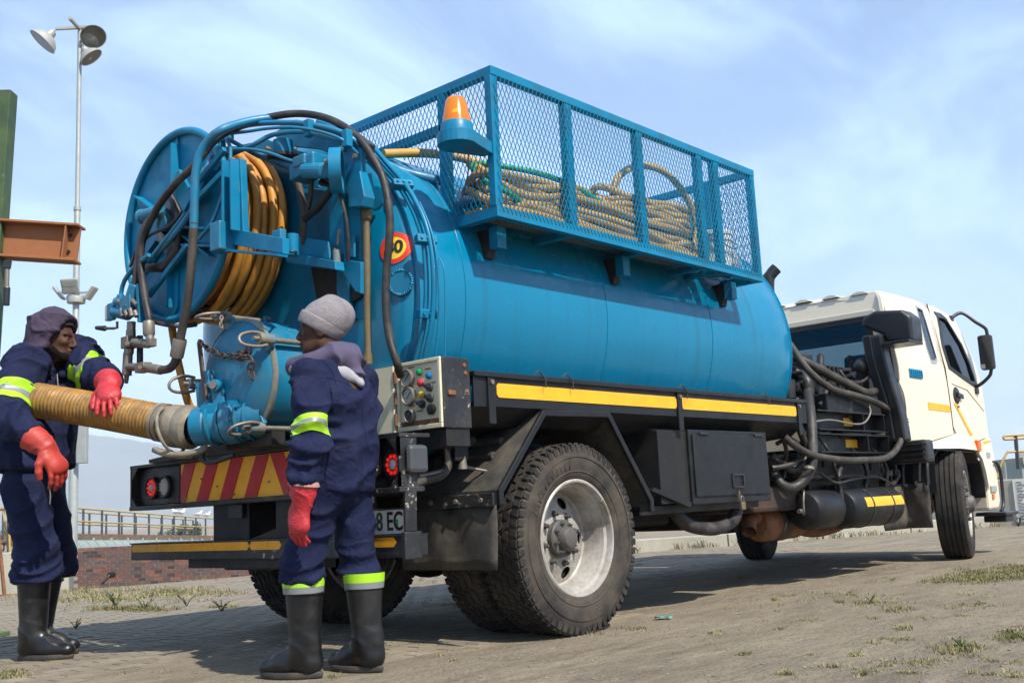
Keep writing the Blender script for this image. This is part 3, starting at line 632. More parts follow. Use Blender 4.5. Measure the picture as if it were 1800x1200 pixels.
# right: concrete walls, steps with handrail, kerb wall seen under the truck
def right_side():
    A = atZ(1745, 925, 0); B = atZ(2200, 912, 0); dep = (A-CAM)@F2
    d = B-A; d[2] = 0; L = np.linalg.norm(d); dl = d/L; n = np.array([dl[1], -dl[0], 0]); n = n if n@(CAM-A) > 0 else -n
    h = atD(1790, 841, (atZ(1790, 925, 0)-CAM)@F2)[2]; A0 = A-dl*1.2
    w = MB().obox((A0+B)/2-n*0.2+np.array([0, 0, h/2-0.05]), (B-A0)/2, n*0.2, np.array([0, 0, h/2+0.05])).build('concrete_wall', M['concrete'], bevel=0.02)
    tag(w, 'grey concrete wall at the right edge in front of the cab', 'wall')
    p0 = atZ(1783, 925, 0); t = (p0-A)@dl; c = A+dl*(t+1.0)+n*0.012+np.array([0, 0, h*0.53])
    pn = MB().obox(c, dl*1.0, n*0.012, np.array([0, 0, h*0.45])).build('notice_panel', M['limewash']); tag(pn, 'whitewashed notice panel with small handwritten lines on the wall', 'notice')
    rr = random.Random(3); q = MB()
    for i in range(13):
        y = h*(0.40-0.065*i); k = 0.05
        while k < 1.8:
            ln = 0.05+rr.random()*0.16
            pts = [c+n*0.016+dl*(-1.0+k+ln*j/5)+np.array([0, 0, y+rr.uniform(-1, 1)*0.010]) for j in range(6)]
            k += ln+0.05
            if i % 3 != 2 or k < 0.5: q.tube(pts, 0.005, 4)
    q.build('handwriting', M['dkgrey'], pn)
    # steps platform with rails behind the wall
    dep2 = dep+2.5
    root = thing('stair_platform', 'pale green platform with a pipe handrail above the concrete wall', 'platform', atD(1790, 842, dep2))
    b0 = atD(1772, 845, dep2); b1 = atD(1772, 815, dep2); wd = 3.0
    MB().obox(b0+R2*wd/2+np.array([0, 0, (b1[2]-b0[2])/2-0.5]), R2*wd/2, F2*0.6, np.array([0, 0, (b1[2]-b0[2])/2+0.5])).build('tank_side', M['pipe'], root)
    MB().obox(b1+R2*wd/2+np.array([0, 0, 0.03]), R2*(wd/2+0.02), F2*0.65, np.array([0, 0, 0.06])).build('coping', M['concrete'], root)
    up = np.array([0, 0, 1.0])
    hose('handrail', [atD(*p, dep2-0.65) for p in ((1753, 838), (1760, 815), (1770, 796), (1775, 794), (1810, 792), (1840, 790))], 0.022, M['yellow_rail'], root, 8, 0.1)
    hose('handrail', [atD(*p, dep2-0.65) for p in ((1764, 770), (1766, 766), (1785, 765), (1830, 762))], 0.022, M['yellow_rail'], root, 8, 0.1)
    hose('handrail', [atD(*p, dep2-0.65) for p in ((1764, 770), (1767, 772), (1785, 771), (1830, 768))], 0.022, M['yellow_rail'], root, 8, 0.1)
    MB().bar(atD(1785, 765, dep2-0.65), atD(1790, 824, dep2-0.65), 0.055, 0.055).build('post', M['dkgrey'], root)
    MB().bar(atD(1764, 812, dep2-0.65), atD(1768, 850, dep2-0.65), 0.05, 0.05).build('post', M['grey'], root)
    MB().obox(atD(1800, 803, dep2-0.3), R2*0.12, F2*0.02, up*0.10).build('sign_plate', M['grey'], root)
    # kerb wall beyond the truck
    A = atZ(1080, 972, 0); B = atZ(1745, 925, 0); d = B-A; dl = nrm(d); n = np.array([dl[1], -dl[0], 0]); n = n if n@(CAM-A) > 0 else -n
    hk = atD(1200, 945, (atZ(1200, 966, 0)-CAM)@F2)[2]; L = np.linalg.norm(d)+1.5; A1 = A-dl*1.5
    root = thing('kerb_wall', 'low concrete kerb wall seen through under the truck', 'kerb', A1)
    nseg = int(L/1.6)
    for i in range(nseg):
        p = A1+dl*((i+0.5)*L/nseg); MB().obox(p-n*0.12+np.array([0, 0, hk/2-0.1]), dl*(L/nseg/2-0.01), n*0.12, np.array([0, 0, hk/2+0.1])).build('kerb_block', M['concrete'], root, bevel=0.012)
    return A, dl, n
KA, KD, KN = right_side()

# hill on the skyline at the left
def hill():
    D = 2600.0; mb = MB(); prof = [(-900, 840), (-400, 800), (-150, 760), (0, 750), (90, 755), (160, 764), (250, 776), (330, 790), (420, 815), (520, 850), (640, 880), (800, 905), (1000, 915)]
    top = []; 
    for k in range(len(prof)*6-5):
        i, f_ = divmod(k, 6); f_ /= 6
        a = prof[i]; b = prof[min(i+1, len(prof)-1)]; px = a[0]+(b[0]-a[0])*f_; py = a[1]+(b[1]-a[1])*f_
        top.append(atD(px, py+random.uniform(-1.5, 1.5), D))
    rows = []
    for s_, dz in ((0, 1.0), (-0.25, 0.72), (-0.45, 0.4), (-0.7, 0.0)):
        row = []
        for p in top:
            q = p+F2*D*s_*0.35; z = max(p[2], 0)*dz*(1+random.uniform(-.06, .06)) if dz > 0 else -3.0; row.append((q[0], q[1], z if dz < 1 else p[2]))
        rows.append(row)
    back = [(p[0]+F2[0]*900, p[1]+F2[1]*900, -3.0) for p in top]; rows = [back]+rows
    n = len(top); vs = [p for r in rows for p in r]
    mb.add(vs, [(j*n+i, (j+1)*n+i, (j+1)*n+i+1, j*n+i+1) for j in range(len(rows)-1) for i in range(n-1)])
    struct(mb.build('hill', M['hill'], smooth=80))
hill()
# ================================================================== THE TRUCK   (x forward, y to its left, z up; rear axle at x = 0)
TR = thing('tanker_truck', 'white cab truck with big blue vacuum tank, hose reel and mesh cage', 'truck', (0, 0, 0))
WB = 5.86
# ---- tank
TX0, TX1, TRAD, TZ = -0.93, 3.05, 0.97, 1.83; HD = 0.14
prof = []
for i in range(9):
    t = i/8*math.pi/2; prof.append((TRAD*math.sin(t)**0.85, TX0-HD*math.cos(t)))
prof += [(TRAD, x) for x in (-0.6, 0.0, 1.0, 2.0, 2.8)]
for i in range(9):
    t = i/8*math.pi/2; prof.append((TRAD*math.cos(t)**0.85 if i < 8 else 0.0, TX1+0.24*math.sin(t)))
prof[0] = (0.0, prof[0][1])
tank = MB().lathe(prof, (0, 0, TZ), (1, 0, 0), 120).build('tank', M['tank'], TR, smooth=35)
for x, rr in ((-0.93, 0.010), (-0.575, 0.005), (0.67, 0.004), (1.89, 0.004), (3.05, 0.006)):
    MB().tube([(x, TRAD*math.cos(t)*1.001, TZ+TRAD*math.sin(t)*1.001) for t in np.linspace(0, 2*math.pi, 97)[:-1]], rr, 6, closed=True).build('weld_seam', M['tank'], tank, smooth=60)
# capped flange on the rear head, weld bead round it
def head_x(y, z):
    r = min(math.hypot(y, z-TZ)/TRAD, 0.999); t = math.asin(r**(1/0.85)); return TX0-HD*math.cos(t)
def on_head(px, py):
    x = -1.1
    for i in range(25): p = atX(px, py, x); x = 0.5*x+0.5*head_x(p[1], p[2])
    return p
def head_n(p):
    y, z = p[1], p[2]-TZ; r = max(math.hypot(y, z), 1e-4); t = math.asin(min((r/TRAD)**(1/0.85), 0.995)); g = HD*math.sin(t)**1.15/(0.85*TRAD*math.cos(t)); return nrm((-1, g*y/r, g*z/r))
def drape(pts, off):
    """points given in the y-z plane laid on the dished head"""
    return [(head_x(y, z)-off, y, z) for y, z in pts]
def disc_on_head(c, r0, r1, off, name, m_, par, n=40, k=5):
    vs = drape([(c[1]+(r0+(r1-r0)*j/k)*math.cos(t), c[2]+(r0+(r1-r0)*j/k)*math.sin(t)) for j in range(k+1) for t in np.linspace(0, 2*math.pi, n+1)[:-1]], off)
    return MB().add(vs, [(j*n+i, j*n+(i+1) % n, (j+1)*n+(i+1) % n, (j+1)*n+i) for j in range(k) for i in range(n)]).build(name, m_, par, smooth=60)
p = on_head(705, 497); n_h = head_n(p); u, v, _ = frame_of(n_h); rim = MB()
rim.cyl(p-n_h*0.03, p+n_h*0.010, 0.060, 0.060, 28)
cap_o = rim.build('blanking_plate', M['tank'], TR, smooth=40, bevel=0.003)
q = MB()
for i in range(30):
    t = 2*math.pi*i/30; c = p+n_h*0.006+(math.cos(t)*u+math.sin(t)*v)*0.063; q.ball(c, 0.008+0.003*random.random(), 8, 5)
q.build('weld_bead', M['tank'], cap_o, smooth=60)
# speed sticker
p = on_head(694, 436)
so = disc_on_head(p, 0.058, 0.083, 0.004, 'speed_sticker', M['sign_r'], TR); disc_on_head(p, 0.0005, 0.060, 0.0035, 'sticker_face', M['sign_y'], so)
tx = text_mesh('numerals', '80', 0.090, M['ink'], (0, p[1], p[2]+0.002), (0, -1, 0), (0, 0, 1), 0.0, so, bold=0.003)
for vv in tx.data.vertices: vv.co.x = head_x(vv.co.y, vv.co.z)-0.006
# blue pipes curving round the head, with clamps
def arc_pipe(px_list, off, r, name='tank_pipe', m='blue'):
    pts = []
    for (px, py) in px_list:
        p = on_head(px, py); nn_ = nrm((-0.35, p[1], p[2]-TZ)); pts.append(p+nn_*off)
    return hose(name, pts, r, M[m], TR, 10)
A1 = [(638, 262), (668, 300), (695, 330), (715, 362), (730, 395), (740, 430), (744, 470), (745, 520), (741, 570), (732, 610), (722, 650)]
A2 = [(650, 262), (682, 300), (708, 330), (728, 362), (743, 395), (752, 430), (757, 470), (758, 520), (754, 570), (746, 610), (738, 650)]
A3 = [(735, 360), (752, 400), (762, 440), (767, 480), (769, 540), (766, 590), (760, 640)]
arc_pipe(A1, 0.03, 0.014); arc_pipe(A2, 0.03, 0.014); arc_pipe(A3, 0.02, 0.006, 'cable')
arc_pipe([(770, 455), (778, 475), (780, 520), (780, 600), (779, 640)], 0.015, 0.004, 'cable')
for px, py in ((704, 333), (744, 426), (748, 552)):
    p = on_head(px, py); nn_ = nrm((-0.35, p[1], p[2]-TZ)); rt_ = nrm(np.cross((0, 0, 1), nn_)); up_ = np.cross(nn_, rt_)
    c = MB().obox(p+nn_*0.032, rt_*0.055, up_*0.022, nn_*0.024).build('pipe_clamp', M['blue'], TR, bevel=0.004)
    for s_ in (-1, 0, 1): MB().cyl(p+rt_*0.032*s_+nn_*0.05, p+rt_*0.032*s_+nn_*0.064, 0.008, 0.008, 6).build('bolt', M['blue'], c)
# ---- chassis
for s_ in (-1, 1): MB().prism([(-1.15, 0.78), (-1.15, 1.0), (6.4, 1.0), (6.4, 0.78)], 'y', 0.38*s_, 0.46*s_).build('chassis_rail', M['under'], TR)
for x in (-0.9, 0.9, 2.2, 3.4, 4.6): MB().box(x-0.05, x+0.05, -0.38, 0.38, 0.8, 0.97).build('cross_member', M['under'], TR)
MB().cyl((0, -0.95, 0.51), (0, 0.95, 0.51), 0.075, 0.075, 14).build('rear_axle', M['under'], TR)
MB().ball((0, 0, 0.51), (0.24, 0.22, 0.22), 18, 12).build('differential', M['under'], TR, smooth=60)
MB().cyl((0.2, 0, 0.55), (3.6, 0, 0.78), 0.045, 0.045, 12).build('drive_shaft', M['under'], TR, smooth=40)
for s_ in (-1, 1):
    for k in range(5): MB().prism([(-0.75+0.1*k, 0.70-0.028*k), (-0.0, 0.60-0.028*k), (0.75-0.1*k, 0.70-0.028*k), (0.75-0.1*k, 0.675-0.028*k), (0, 0.575-0.028*k), (-0.75+0.1*k, 0.675-0.028*k)], 'y', 0.39*s_, 0.47*s_).build('leaf_spring', M['under'], TR)
MB().cyl((WB, -0.85, 0.47), (WB, 0.85, 0.47), 0.055, 0.055, 12).build('front_axle', M['under'], TR)
MB().box(2.3, 3.2, -0.35, 0.35, 0.45, 0.75).build('gearbox', M['under'], TR, bevel=0.05)
MB().box(1.0, 2.2, -0.3, 0.9, 0.5, 0.78).build('under_tray', M['under'], TR, bevel=0.03)
MB().box(3.3, 5.2, -0.4, 0.4, 0.45, 1.0).build('engine_sump', M['under'], TR, bevel=0.05)
MB().box(0.75, 2.3, 0.55, 1.18, 0.45, 1.1).build('side_locker', M['under'], TR, bevel=0.02)
MB().box(3.0, 4.4, 0.5, 1.15, 0.48, 1.1).build('fuel_tank', M['under'], TR, bevel=0.06)
# ---- wheels
def wheel_meshes():
    t = MB(); W = 0.135; RR = 0.512
    prof = [(0.300, -0.095), (0.315, -0.120), (0.345, -0.130), (0.400, -0.140), (0.440, -0.138), (0.470, -0.131), (0.490, -0.126), (0.500, -0.114), (0.5025, -0.06), (0.503, 0), (0.5025, 0.06), (0.500, 0.114), (0.490, 0.126), (0.470, 0.131), (0.44, 0.138), (0.40, 0.140), (0.345, 0.130), (0.315, 0.120), (0.300, 0.095)]
    t.lathe(prof, (0, 0, 0), (0, 1, 0), 96)
    for r_ in (0.352, 0.430): 
        for s_ in (-1, 1): t.lathe([(r_, 0.131*s_), (r_+0.004, (0.143 if r_ > 0.4 else 0.136)*s_), (r_+0.010, 0.133*s_)], (0, 0, 0), (0, 1, 0), 72)
    carc = t.mesh('tyre', M['tyre'], 45)
    b = MB(); n = 62
    def blk(a, y, da, dy, r0, r1, skew=0.0, tw=0.0):
        vs = []
        for r_ in (r0, r1):
            for (i, j) in ((-1, -1), (1, -1), (1, 1), (-1, 1)):
                aa = a+i*da/2*(0.93 if r_ == r1 else 1)+skew*j; yy = y+j*dy/2*(0.95 if r_ == r1 else 1)+tw*i
                vs.append((r_*math.cos(aa), yy, r_*math.sin(aa)))
        b.add(vs, [(3, 2, 1, 0), (4, 5, 6, 7), (0, 1, 5, 4), (1, 2, 6, 5), (2, 3, 7, 6), (3, 0, 4, 7)])
    st = 2*math.pi/n
    for i in range(n):
        a = i*st
        for s_ in (-1, 1):
            blk(a+(0.5*st if s_ > 0 else 0), s_*0.103, st*0.66, 0.044, 0.475, RR, skew=0.012*s_)          # shoulder lug
            blk(a+(0.5*st if s_ > 0 else 0), s_*0.124, st*0.62, 0.020, 0.462, 0.503)                     # lug foot down the shoulder
        for y, sh in ((-0.050, 0.25), (0.0, 0.5), (0.050, 0.75)):
            blk(a+sh*st, y, st*0.80, 0.040, 0.485, RR, skew=0.020*(1 if i % 2 else -1), tw=0.003)
    tread = b.mesh('tread', M['tread'])
    # steer tyre: straight ribs
    f = MB(); pr = [(0.300, -0.095), (0.315, -0.118), (0.345, -0.128), (0.40, -0.136), (0.45, -0.133), (0.482, -0.124), (0.500, -0.112)]
    for k, y in enumerate((-0.066, -0.022, 0.022, 0.066)): pr += [(0.506, y-0.007), (0.492, y-0.004), (0.492, y+0.004), (0.506, y+0.007)]
    pr += [(0.500, 0.112), (0.482, 0.124), (0.45, 0.133), (0.40, 0.136), (0.345, 0.128), (0.315, 0.118), (0.300, 0.095)]
    f.lathe(pr, (0, 0, 0), (0, 1, 0), 96); front = f.mesh('tyre', M['tread'], 40)
    # rim: deep dish on the -y side (outer dual) ; closed section so it can be pierced
    def rimmesh(depth):
        outer = [(0.312, -0.112), (0.316, -0.120), (0.308, -0.126), (0.299, -0.124), (0.294, -0.112), (0.292, -0.088), (0.274, -0.080), (0.270, -0.062), (0.262, -0.050), (0.258, depth-0.03), (0.253, depth-0.008), (0.244, depth-0.002), (0.225, depth-0.010), (0.165, depth-0.030), (0.150, depth-0.034), (0.0, depth-0.034),
                 (0.0, depth-0.02), (0.150, depth-0.02), (0.19, depth-0.018), (0.22, depth-0.002), (0.246, depth+0.02), (0.268, depth+0.01), (0.270, 0.10), (0.300, 0.115), (0.305, 0.10), (0.282, 0.09), (0.282, -0.06), (0.300, -0.10)]
        q = MB().lathe(outer, (0, 0, 0), (0, 1, 0), 80, closed=True)
        o = q.build('tmp', M['rim'], smooth=35)
        c = MB()
        for k in range(5):
            a = R(72)-k*2*math.pi/5; x, z = 0.197*math.cos(a), 0.197*math.sin(a); ex, ez = math.cos(a), math.sin(a)
            vs = []
            for y in (depth-0.12, depth+0.08):
                for i in range(20):
                    t_ = 2*math.pi*i/20; vs.append((x+0.032*math.cos(t_)*ex-0.042*math.sin(t_)*ez, y, z+0.032*math.cos(t_)*ez+0.042*math.sin(t_)*ex))
            c.add(vs, [(i, (i+1) % 20, (i+1) % 20+20, i+20) for i in range(20)]+[tuple(range(19, -1, -1)), tuple(range(20, 40))])
        co = c.build('tmpc', M['rim'])
        for oo in (o, co):
            bm = bmesh.new(); bm.from_mesh(oo.data); bmesh.ops.remove_doubles(bm, verts=bm.verts, dist=1e-5); bmesh.ops.recalc_face_normals(bm, faces=bm.faces); bm.to_mesh(oo.data); bm.free()
        m_ = o.modifiers.new('b', 'BOOLEAN'); m_.object = co; m_.operation = 'DIFFERENCE'; m_.solver = 'EXACT'
        me = baked(o); me.polygons.foreach_set('use_smooth', [True]*len(me.polygons)); me.set_sharp_from_angle(angle=R(35)); bpy.data.objects.remove(o); bpy.data.objects.remove(co); me.name = 'rim'
        return me
    return carc, tread, front, rimmesh
CARC, TREAD, FRONT, rimfn = wheel_meshes()
RIM_DEEP = rimfn(0.052); RIM_FRONT = rimfn(-0.075)
def nut_mesh(name, r, h):
    q = MB(); q.lathe([(0, 0), (r*1.4, 0), (r*1.4, -0.006), (r, -0.006), (r*0.96, -h), (r*0.55, -h), (r*0.5, -h-0.012), (0, -h-0.012)], (0, 0, 0), (0, 1, 0), 6); return q.mesh(name, M['hub'], 30)
def ring_of(w, depth, rr, n, me, name='wheel_nut'):
    for i in range(n):
        a = 2*math.pi*(i+0.3)/n; o = put(name, me, w); o.location = (rr*math.cos(a), depth, rr*math.sin(a))
NUT = nut_mesh('wheel_nut', 0.015, 0.03); HUBB = nut_mesh('hub_bolt', 0.010, 0.016); FNUT = nut_mesh('wheel_nut', 0.017, 0.03)
HUB = MB().lathe([(0.102, 0.07), (0.102, 0.02), (0.096, 0.012), (0.066, 0.008), (0.062, -0.025), (0.05, -0.040), (0.025, -0.047), (0, -0.048)], (0, 0, 0), (0, 1, 0), 32).mesh('hub', M['hub'], 35)
FHUB = MB().lathe([(0.12, -0.06), (0.12, -0.12), (0.09, -0.135), (0.07, -0.18), (0.04, -0.19), (0, -0.19)], (0, 0, 0), (0, 1, 0), 28).mesh('hub', M['hub'], 35)
WEIGHT = MB().tube([(0.292*math.cos(a), -0.128, 0.292*math.sin(a)) for a in np.linspace(R(22), R(42), 8)], 0.009, 6).mesh('balance_weight', M['alu'], 40)
TEXTM = None
def put(name, me, parent):
    o = bpy.data.objects.new(name, me); COL.objects.link(o); o.parent = parent; return o
def wheel(x, y, flip, kind, steer=0.0, spin=0.0):
    w = bpy.data.objects.new(kind+'_wheel', RIM_FRONT if kind == 'front' else RIM_DEEP); COL.objects.link(w); w.parent = TR
    w.location = (x, y, 0.506 if kind == 'front' else 0.505); w.rotation_euler = (0, spin, (math.pi if flip else 0)+steer)
    if kind == 'front': put('tyre', FRONT, w); put('hub', FHUB, w); ring_of(w, -0.105, 0.150, 8, FNUT)
    else:
        put('tyre', CARC, w); put('tread', TREAD, w)
        if abs(y) > 0.9: put('hub', HUB, w).location = (0, -0.033, 0); ring_of(w, -0.021, 0.082, 8, HUBB, 'hub_bolt'); ring_of(w, 0.022, 0.138, 8, NUT); put('balance_weight', WEIGHT, w)
    return w
wheel(0, -1.055, False, 'rear', spin=0.0); wheel(0, -0.745, True, 'rear'); wheel(0, 1.055, True, 'rear', spin=0.4); wheel(0, 0.745, False, 'rear', spin=0.9)
wheel(WB+0.04, -1.06, False, 'front', R(15)); wheel(WB+0.04, 1.06, True, 'front', R(15))
for s_ in (-1, 1): MB().cyl((0, s_*0.985, 0.505), (0, s_*0.60, 0.505), 0.215, 0.215, 32).build('dark_backing_drum', M['under'], TR, smooth=40)  # dark drum added behind the discs so their hand holes look black
# sidewall lettering: small raised blocks round the outer tyre, worn past reading
q = MB(); rl = random.Random(5)
for a in np.linspace(R(98), R(158), 11):
    if rl.random() < 0.15: continue
    for k in range(3):
        aa = a+rl.uniform(-0.02, 0.02); r0 = 0.372+rl.random()*0.02; r1 = r0+0.022
        q.bar((r0*math.cos(aa), -0.1375, 0.505+r0*math.sin(aa)), (r1*math.cos(aa+0.015*k-0.015), -0.1385, 0.505+r1*math.sin(aa+0.015*k-0.015)), 0.008, 0.006, up=(0, 1, 0))
for i in range(len(q.v)): q.v[i] = (q.v[i][0], q.v[i][1]-1.055, q.v[i][2])
q.build('sidewall_lettering', M['tyre'], TR)
# ---- fender over the rear duals
FP = [(-0.640, 0.70), (-0.640, 0.775), (-0.266, 1.186), (0.316, 1.196), (0.694, 0.690), (0.694, 0.62)]
def offset_poly(P, d):
    out = []
    for i in range(len(P)):
        a = V3(P[max(i-1, 0)]); b = V3(P[i]); c = V3(P[min(i+1, len(P)-1)])
        t1 = nrm(b-a) if i > 0 else nrm(c-b); t2 = nrm(c-b) if i < len(P)-1 else t1
        n1 = np.array([t1[1], -t1[0]]); n2 = np.array([t2[1], -t2[0]]); m_ = n1+n2; m_ = m_/max(m_@m_, 1e-6)*2; out.append(tuple(b+m_*d*0.5*1.0))
    return out
for s_ in (-1, 1):
    inn = offset_poly(FP, 0.008); f = MB().prism(FP+inn[::-1], 'y', s_*1.19, s_*0.52); fo = f.build('fender', M['flap'], TR)
    MB().prism(FP, 'y', s_*0.545, s_*0.53).build('inner_guard', M['under'], fo)
    lip = offset_poly(FP, 0.070); l = MB().prism(FP+lip[::-1], 'y', s_*1.203, s_*1.178); l.build('fender_lip', M['black'], fo, bevel=0.005)
    MB().prism([(0.68, 0.60), (0.68, 0.65), (2.1, 0.655), (2.1, 0.605)], 'y', s_*1.10, s_*1.02).build('fender_stay', M['black'], fo)
    MB().prism([(0.70, 0.74), (0.72, 0.76), (1.12, 0.66), (1.10, 0.63)], 'y', s_*1.19, s_*1.15).build('brace', M['black'], fo)
    # mud flap and its clamp strip
    y0, y1 = (-1.185, -0.50) if s_ < 0 else (0.50, 1.185)
    fl = MB(); ny = 14
    vs = []
    for zi in range(7):
        for yi in range(ny+1):
            z = 0.70-(0.70-0.385)*zi/6; y = y0+(y1-y0)*yi/ny; x = -0.655-0.010*zi/6+0.006*math.sin(yi*1.1+zi*0.6); vs.append((x, y, z))
    fl.add(vs, [(a*(ny+1)+b, a*(ny+1)+b+1, (a+1)*(ny+1)+b+1, (a+1)*(ny+1)+b) for a in range(6) for b in range(ny)])
    flo = fl.build('mud_flap', M['flap'], TR, smooth=60); sm = flo.modifiers.new('s', 'SOLIDIFY'); sm.thickness = 0.008
    st = MB().box(-0.672, -0.655, y0, y1, 0.695, 0.762).build('flap_strip', M['black_worn'], flo, bevel=0.006)
    for yy in np.linspace(y0+0.08, y1-0.07, 4): MB().cyl((-0.672, yy, 0.728), (-0.684, yy, 0.728), 0.012, 0.012, 8).build('bolt', M['steel'], flo)
    # pressed ribs on the sloping rear face of the fender
    for zz in (0.955, 1.03):
        xx = -0.64+(zz-0.775)*(0.374/0.411)-0.008
        MB().tube([(xx, s_*(1.03), zz), (xx, s_*0.6, zz)], 0.022, 10).build('pressed_rib', M['flap'], fo, smooth=60)
# ---- side rail of the tank bed with reflective tape
for s_ in (-1, 1):
    ra = MB(); ra.prism([(-0.785, 1.185), (-0.60, 1.19), (2.745, 1.19), (2.745, 1.356), (-0.785, 1.356)], 'y', s_*1.195, s_*1.185); ro = ra.build('side_rail', M['black'], TR)
    MB().prism([(-0.79, 1.335), (2.75, 1.335), (2.75, 1.362), (-0.79, 1.362)], 'y', s_*1.212, s_*0.9).build('rail_top', M['black'], ro, bevel=0.004)
    MB().prism([(s_*1.19, 1.20), (s_*1.06, 1.10), (s_*0.5, 1.05), (s_*0.5, 1.07), (s_*1.05, 1.12), (s_*1.185, 1.215)], 'x', -0.78, 2.74).build('rail_underside', M['black'], ro)
    for x0, x1 in ((-0.62, 1.015), (1.075, 2.585)):
        e = 0.015; MB().prism([(x0, 1.236+e), (x0+e, 1.236), (x1-e, 1.236), (x1, 1.236+e), (x1, 1.308-e), (x1-e, 1.308), (x0+e, 1.308), (x0, 1.308-e)], 'y', s_*1.1995, s_*1.195).build('reflective_tape', M['tape'], ro)
    for x in (-0.665, 1.045, 2.62):
        MB().box(x-0.025, x+0.025, *sorted((s_*1.208, s_*1.195)), 1.10, 1.334).build('bracket', M['black'], ro, bevel=0.004); MB().cyl((x, s_*1.208, 1.31), (x, s_*1.218, 1.31), 0.012, 0.012, 8).build('bolt', M['steel'], ro)
    for x in (-0.31, -0.08, 1.06, 2.10):
        MB().tube([(x-0.02, s_*1.20, 1.365), (x, s_*1.22, 1.385), (x+0.03, s_*1.215, 1.372), (x+0.05, s_*1.225, 1.345), (x+0.045, s_*1.222, 1.30)], 0.004, 6).build('tie_wire', M['chain'], ro, smooth=60)
# ---- tool locker
lk = MB(); Y0 = -1.19
lk.prism([(1.135, 0.645), (2.12, 0.645), (2.12, 1.112), (1.135, 1.112)], 'y', Y0, -0.62); lo = lk.build('tool_locker', M['black'], TR, bevel=0.006)
MB().prism([(-1.17, 0.66), (-1.17, 1.10), (-0.95, 1.16), (-0.6, 1.16), (-0.6, 0.66)], 'x', 0.82, 1.135).build('locker_gusset', M['under'], lo)
MB().box(1.165, 2.092, -1.202, -1.19, 0.692, 1.082).build('locker_door', M['black'], lo, bevel=0.004)
for x in (1.29, 1.98): MB().cyl((x-0.05, -1.205, 1.085), (x+0.05, -1.205, 1.085), 0.010, 0.010, 8).build('hinge', M['black_worn'], lo)
fr = MB()
for a, b in (((1.60, 0.745), (1.74, 0.745)), ((1.60, 0.825), (1.74, 0.825)), ((1.60, 0.745), (1.60, 0.825)), ((1.74, 0.745), (1.74, 0.825))): fr.bar((a[0], -1.207, a[1]), (b[0], -1.207, b[1]), 0.012, 0.012, up=(0, 1, 0))
fr.build('latch', M['black_worn'], lo)
MB().box(1.655, 1.665, -1.215, -1.20, 0.655, 0.72).build('hasp', M['steel'], lo)
sh = hose('padlock_shackle', [(1.66, -1.222, 0.645), (1.66, -1.222, 0.675), (1.675, -1.222, 0.685), (1.69, -1.222, 0.675), (1.69, -1.222, 0.645)], 0.004, M['steel'], lo, 6, 0.01)
MB().box(1.65, 1.70, -1.232, -1.212, 0.595, 0.645).build('padlock', M['brass'], lo, bevel=0.005)
hose('drain_hose', [(1.15, -1.0, 0.66), (1.25, -1.05, 0.53), (1.50, -1.08, 0.485), (1.75, -1.08, 0.52), (1.9, -1.05, 0.62), (1.95, -1.0, 0.7)], 0.045, M['hose_k'], TR)
# ---- rear beam with chevrons and lamps
bx = -1.25
MB().box(bx, bx+0.06, -1.2, 1.2, 0.80, 1.03).build('rear_beam', M['black'], TR)
tp = MB(); tp.box(bx-0.05, bx+0.14, -1.21, 1.21, 1.028, 1.045); tpo = tp.build('beam_top', M['black_worn'], TR)
bl = MB(); bl.box(bx-0.055, bx+0.10, -1.21, 1.21, 0.778, 0.802); bl.build('beam_bottom', M['black_worn'], TR, bevel=0.004)
# chevron board: raised red stripes on a yellow sheet, leaning to a peak
YL, YR, YC = 0.70, -0.86, -0.165
cb = MB().box(bx-0.012, bx, YR, YL, 0.806, 1.024).build('chevron_board', M['chev_y'], TR)
ZB, ZT = 0.808, 1.022; slope = 0.112; wst = 0.117
def clip(P, f):
    r_ = []
    for i in range(len(P)):
        a, b = P[i], P[(i+1) % len(P)]; fa, fb = f(a), f(b)
        if fa >= 0: r_.append(a)
        if fa*fb < 0: t = fa/(fa-fb); r_.append((a[0]+(b[0]-a[0])*t, a[1]+(b[1]-a[1])*t))
    return r_
for sgn in (1, -1):
    for k in range(5):
        t0 = YC+sgn*(0.004+2*k*wst); t1 = t0+sgn*wst
        P = [(t0, ZT), (t1, ZT), (t1+sgn*slope, ZB), (t0+sgn*slope, ZB)]
        P = clip(clip(P, lambda p: YL-0.001-p[0]), lambda p: p[0]-YR-0.001)
        if len(P) >= 3: MB().prism(P, 'x', bx-0.0155, bx-0.012).build('chevron_stripe', M['chev_r'], cb)
for k in range(10):
    y = YR+0.06+k*0.16; MB().cyl((bx-0.0155, y, 0.83+0.05*(k % 3)), (bx-0.02, y, 0.83+0.05*(k % 3)), 0.006, 0.006, 8).build('rivet', M['steel'], cb)
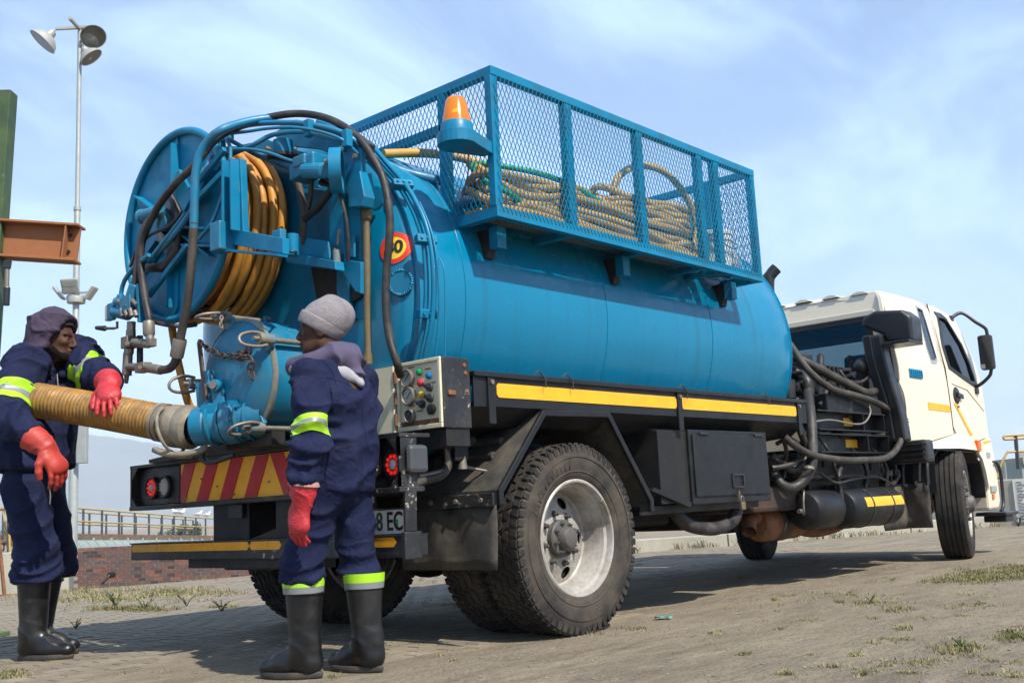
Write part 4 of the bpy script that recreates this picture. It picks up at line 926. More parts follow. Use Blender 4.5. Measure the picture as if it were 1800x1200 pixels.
# lamp clusters
def lamp(y, z, red):
    o = MB().lathe([(0.066, 0.0), (0.068, -0.016), (0.060, -0.022), (0.052, -0.018), (0.052, -0.006)], (bx-0.012, y, z), (1, 0, 0), 32).build('lamp_bezel', M['plastic_k'], TR, smooth=40)
    MB().lathe([(0.054, -0.010), (0.03, -0.016), (0, -0.018)], (bx-0.012, y, z), (1, 0, 0), 28).build('lamp_lens', M['chev_r'] if red else M['clear_led'], o, smooth=60)
    if red:
        for i in range(10):
            a = 2*math.pi*i/10; c = (bx-0.028, y+0.039*math.cos(a), z+0.039*math.sin(a)); MB().ball(c, (0.007, 0.0105, 0.0105), 10, 6).build('led', M['red_led'], o, smooth=60)
        MB().ball((bx-0.027, y, z), (0.012, 0.024, 0.024), 14, 8).build('reflector_centre', M['clear_led'], o, smooth=60)
    else:
        for i in range(-2, 3):
            for j in range(-2, 3):
                if i*i+j*j < 6: MB().ball((bx-0.028, y+i*0.018, z+j*0.018), (0.006, 0.0085, 0.0085), 8, 5).build('lens_facet', M['clear_led'], o, smooth=60)
for s_, lamps in ((1, ((1.00, True), (0.862, False))), (-1, ((-1.135, True), (-0.992, False)))):
    y0, y1 = (0.715, 1.16) if s_ > 0 else (-1.175, -0.87)
    MB().box(bx-0.012, bx, y0, y1, 0.806, 1.022).build('lamp_panel', M['black'], TR, bevel=0.003)
    for y, r_ in lamps: lamp(y, 0.905, r_)
    MB().box(bx-0.05, bx+0.06, *sorted((s_*1.205, s_*1.19)), 0.80, 1.028).build('beam_end', M['black_worn'], TR)
    MB().prism([(s_*1.205, 0.80), (s_*1.13, 0.80), (s_*1.205, 0.87)], 'x', bx-0.05, bx-0.04).build('corner_gusset', M['black_worn'], TR)
    MB().prism([(s_*1.205, 1.028), (s_*1.12, 1.028), (s_*1.205, 0.94)], 'x', bx-0.05, bx-0.04).build('corner_gusset', M['black_worn'], TR)
MB().box(bx-0.02, bx+0.10, -1.245, -1.206, 0.86, 0.99).build('side_marker', M['dkgrey'], TR, bevel=0.02)
# torn bumper strip lying along the top of the beam
vs = []; n = 26
q = MB()
for i in range(n+1):
    y = 0.95-(0.95+0.9)*i/n; h = 0.012+0.02*vnoise(y, 0, 0.25, 3)+(0.028 if -0.3 < y < 0.35 else 0); vs += [(bx-0.07, y, 1.046), (bx-0.07-0.01*vnoise(y, 1, 0.2, 4), y, 1.046+h), (bx+0.08, y, 1.050+h), (bx+0.08, y, 1.046)]
q.add(vs, [(4*i+k, 4*i+4+k, 4*i+4+(k+1) % 4, 4*i+(k+1) % 4) for i in range(n) for k in range(4)]+[(3, 2, 1, 0), (4*n, 4*n+1, 4*n+2, 4*n+3)]); q.build('rubber_strip', M['black_worn'], TR)
# step bar
sx = -1.294
so_ = MB().box(sx, sx+0.16, -1.2, 1.205, 0.488, 0.582).build('step_bar', M['black_worn'], TR, bevel=0.006)
MB().box(sx-0.006, sx+0.165, -1.2, 1.21, 0.581, 0.588).build('step_tread', M['black_worn'], so_)
def tapeseg(y0, y1):
    e = 0.02; MB().prism([(y0, 0.555), (y0-e if y0 > y1 else y0+e, 0.535), (y1+e if y0 > y1 else y1-e, 0.535), (y1, 0.555), (y1+e if y0 > y1 else y1-e, 0.578), (y0-e if y0 > y1 else y0+e, 0.578)], 'x', sx-0.003, sx).build('reflective_tape', M['tape_or'], so_)
tapeseg(1.195, -0.02); tapeseg(-0.02, -0.30); tapeseg(-0.92, -1.165)
MB().box(sx-0.004, sx+0.10, -1.225, -1.2, 0.478, 0.60).build('step_end_cap', M['black_worn'], so_, bevel=0.004)
MB().prism([(-1.19, 0.60), (-1.205, 0.60), (-1.212, 0.80), (-1.19, 0.80)], 'x', sx+0.02, sx+0.09).build('step_upright', M['black_worn'], so_, bevel=0.004)
for y in (0.06, -0.52):
    MB().prism([(sx+0.05, 0.585), (sx+0.05, 0.80), (sx+0.45, 0.86), (sx+0.45, 0.70)], 'y', y, y+0.34).build('step_hanger', M['black'], so_, bevel=0.006)
    MB().box(sx+0.02, sx+0.03, y+0.02, y+0.14, 0.70, 0.775).build('bracket_plate', M['black_worn'], so_, bevel=0.003)
MB().box(sx+0.03, sx+0.10, -0.6, 0.62, 0.44, 0.488).build('step_brace', M['black'], so_)
# number plate
pl = MB().box(sx+0.045, sx+0.052, -1.172, -0.66, 0.592, 0.702).build('number_plate', M['plate'], TR, bevel=0.002)
fr = MB()
for a in (0.588, 0.706): fr.box(sx+0.040, sx+0.055, -1.178, -0.654, a-0.004, a+0.004)
for a in (-1.178, -0.654): fr.box(sx+0.040, sx+0.055, a-0.004, a+0.004, 0.584, 0.710)
fr.build('plate_frame', M['plastic_k'], pl)
text_mesh('plate_lettering', '368 EC', 0.118, M['ink'], (sx+0.043, -1.022, 0.645), (0, -1, 0), (0, 0, 1), 0.001, pl, xs=0.80, bold=0.002)
MB().box(sx+0.0435, sx+0.0448, -1.128, -1.114, 0.622, 0.658).build('plate_emblem', M['btn_g'], pl)
MB().box(sx+0.04, sx+0.08, -0.93, -0.78, 0.735, 0.775).build('plate_lamp', M['grey'], TR, bevel=0.008)
# air couplings and cocks beside the lamp
hose('air_line', [atY(720, 853, -1.0), atY(745, 845, -1.0), atY(775, 836, -0.98), atY(787, 820, -0.96), atY(788, 795, -0.95), atY(784, 782, -0.95)], 0.022, M['hose_dust'], TR)
hose('air_line', [atY(735, 838, -0.98), atY(760, 833, -0.98), atY(780, 828, -0.97)], 0.014, M['steel'], TR)
p = atY(800, 790, -0.95); q = MB(); q.obox(p, (0.05, 0, 0), (0, 0.05, 0), (0, 0, 0.06)); q.cyl(p+np.array([0.04, 0, 0.03]), p+np.array([0.13, 0, 0.05]), 0.03, 0.03, 12); q.cyl(p+np.array([-0.06, 0, 0.05]), p+np.array([-0.06, 0, -0.08]), 0.026, 0.026, 12); q.build('brake_valve', M['under'], TR, bevel=0.008)
p = atY(812, 800, -0.98); q = MB(); q.cyl(p, p+np.array([0, 0, -0.07]), 0.02, 0.026, 12); q.tube([p+np.array([0, 0, -0.05]), p+np.array([0.03, -0.02, -0.065]), p+np.array([0.13, -0.05, -0.085])], 0.008, 6); q.build('drain_cock', M['steel'], TR, smooth=50)
# ---- control box
cx = -1.0
co = MB().box(cx, cx+0.19, -1.2, -0.88, 1.075, 1.42).build('control_box', M['black_worn'], TR, bevel=0.006)
fr = MB()
for y0, y1, z0, z1 in ((-1.196, -0.884, 1.40, 1.418), (-1.196, -0.884, 1.078, 1.10), (-1.196, -1.178, 1.10, 1.40), (-0.902, -0.884, 1.10, 1.40)): fr.box(cx-0.014, cx+0.0, y0, y1, z0, z1)
fr.build('box_flange', M['cream'], co, bevel=0.003)
MB().box(cx-0.003, cx-0.0005, -1.178, -0.902, 1.10, 1.40).build('panel_face', M['cream'], co)
MB().box(cx-0.0045, cx-0.003, -1.178, -0.902, 1.10, 1.125).build('rust_patch', M['rust'], co)
def pan(px, py): return atX(px, py, cx-0.004)
for px, py, r_ in ((718, 665, 0.046), (721, 696, 0.046), (723, 731, 0.034)):
    p = pan(px, py); o = MB().lathe([(r_, 0.0), (r_, -0.018), (r_*0.88, -0.022), (r_*0.82, -0.012), (0.0, -0.011)], p, (1, 0, 0), 28).build('gauge', M['steel'], co, smooth=35)
    MB().lathe([(r_*0.81, -0.0125), (0.0, -0.0130)], p, (1, 0, 0), 28).build('dial', M['dial'] if r_ > 0.04 else M['dkgrey'], o)
    MB().bar(p+np.array([-0.014, 0.012, -0.012]), p+np.array([-0.014, -0.018, 0.02]), 0.003, 0.002, up=(1, 0, 0)).build('needle', M['ink'], o)
for px, py, m_ in ((738, 654, 'btn_g'), (755, 660, 'btn_b'), (740, 673, 'btn_r'), (742, 693, 'btn_y')):
    p = pan(px, py); o = MB().lathe([(0.018, 0), (0.018, -0.006), (0.0155, -0.008), (0.0155, -0.014), (0.012, -0.017), (0, -0.018)], p, (1, 0, 0), 20).build('push_button', M[m_], co, smooth=40)
for px, py in ((756, 680), (757, 699), (743, 710)):
    p = pan(px, py); o = MB().lathe([(0.022, 0), (0.020, -0.012), (0.0, -0.013)], p, (1, 0, 0), 18).build('rotary_switch', M['dkgrey'], co, smooth=40)
    MB().obox(p+np.array([-0.022, 0, 0]), (0.010, 0, 0), (0, 0.017, 0.010), (0, -0.004, 0.007)).build('switch_grip', M['plastic_k'], o, bevel=0.002)
p = pan(760, 719); MB().lathe([(0.026, 0), (0.026, -0.014), (0.02, -0.018), (0, -0.018)], p, (1, 0, 0), 20).build('stop_knob', M['plastic_k'], co, smooth=40)
for px, py in ((722, 646), (752, 648), (760, 672), (724, 713), (738, 722)):
    p = pan(px, py); MB().box(p[0], p[0]+0.001, p[1]-0.022, p[1]+0.022, p[2]-0.004, p[2]+0.004).build('label_tape', M['beam_rust'], co)
p = atY(793, 690, -1.2); MB().obox(p, (0.025, 0, 0), (0, 0.012, 0), (0, 0, 0.012)).build('box_latch', M['rust'], co, bevel=0.004)
for px, py in ((816, 642), (818, 656), (821, 688)): p = atY(px, py, -1.2); MB().ball(p, (0.012, 0.008, 0.012), 8, 6).build('bolt', M['rust'], co)
# its door, swung open on the left hinge
dh = np.array([cx-0.016, -0.872, 1.245]); da = nrm((-0.03, 1.0, 0)); dn = np.cross((0, 0, 1), da)
q = MB(); q.obox(dh+da*0.165, da*0.16, dn*0.003, (0, 0, 0.165)); do = q.build('control_box_door', M['cream'], TR)
rimq = MB()
for c_, a_, z_ in ((dh+da*0.165+np.array([0, 0, 0.160]), 0.16, 0.006), (dh+da*0.165-np.array([0, 0, 0.160]), 0.16, 0.006), (dh+da*0.010, 0.006, 0.165), (dh+da*0.32, 0.006, 0.165)): rimq.obox(c_+nrm(np.cross(da, (0, 0, 1)))*0.014, da*a_, dn*0.014, (0, 0, z_))
rimq.build('door_rim', M['cream'], do, bevel=0.002)
q = MB(); q.obox(dh+da*0.10-np.array([0, 0, 0.125])-dn*0.0045, da*0.09, dn*0.0015, (0, 0, 0.032)); q.build('rust_patch', M['rust'], do)
for z in (1.14, 1.245, 1.35): MB().cyl((cx-0.016, -0.878, z-0.03), (cx-0.016, -0.878, z+0.03), 0.009, 0.009, 10).build('hinge', M['rust'], do)
MB().box(cx+0.02, cx+0.18, -1.19, -0.90, 0.99, 1.075).build('box_bracket', M['under'], TR)
# ---- rear door barrel (round hatch), hung over the beam
DX, DY, DZ, DR = -1.45, -0.185, 1.40, 0.305
bar_ = MB().lathe([(DR, 0.36), (DR, -0.0)], (DX, DY, DZ), (1, 0, 0), 64).build('hatch_barrel', M['blue_worn'], TR, smooth=40)
MB().lathe([(DR+0.001, 0.012), (DR+0.010, 0.010), (DR+0.012, -0.006), (DR+0.004, -0.014), (DR*0.98, -0.016)], (DX, DY, DZ), (1, 0, 0), 64).build('hatch_rim', M['blue_edge'], bar_, smooth=40)
cap = MB().lathe([(DR*0.985, -0.004), (DR*0.97, -0.016), (DR*0.8, -0.045), (DR*0.5, -0.066), (0.0, -0.075)], (DX, DY, DZ), (1, 0, 0), 64).build('hatch_door', M['blue_worn'], TR, smooth=60)
def clampset(px, py, dirx, link_to):
    """swing bolt clamp on the hatch edge: bolt, barrel nut with wire handle, bracket"""
    a = R(0)
def swing_clamp(ang, with_loop=True):
    e = np.array([0, math.cos(ang), math.sin(ang)]); c = np.array([DX, DY, DZ])+e*(DR+0.035)
    root = MB(); root.cyl(c+np.array([0.20, 0, 0]), c+np.array([-0.02, 0, 0]), 0.014, 0.014, 10); o = root.build('swing_bolt', M['steel'], TR, smooth=40)
    tng = np.cross(e, (1, 0, 0))
    for s_ in (-1, 1): MB().obox(c+np.array([0.20, 0, 0])+tng*0.026*s_-e*0.012, (0.022, 0, 0), e*0.03, tng*0.006).build('lug', M['blue_worn'], o, bevel=0.004)
    MB().cyl(c+np.array([0.20, 0, 0])-tng*0.045, c+np.array([0.20, 0, 0])+tng*0.045, 0.010, 0.010, 10).build('hinge_pin', M['steel'], o)
    MB().cyl(c+np.array([-0.015, 0, 0]), c+np.array([-0.095, 0, 0]), 0.030, 0.027, 16).build('clamp_nut', M['blue_edge'], o, smooth=40)
    MB().cyl(c+np.array([-0.09, 0, 0]), c+np.array([-0.125, 0, 0]), 0.012, 0.012, 8).build('stud_end', M['steel'], o)
    # U-shaped lug on the door
    MB().obox(c+np.array([-0.012, 0, 0])-e*0.055, (0.012, 0, 0), e*0.05, tng*0.034).build('door_lug', M['blue_worn'], o, bevel=0.005)
    w = c+np.array([-0.055, 0, 0])
    hose('wire_handle', [w+tng*0.034, w+tng*0.044+np.array([-0.06, 0, -0.004]), w+tng*0.03+np.array([-0.13, 0, -0.012]), w+np.array([-0.15, 0, -0.016]), w-tng*0.03+np.array([-0.13, 0, -0.012]), w-tng*0.044+np.array([-0.06, 0, -0.004]), w-tng*0.034], 0.0085, M['steel'], o, 8, 0.02)
    return c
cl_top = swing_clamp(R(78)); cl_r = swing_clamp(R(152)); cl_b = swing_clamp(R(232)); cl_l = swing_clamp(R(2)); 
# chain from the swing lever to the right clamp
def chain(pts, nlink, parent, mat_=M['chain']):
    path = np.array(catmull(pts, 0.01)); seg = np.r_[0, np.cumsum(np.linalg.norm(np.diff(path, axis=0), axis=1))]
    for i in range(nlink):
        s0 = seg[-1]*(i+0.5)/nlink; p = np.array([np.interp(s0, seg, path[:, k]) for k in range(3)]); q = np.array([np.interp(min(s0+0.01, seg[-1]), seg, path[:, k]) for k in range(3)]); d = nrm(q-p)
        L_ = seg[-1]/nlink*0.72; u, v, _ = frame_of(d); u = u if i % 2 else v
        loop = [p+d*L_*math.cos(t)+u*L_*0.5*math.sin(t) for t in np.linspace(0, 2*math.pi, 11)[:-1]]
        MB().tube(loop, 0.0048, 6, closed=True).build('chain_link', mat_, parent, smooth=60)
xl = DX-0.10
lever_top = atX(350, 600, xl); lever_bot = atX(362, 705, xl-0.02)
lv = MB().bar(lever_top, lever_bot, 0.030, 0.014, up=(1, 0, 0)).build('locking_lever', M['chain'], TR, bevel=0.004)
MB().bar(lever_bot, atX(366, 715, xl-0.02)+np.array([0, -0.02, 0]), 0.03, 0.014, up=(1, 0, 0)).build('lever_foot', M['blue_worn'], lv)
chain([lever_top, atX(365, 612, xl), atX(395, 626, xl), atX(420, 622, xl), atX(440, 618, xl)], 13, lv)
chain([atX(438, 610, xl-0.05), atX(430, 625, xl-0.06), atX(415, 628, xl-0.05), atX(440, 632, xl-0.06), atX(441, 650, xl-0.05), atX(444, 665, xl-0.05)], 9, lv)
chain([atX(390, 556, DX-0.14), atX(388, 566, DX-0.15), atX(389, 576, DX-0.15)], 3, lv, M['steel'])
# outlet valve at the lower left of the hatch
v_end = atX(338, 752, -1.60); v_in = np.array([DX+0.03, -0.30, 1.195]); vd = nrm(v_in-v_end); ul, vl, _ = frame_of(vd)
vo = MB().lathe([(0.0, 0.02), (0.085, 0.02), (0.098, 0.03), (0.102, 0.10), (0.095, 0.11), (0.095, 0.19), (0.112, 0.20), (0.112, 0.26), (0.098, 0.27), (0.10, np.linalg.norm(v_in-v_end)+0.05)], v_end, vd, 36).build('outlet_valve', M['blue_worn'], TR, smooth=35)
for s0 in (0.12, 0.18, 0.28, 0.33):
    MB().lathe([(0.095, s0), (0.112, s0+0.004), (0.112, s0+0.012), (0.095, s0+0.016)], v_end, vd, 32).build('valve_ring', M['blue_worn'], vo, smooth=35)
up = np.array([0, 0, 1.0]); vup = nrm(up-vd*(up@vd)); vside = np.cross(vd, vup)
if vside@(CAM-v_end) < 0: vside = -vside
MB().obox(v_end+vd*0.20+vup*0.07+vside*0.075, vd*0.10, vside*0.008, vup*0.026).build('valve_tie', M['blue'], vo, bevel=0.003)
q = MB(); q.obox(v_end+vd*0.17+vup*0.15, vd*0.035, vside*0.03, vup*0.07); q.cyl(v_end+vd*0.17+vup*0.19-vside*0.05, v_end+vd*0.17+vup*0.19+vside*0.06, 0.032, 0.032, 16); q.build('valve_bonnet', M['blue_worn'], vo, bevel=0.008)
MB().cyl(v_end+vd*0.17+vup*0.19+vside*0.06, v_end+vd*0.17+vup*0.19+vside*0.075, 0.02, 0.02, 8).build('bonnet_bolt', M['steel'], vo)
q = MB(); q.obox(v_end+vd*0.06+vup*0.16-vside*0.08, vd*0.05, vside*0.05, vup*0.08); q.obox(v_end+vd*0.10+vup*0.24-vside*0.05, vd*0.025, vside*0.05, vup*0.05); q.build('slide_housing', M['blue_worn'], vo, bevel=0.02)
hose('valve_handle', [v_end+vd*0.06-vup*0.10, v_end+vd*0.04-vup*0.17, v_end+vd*0.10-vup*0.19, v_end+vd*0.22-vup*0.17], 0.012, M['plastic_k'], vo, 8)
# hanging frame: support legs under the hatch
MB().box(DX+0.02, DX+0.1, -0.42, -0.02, 1.05, 1.12).build('hatch_saddle', M['under'], TR)
# ---- hose reel, axle pointing aft
RX0, RX1, RY, RZ, RRR = -1.50, -1.045, 0.33, 2.315, 0.545
fl = MB().lathe([(0.0, 0.0), (RRR-0.03, 0.0), (RRR-0.03, 0.008), (0.0, 0.008)], (RX0, RY, RZ), (1, 0, 0), 80).build('reel_flange', M['blue'], TR, smooth=30)
MB().tube([(RX0-0.012, RY+(RRR-0.018)*math.cos(t), RZ+(RRR-0.018)*math.sin(t)) for t in np.linspace(0, 2*math.pi, 97)[:-1]], 0.022, 10, closed=True).build('flange_rim', M['blue'], fl, smooth=60)
fl2 = MB().lathe([(0.0, 0.0), (RRR-0.03, 0.0), (RRR-0.03, 0.008), (0.0, 0.008)], (RX1, RY, RZ), (1, 0, 0), 80).build('reel_flange', M['blue'], TR, smooth=30)
MB().tube([(RX1, RY+(RRR-0.018)*math.cos(t), RZ+(RRR-0.018)*math.sin(t)) for t in np.linspace(0, 2*math.pi, 97)[:-1]], 0.022, 10, closed=True).build('flange_rim', M['blue'], fl2, smooth=60)
for k in range(6):
    a = R(92+60*k); e = np.array([0, math.cos(a), math.sin(a)]); t_ = np.array([0, -math.sin(a), math.cos(a)]); c = np.array([RX0, RY, RZ])
    # angle-iron spoke: flat leg and standing leg, pointed at the rim
    P = [c+e*0.16-t_*0.035, c+e*0.46-t_*0.035, c+e*0.505, c+e*0.46+t_*0.012, c+e*0.16+t_*0.012]
    q = MB(); m_ = len(P); q.add([p+np.array([-0.014, 0, 0]) for p in P]+[p+np.array([-0.001, 0, 0]) for p in P], [tuple(range(m_)), tuple(range(2*m_-1, m_-1, -1))]+[(i, i+m_, (i+1) % m_+m_, (i+1) % m_) for i in range(m_)])
    q.obox(c+e*0.31+t_*0.010+np.array([-0.028, 0, 0]), e*0.15, t_*0.004, (0.028, 0, 0)); q.build('spoke', M['blue'], fl)
MB().lathe([(0.21, 0), (0.21, RX1-RX0)], (RX0, RY, RZ), (1, 0, 0), 40).build('reel_drum', M['blue'], TR, smooth=40)
MB().cyl((RX0-0.10, RY, RZ), (RX1+0.1, RY, RZ), 0.045, 0.045, 18).build('reel_shaft', M['blue_worn'], TR, smooth=40)
MB().lathe([(0.06, 0.03), (0.16, 0.02), (0.16, -0.03), (0.10, -0.05), (0.06, -0.06)], (RX0-0.01, RY, RZ), (1, 0, 0), 32).build('bearing_plate', M['plastic_k'], TR, smooth=35)
# wound hose: stacked turns
turns = []
for layer, (rad, n0) in enumerate(((0.30, 7), (0.345, 7), (0.39, 7), (0.432, 6), (0.470, 5))):
    for i in range(n0):
        x = RX0+0.045+(RX1-RX0-0.09)*(i+0.5*(layer % 2)*0.9)/max(n0-0.5, 1); turns.append((x, rad))
rr = random.Random(11); pts = []; path_parts = []
for j, (x, rad) in enumerate(turns):
    sag = 0.05*rr.random()+0.02 if rad > 0.42 else 0.0; ph = rr.uniform(-.3, .3); dxx = rr.uniform(-0.012, 0.012)
    wob = rr.uniform(-0.03, 0.03) if rad > 0.40 else 0.0
    loop = []
    for t in np.linspace(0, 2*math.pi, 61)[:-1]:
        bot = max(0.0, -math.sin(t)); rloc = rad+sag*bot**1.5+0.004*math.sin(3*t+ph)
        loop.append((min(max(x+dxx+0.015*math.sin(t+ph)+wob*bot, RX0+0.03), RX1-0.025), RY+rloc*math.cos(t), RZ+rloc*math.sin(t)))
    MB().tube(loop, 0.0225, 9, closed=True).build('hose_turn', M['hose_y'], fl2, smooth=70)
# loose end of the yellow hose dropping off the reel
hose('hose_tail', [atX(300, 560, -1.40), atX(306, 600, -1.40), atX(316, 650, -1.40), atX(330, 705, -1.38), atX(345, 740, -1.30), atX(350, 775, -1.2)], 0.0225, M['hose_y'], fl2, 9)
# swivel and delivery manifold at the left of the reel
p = atX(262, 376, RX0-0.12)
q = MB(); q.cyl(p+np.array([0.02, -0.10, 0]), p+np.array([0.0, 0.06, 0]), 0.036, 0.036, 18); q.cyl(p+np.array([0, 0.06, 0]), p+np.array([0, 0.085, 0]), 0.042, 0.042, 18); sw = q.build('swivel_joint', M['blue_worn'], TR, smooth=40, bevel=0.003)
MB().cyl(p+np.array([0, 0.085, 0]), p+np.array([0, 0.11, 0]), 0.014, 0.014, 8).build('grease_nut', M['brass'], sw)
MB().cyl(p+np.array([0.02, -0.10, 0]), (RX0-0.02, RY, RZ), 0.03, 0.03, 14).build('swivel_arm', M['blue_worn'], sw, smooth=40)
xm = RX0-0.14
hose('drop_hose', [p+np.array([0, 0.0, -0.03]), atX(250, 415, xm), atX(244, 450, xm), atX(241, 480, xm), atX(236, 505, xm)], 0.022, M['hose_dust'], TR)
def mpt(px, py, dx=0.0): return atX(px, py, xm+dx)
q = MB(); q.cyl(mpt(238, 500), mpt(230, 540), 0.034, 0.045, 16); q.obox(mpt(229, 535), (0.035, 0, 0), (0, 0.055, 0), (0, 0, 0.045)); q.cyl(mpt(212, 518), mpt(212, 550), 0.022, 0.022, 14); q.cyl(mpt(205, 530), mpt(230, 535), 0.028, 0.028, 14)
q.obox(mpt(196, 548), (0.012, 0, 0), (0, 0.035, 0), (0, 0, 0.050)); q.cyl(mpt(200, 548), mpt(225, 552), 0.03, 0.036, 14); mf = q.build('delivery_manifold', M['blue_worn'], TR, bevel=0.005, smooth=40)
MB().obox(mpt(189, 550), (0.010, 0, 0), (0, 0.018, 0), (0, 0, 0.046)).build('gauge_plate', M['cream'], mf, bevel=0.006)
q = MB()
for k in range(4): q.cyl(mpt(213+8*k, 543+4*(k % 2), -0.03), mpt(216+8*k, 556, -0.03), 0.013, 0.013, 10); q.cyl(mpt(206+9*k, 528+4*(k % 3), -0.02), mpt(214+9*k, 533+3*(k % 2), -0.02), 0.012, 0.012, 10)
q.build('fittings', M['steel'], mf, smooth=40)
q = MB(); q.bar(mpt(246, 500), mpt(249, 566), 0.02, 0.04); q.build('manifold_bracket', M['blue'], mf)
MB().tube([mpt(206, 565), mpt(206, 576), mpt(200, 577), mpt(184, 577)], 0.008, 8).build('cock_lever', M['steel'], mf, smooth=50); MB().cyl(mpt(184, 577), mpt(170, 576), 0.016, 0.012, 12).build('lever_knob', M['plastic_k'], mf, smooth=40)
hose('hose_loop', [mpt(213, 540), mpt(213, 515), mpt(218, 495), mpt(232, 474), mpt(248, 460), mpt(262, 448)], 0.013, M['hose_blue'], TR, 8)
# vertical valve stack under the manifold
q = MB(); q.cyl(mpt(231, 565), mpt(230, 590), 0.024, 0.024, 14); q.cyl(mpt(230, 580), mpt(230, 592), 0.027, 0.027, 6)
q.obox(mpt(227, 602), (0.032, 0, 0), (0, 0.036, 0), (0, 0, 0.032)); q.cyl(mpt(227, 612), mpt(226, 622), 0.028, 0.028, 8); q.cyl(mpt(235, 602), mpt(262, 605), 0.024, 0.022, 12); q.cyl(mpt(250, 603), mpt(254, 604), 0.028, 0.028, 6); q.obox(mpt(266, 602), (0.02, 0, 0), (0, 0.022, 0), (0, 0, 0.022))
q.cyl(mpt(264, 600), mpt(262, 581), 0.022, 0.024, 12); q.cyl(mpt(225, 620), mpt(223, 660), 0.026, 0.026, 12); q.cyl(mpt(223, 655), mpt(222, 674), 0.016, 0.010, 10); q.cyl(mpt(226, 645), mpt(245, 645), 0.022, 0.022, 12); q.obox(mpt(252, 646), (0.026, 0, 0), (0, 0.045, 0), (0, 0, 0.026)); q.cyl(mpt(258, 646), mpt(283, 650), 0.026, 0.026, 14)
vs_ = q.build('valve_stack', M['steel'], TR, smooth=40, bevel=0.003)
for px, py in ((223, 603), (246, 645)): MB().cyl(mpt(px, py, -0.02), mpt(px, py, -0.05), 0.012, 0.012, 6).build('spindle', M['steel'], vs_)
MB().tube([mpt(246, 590, 0.06), mpt(246, 640, 0.06)], 0.018, 8).build('bypass_pipe', M['plastic_k'], vs_, smooth=50)
hose('crossover_hose', [mpt(250, 560, 0.03), mpt(290, 570, 0.05), mpt(320, 573, 0.12), mpt(345, 570, 0.2)], 0.013, M['hose_k'], TR, 8)
# the two big black hoses that loop over the reel
hose('feed_hose', [mpt(262, 585), mpt(262, 560), mpt(256, 530), mpt(250, 490), mpt(247, 455), mpt(250, 425), mpt(262, 393), mpt(282, 357), mpt(310, 322), mpt(335, 298), mpt(355, 275, 0.02), mpt(380, 245, 0.08), mpt(420, 222, 0.2), mpt(480, 205, 0.34), mpt(530, 200, 0.42), mpt(580, 210, 0.46), mpt(625, 238, 0.48), mpt(657, 280, 0.50), mpt(675, 320, 0.52), mpt(684, 370, 0.52), mpt(685, 410, 0.52), mpt(680, 470, 0.52), mpt(678, 530, 0.52), mpt(684, 590, 0.53), mpt(697, 635, 0.54), mpt(704, 660, 0.6)], 0.020, M['hose_k'], TR, 12)
hose('feed_hose', [mpt(283, 650), mpt(297, 648), mpt(307, 638), mpt(312, 620), mpt(318, 590), mpt(327, 545), mpt(334, 490), mpt(338, 440), mpt(341, 392)], 0.0225, M['hose_dust'], TR, 12)
hose('feed_hose', [mpt(340.5, 402), mpt(341, 390), mpt(342, 345), mpt(344, 305), mpt(352, 270, 0.01), mpt(368, 245, 0.03), mpt(388, 229, 0.06), mpt(415, 219, 0.15), mpt(450, 211, 0.26), mpt(485, 207, 0.36)], 0.0225, M['hose_blue'], TR, 12)
MB().lathe([(0.033, 0), (0.036, 0.01), (0.036, 0.09), (0.033, 0.10)], mpt(310, 628), mpt(316, 600)-mpt(310, 628), 16).build('hose_ferrule', M['steel'], TR, smooth=40)
MB().lathe([(0.028, 0), (0.032, 0.01), (0.032, 0.07), (0.028, 0.08)], mpt(262, 590), mpt(261, 560)-mpt(262, 590), 16).build('hose_ferrule', M['steel'], TR, smooth=40)
# blue lines over the top
def over(L, r, m='hose_blue', x0=-1.35):
    return hose('hydraulic_line', [atX(px, py, x) for px, py, x in L], r, M[m], TR, 9)
over([(262, 460, -1.60), (300, 420, -1.60), (335, 372, -1.60), (352, 330, -1.56), (366, 290, -1.52), (385, 250, -1.45), (420, 225, -1.40), (460, 217, -1.36), (520, 216, -1.30), (560, 222, -1.27), (600, 233, -1.22), (632, 255, -1.15), (650, 282, -1.06)], 0.015)
over([(340, 320, -1.58), (375, 283, -1.50), (410, 270, -1.42), (445, 255, -1.42), (480, 237, -1.36), (530, 232, -1.31), (570, 240, -1.27), (610, 252, -1.20), (642, 285, -1.06)], 0.013)
over([(368, 262, -1.50), (395, 245, -1.46), (420, 255, -1.42), (445, 270, -1.36), (475, 284, -1.32), (505, 300, -1.28), (545, 299, -1.24), (580, 283, -1.22)], 0.012)
over([(372, 275, -1.50), (395, 262, -1.46), (418, 262, -1.42), (440, 264, -1.38), (470, 277, -1.34), (520, 293, -1.30), (580, 296, -1.22)], 0.012)
over([(268, 450, -1.62), (318, 386, -1.60), (345, 340, -1.56), (362, 300, -1.52), (378, 268, -1.48)], 0.012)
for px, py, x in ((543, 226, -1.30), (610, 244, -1.22), (388, 250, -1.46), (402, 232, -1.42)):
    p = atX(px, py, x); MB().obox(p, (0.02, 0, 0), (0, 0.022, 0.0), (0, 0, 0.045)).build('line_clamp', M['blue'], TR, bevel=0.004)
# thick grey-blue hose running from behind to the cage
hose('vent_hose', [atX(560, 215, -0.95), atX(600, 232, -0.9), atX(650, 270, -0.8), atX(690, 295, -0.72), atX(730, 308, -0.62), atX(775, 318, -0.5)], 0.028, M['hose_blue'], TR, 10)
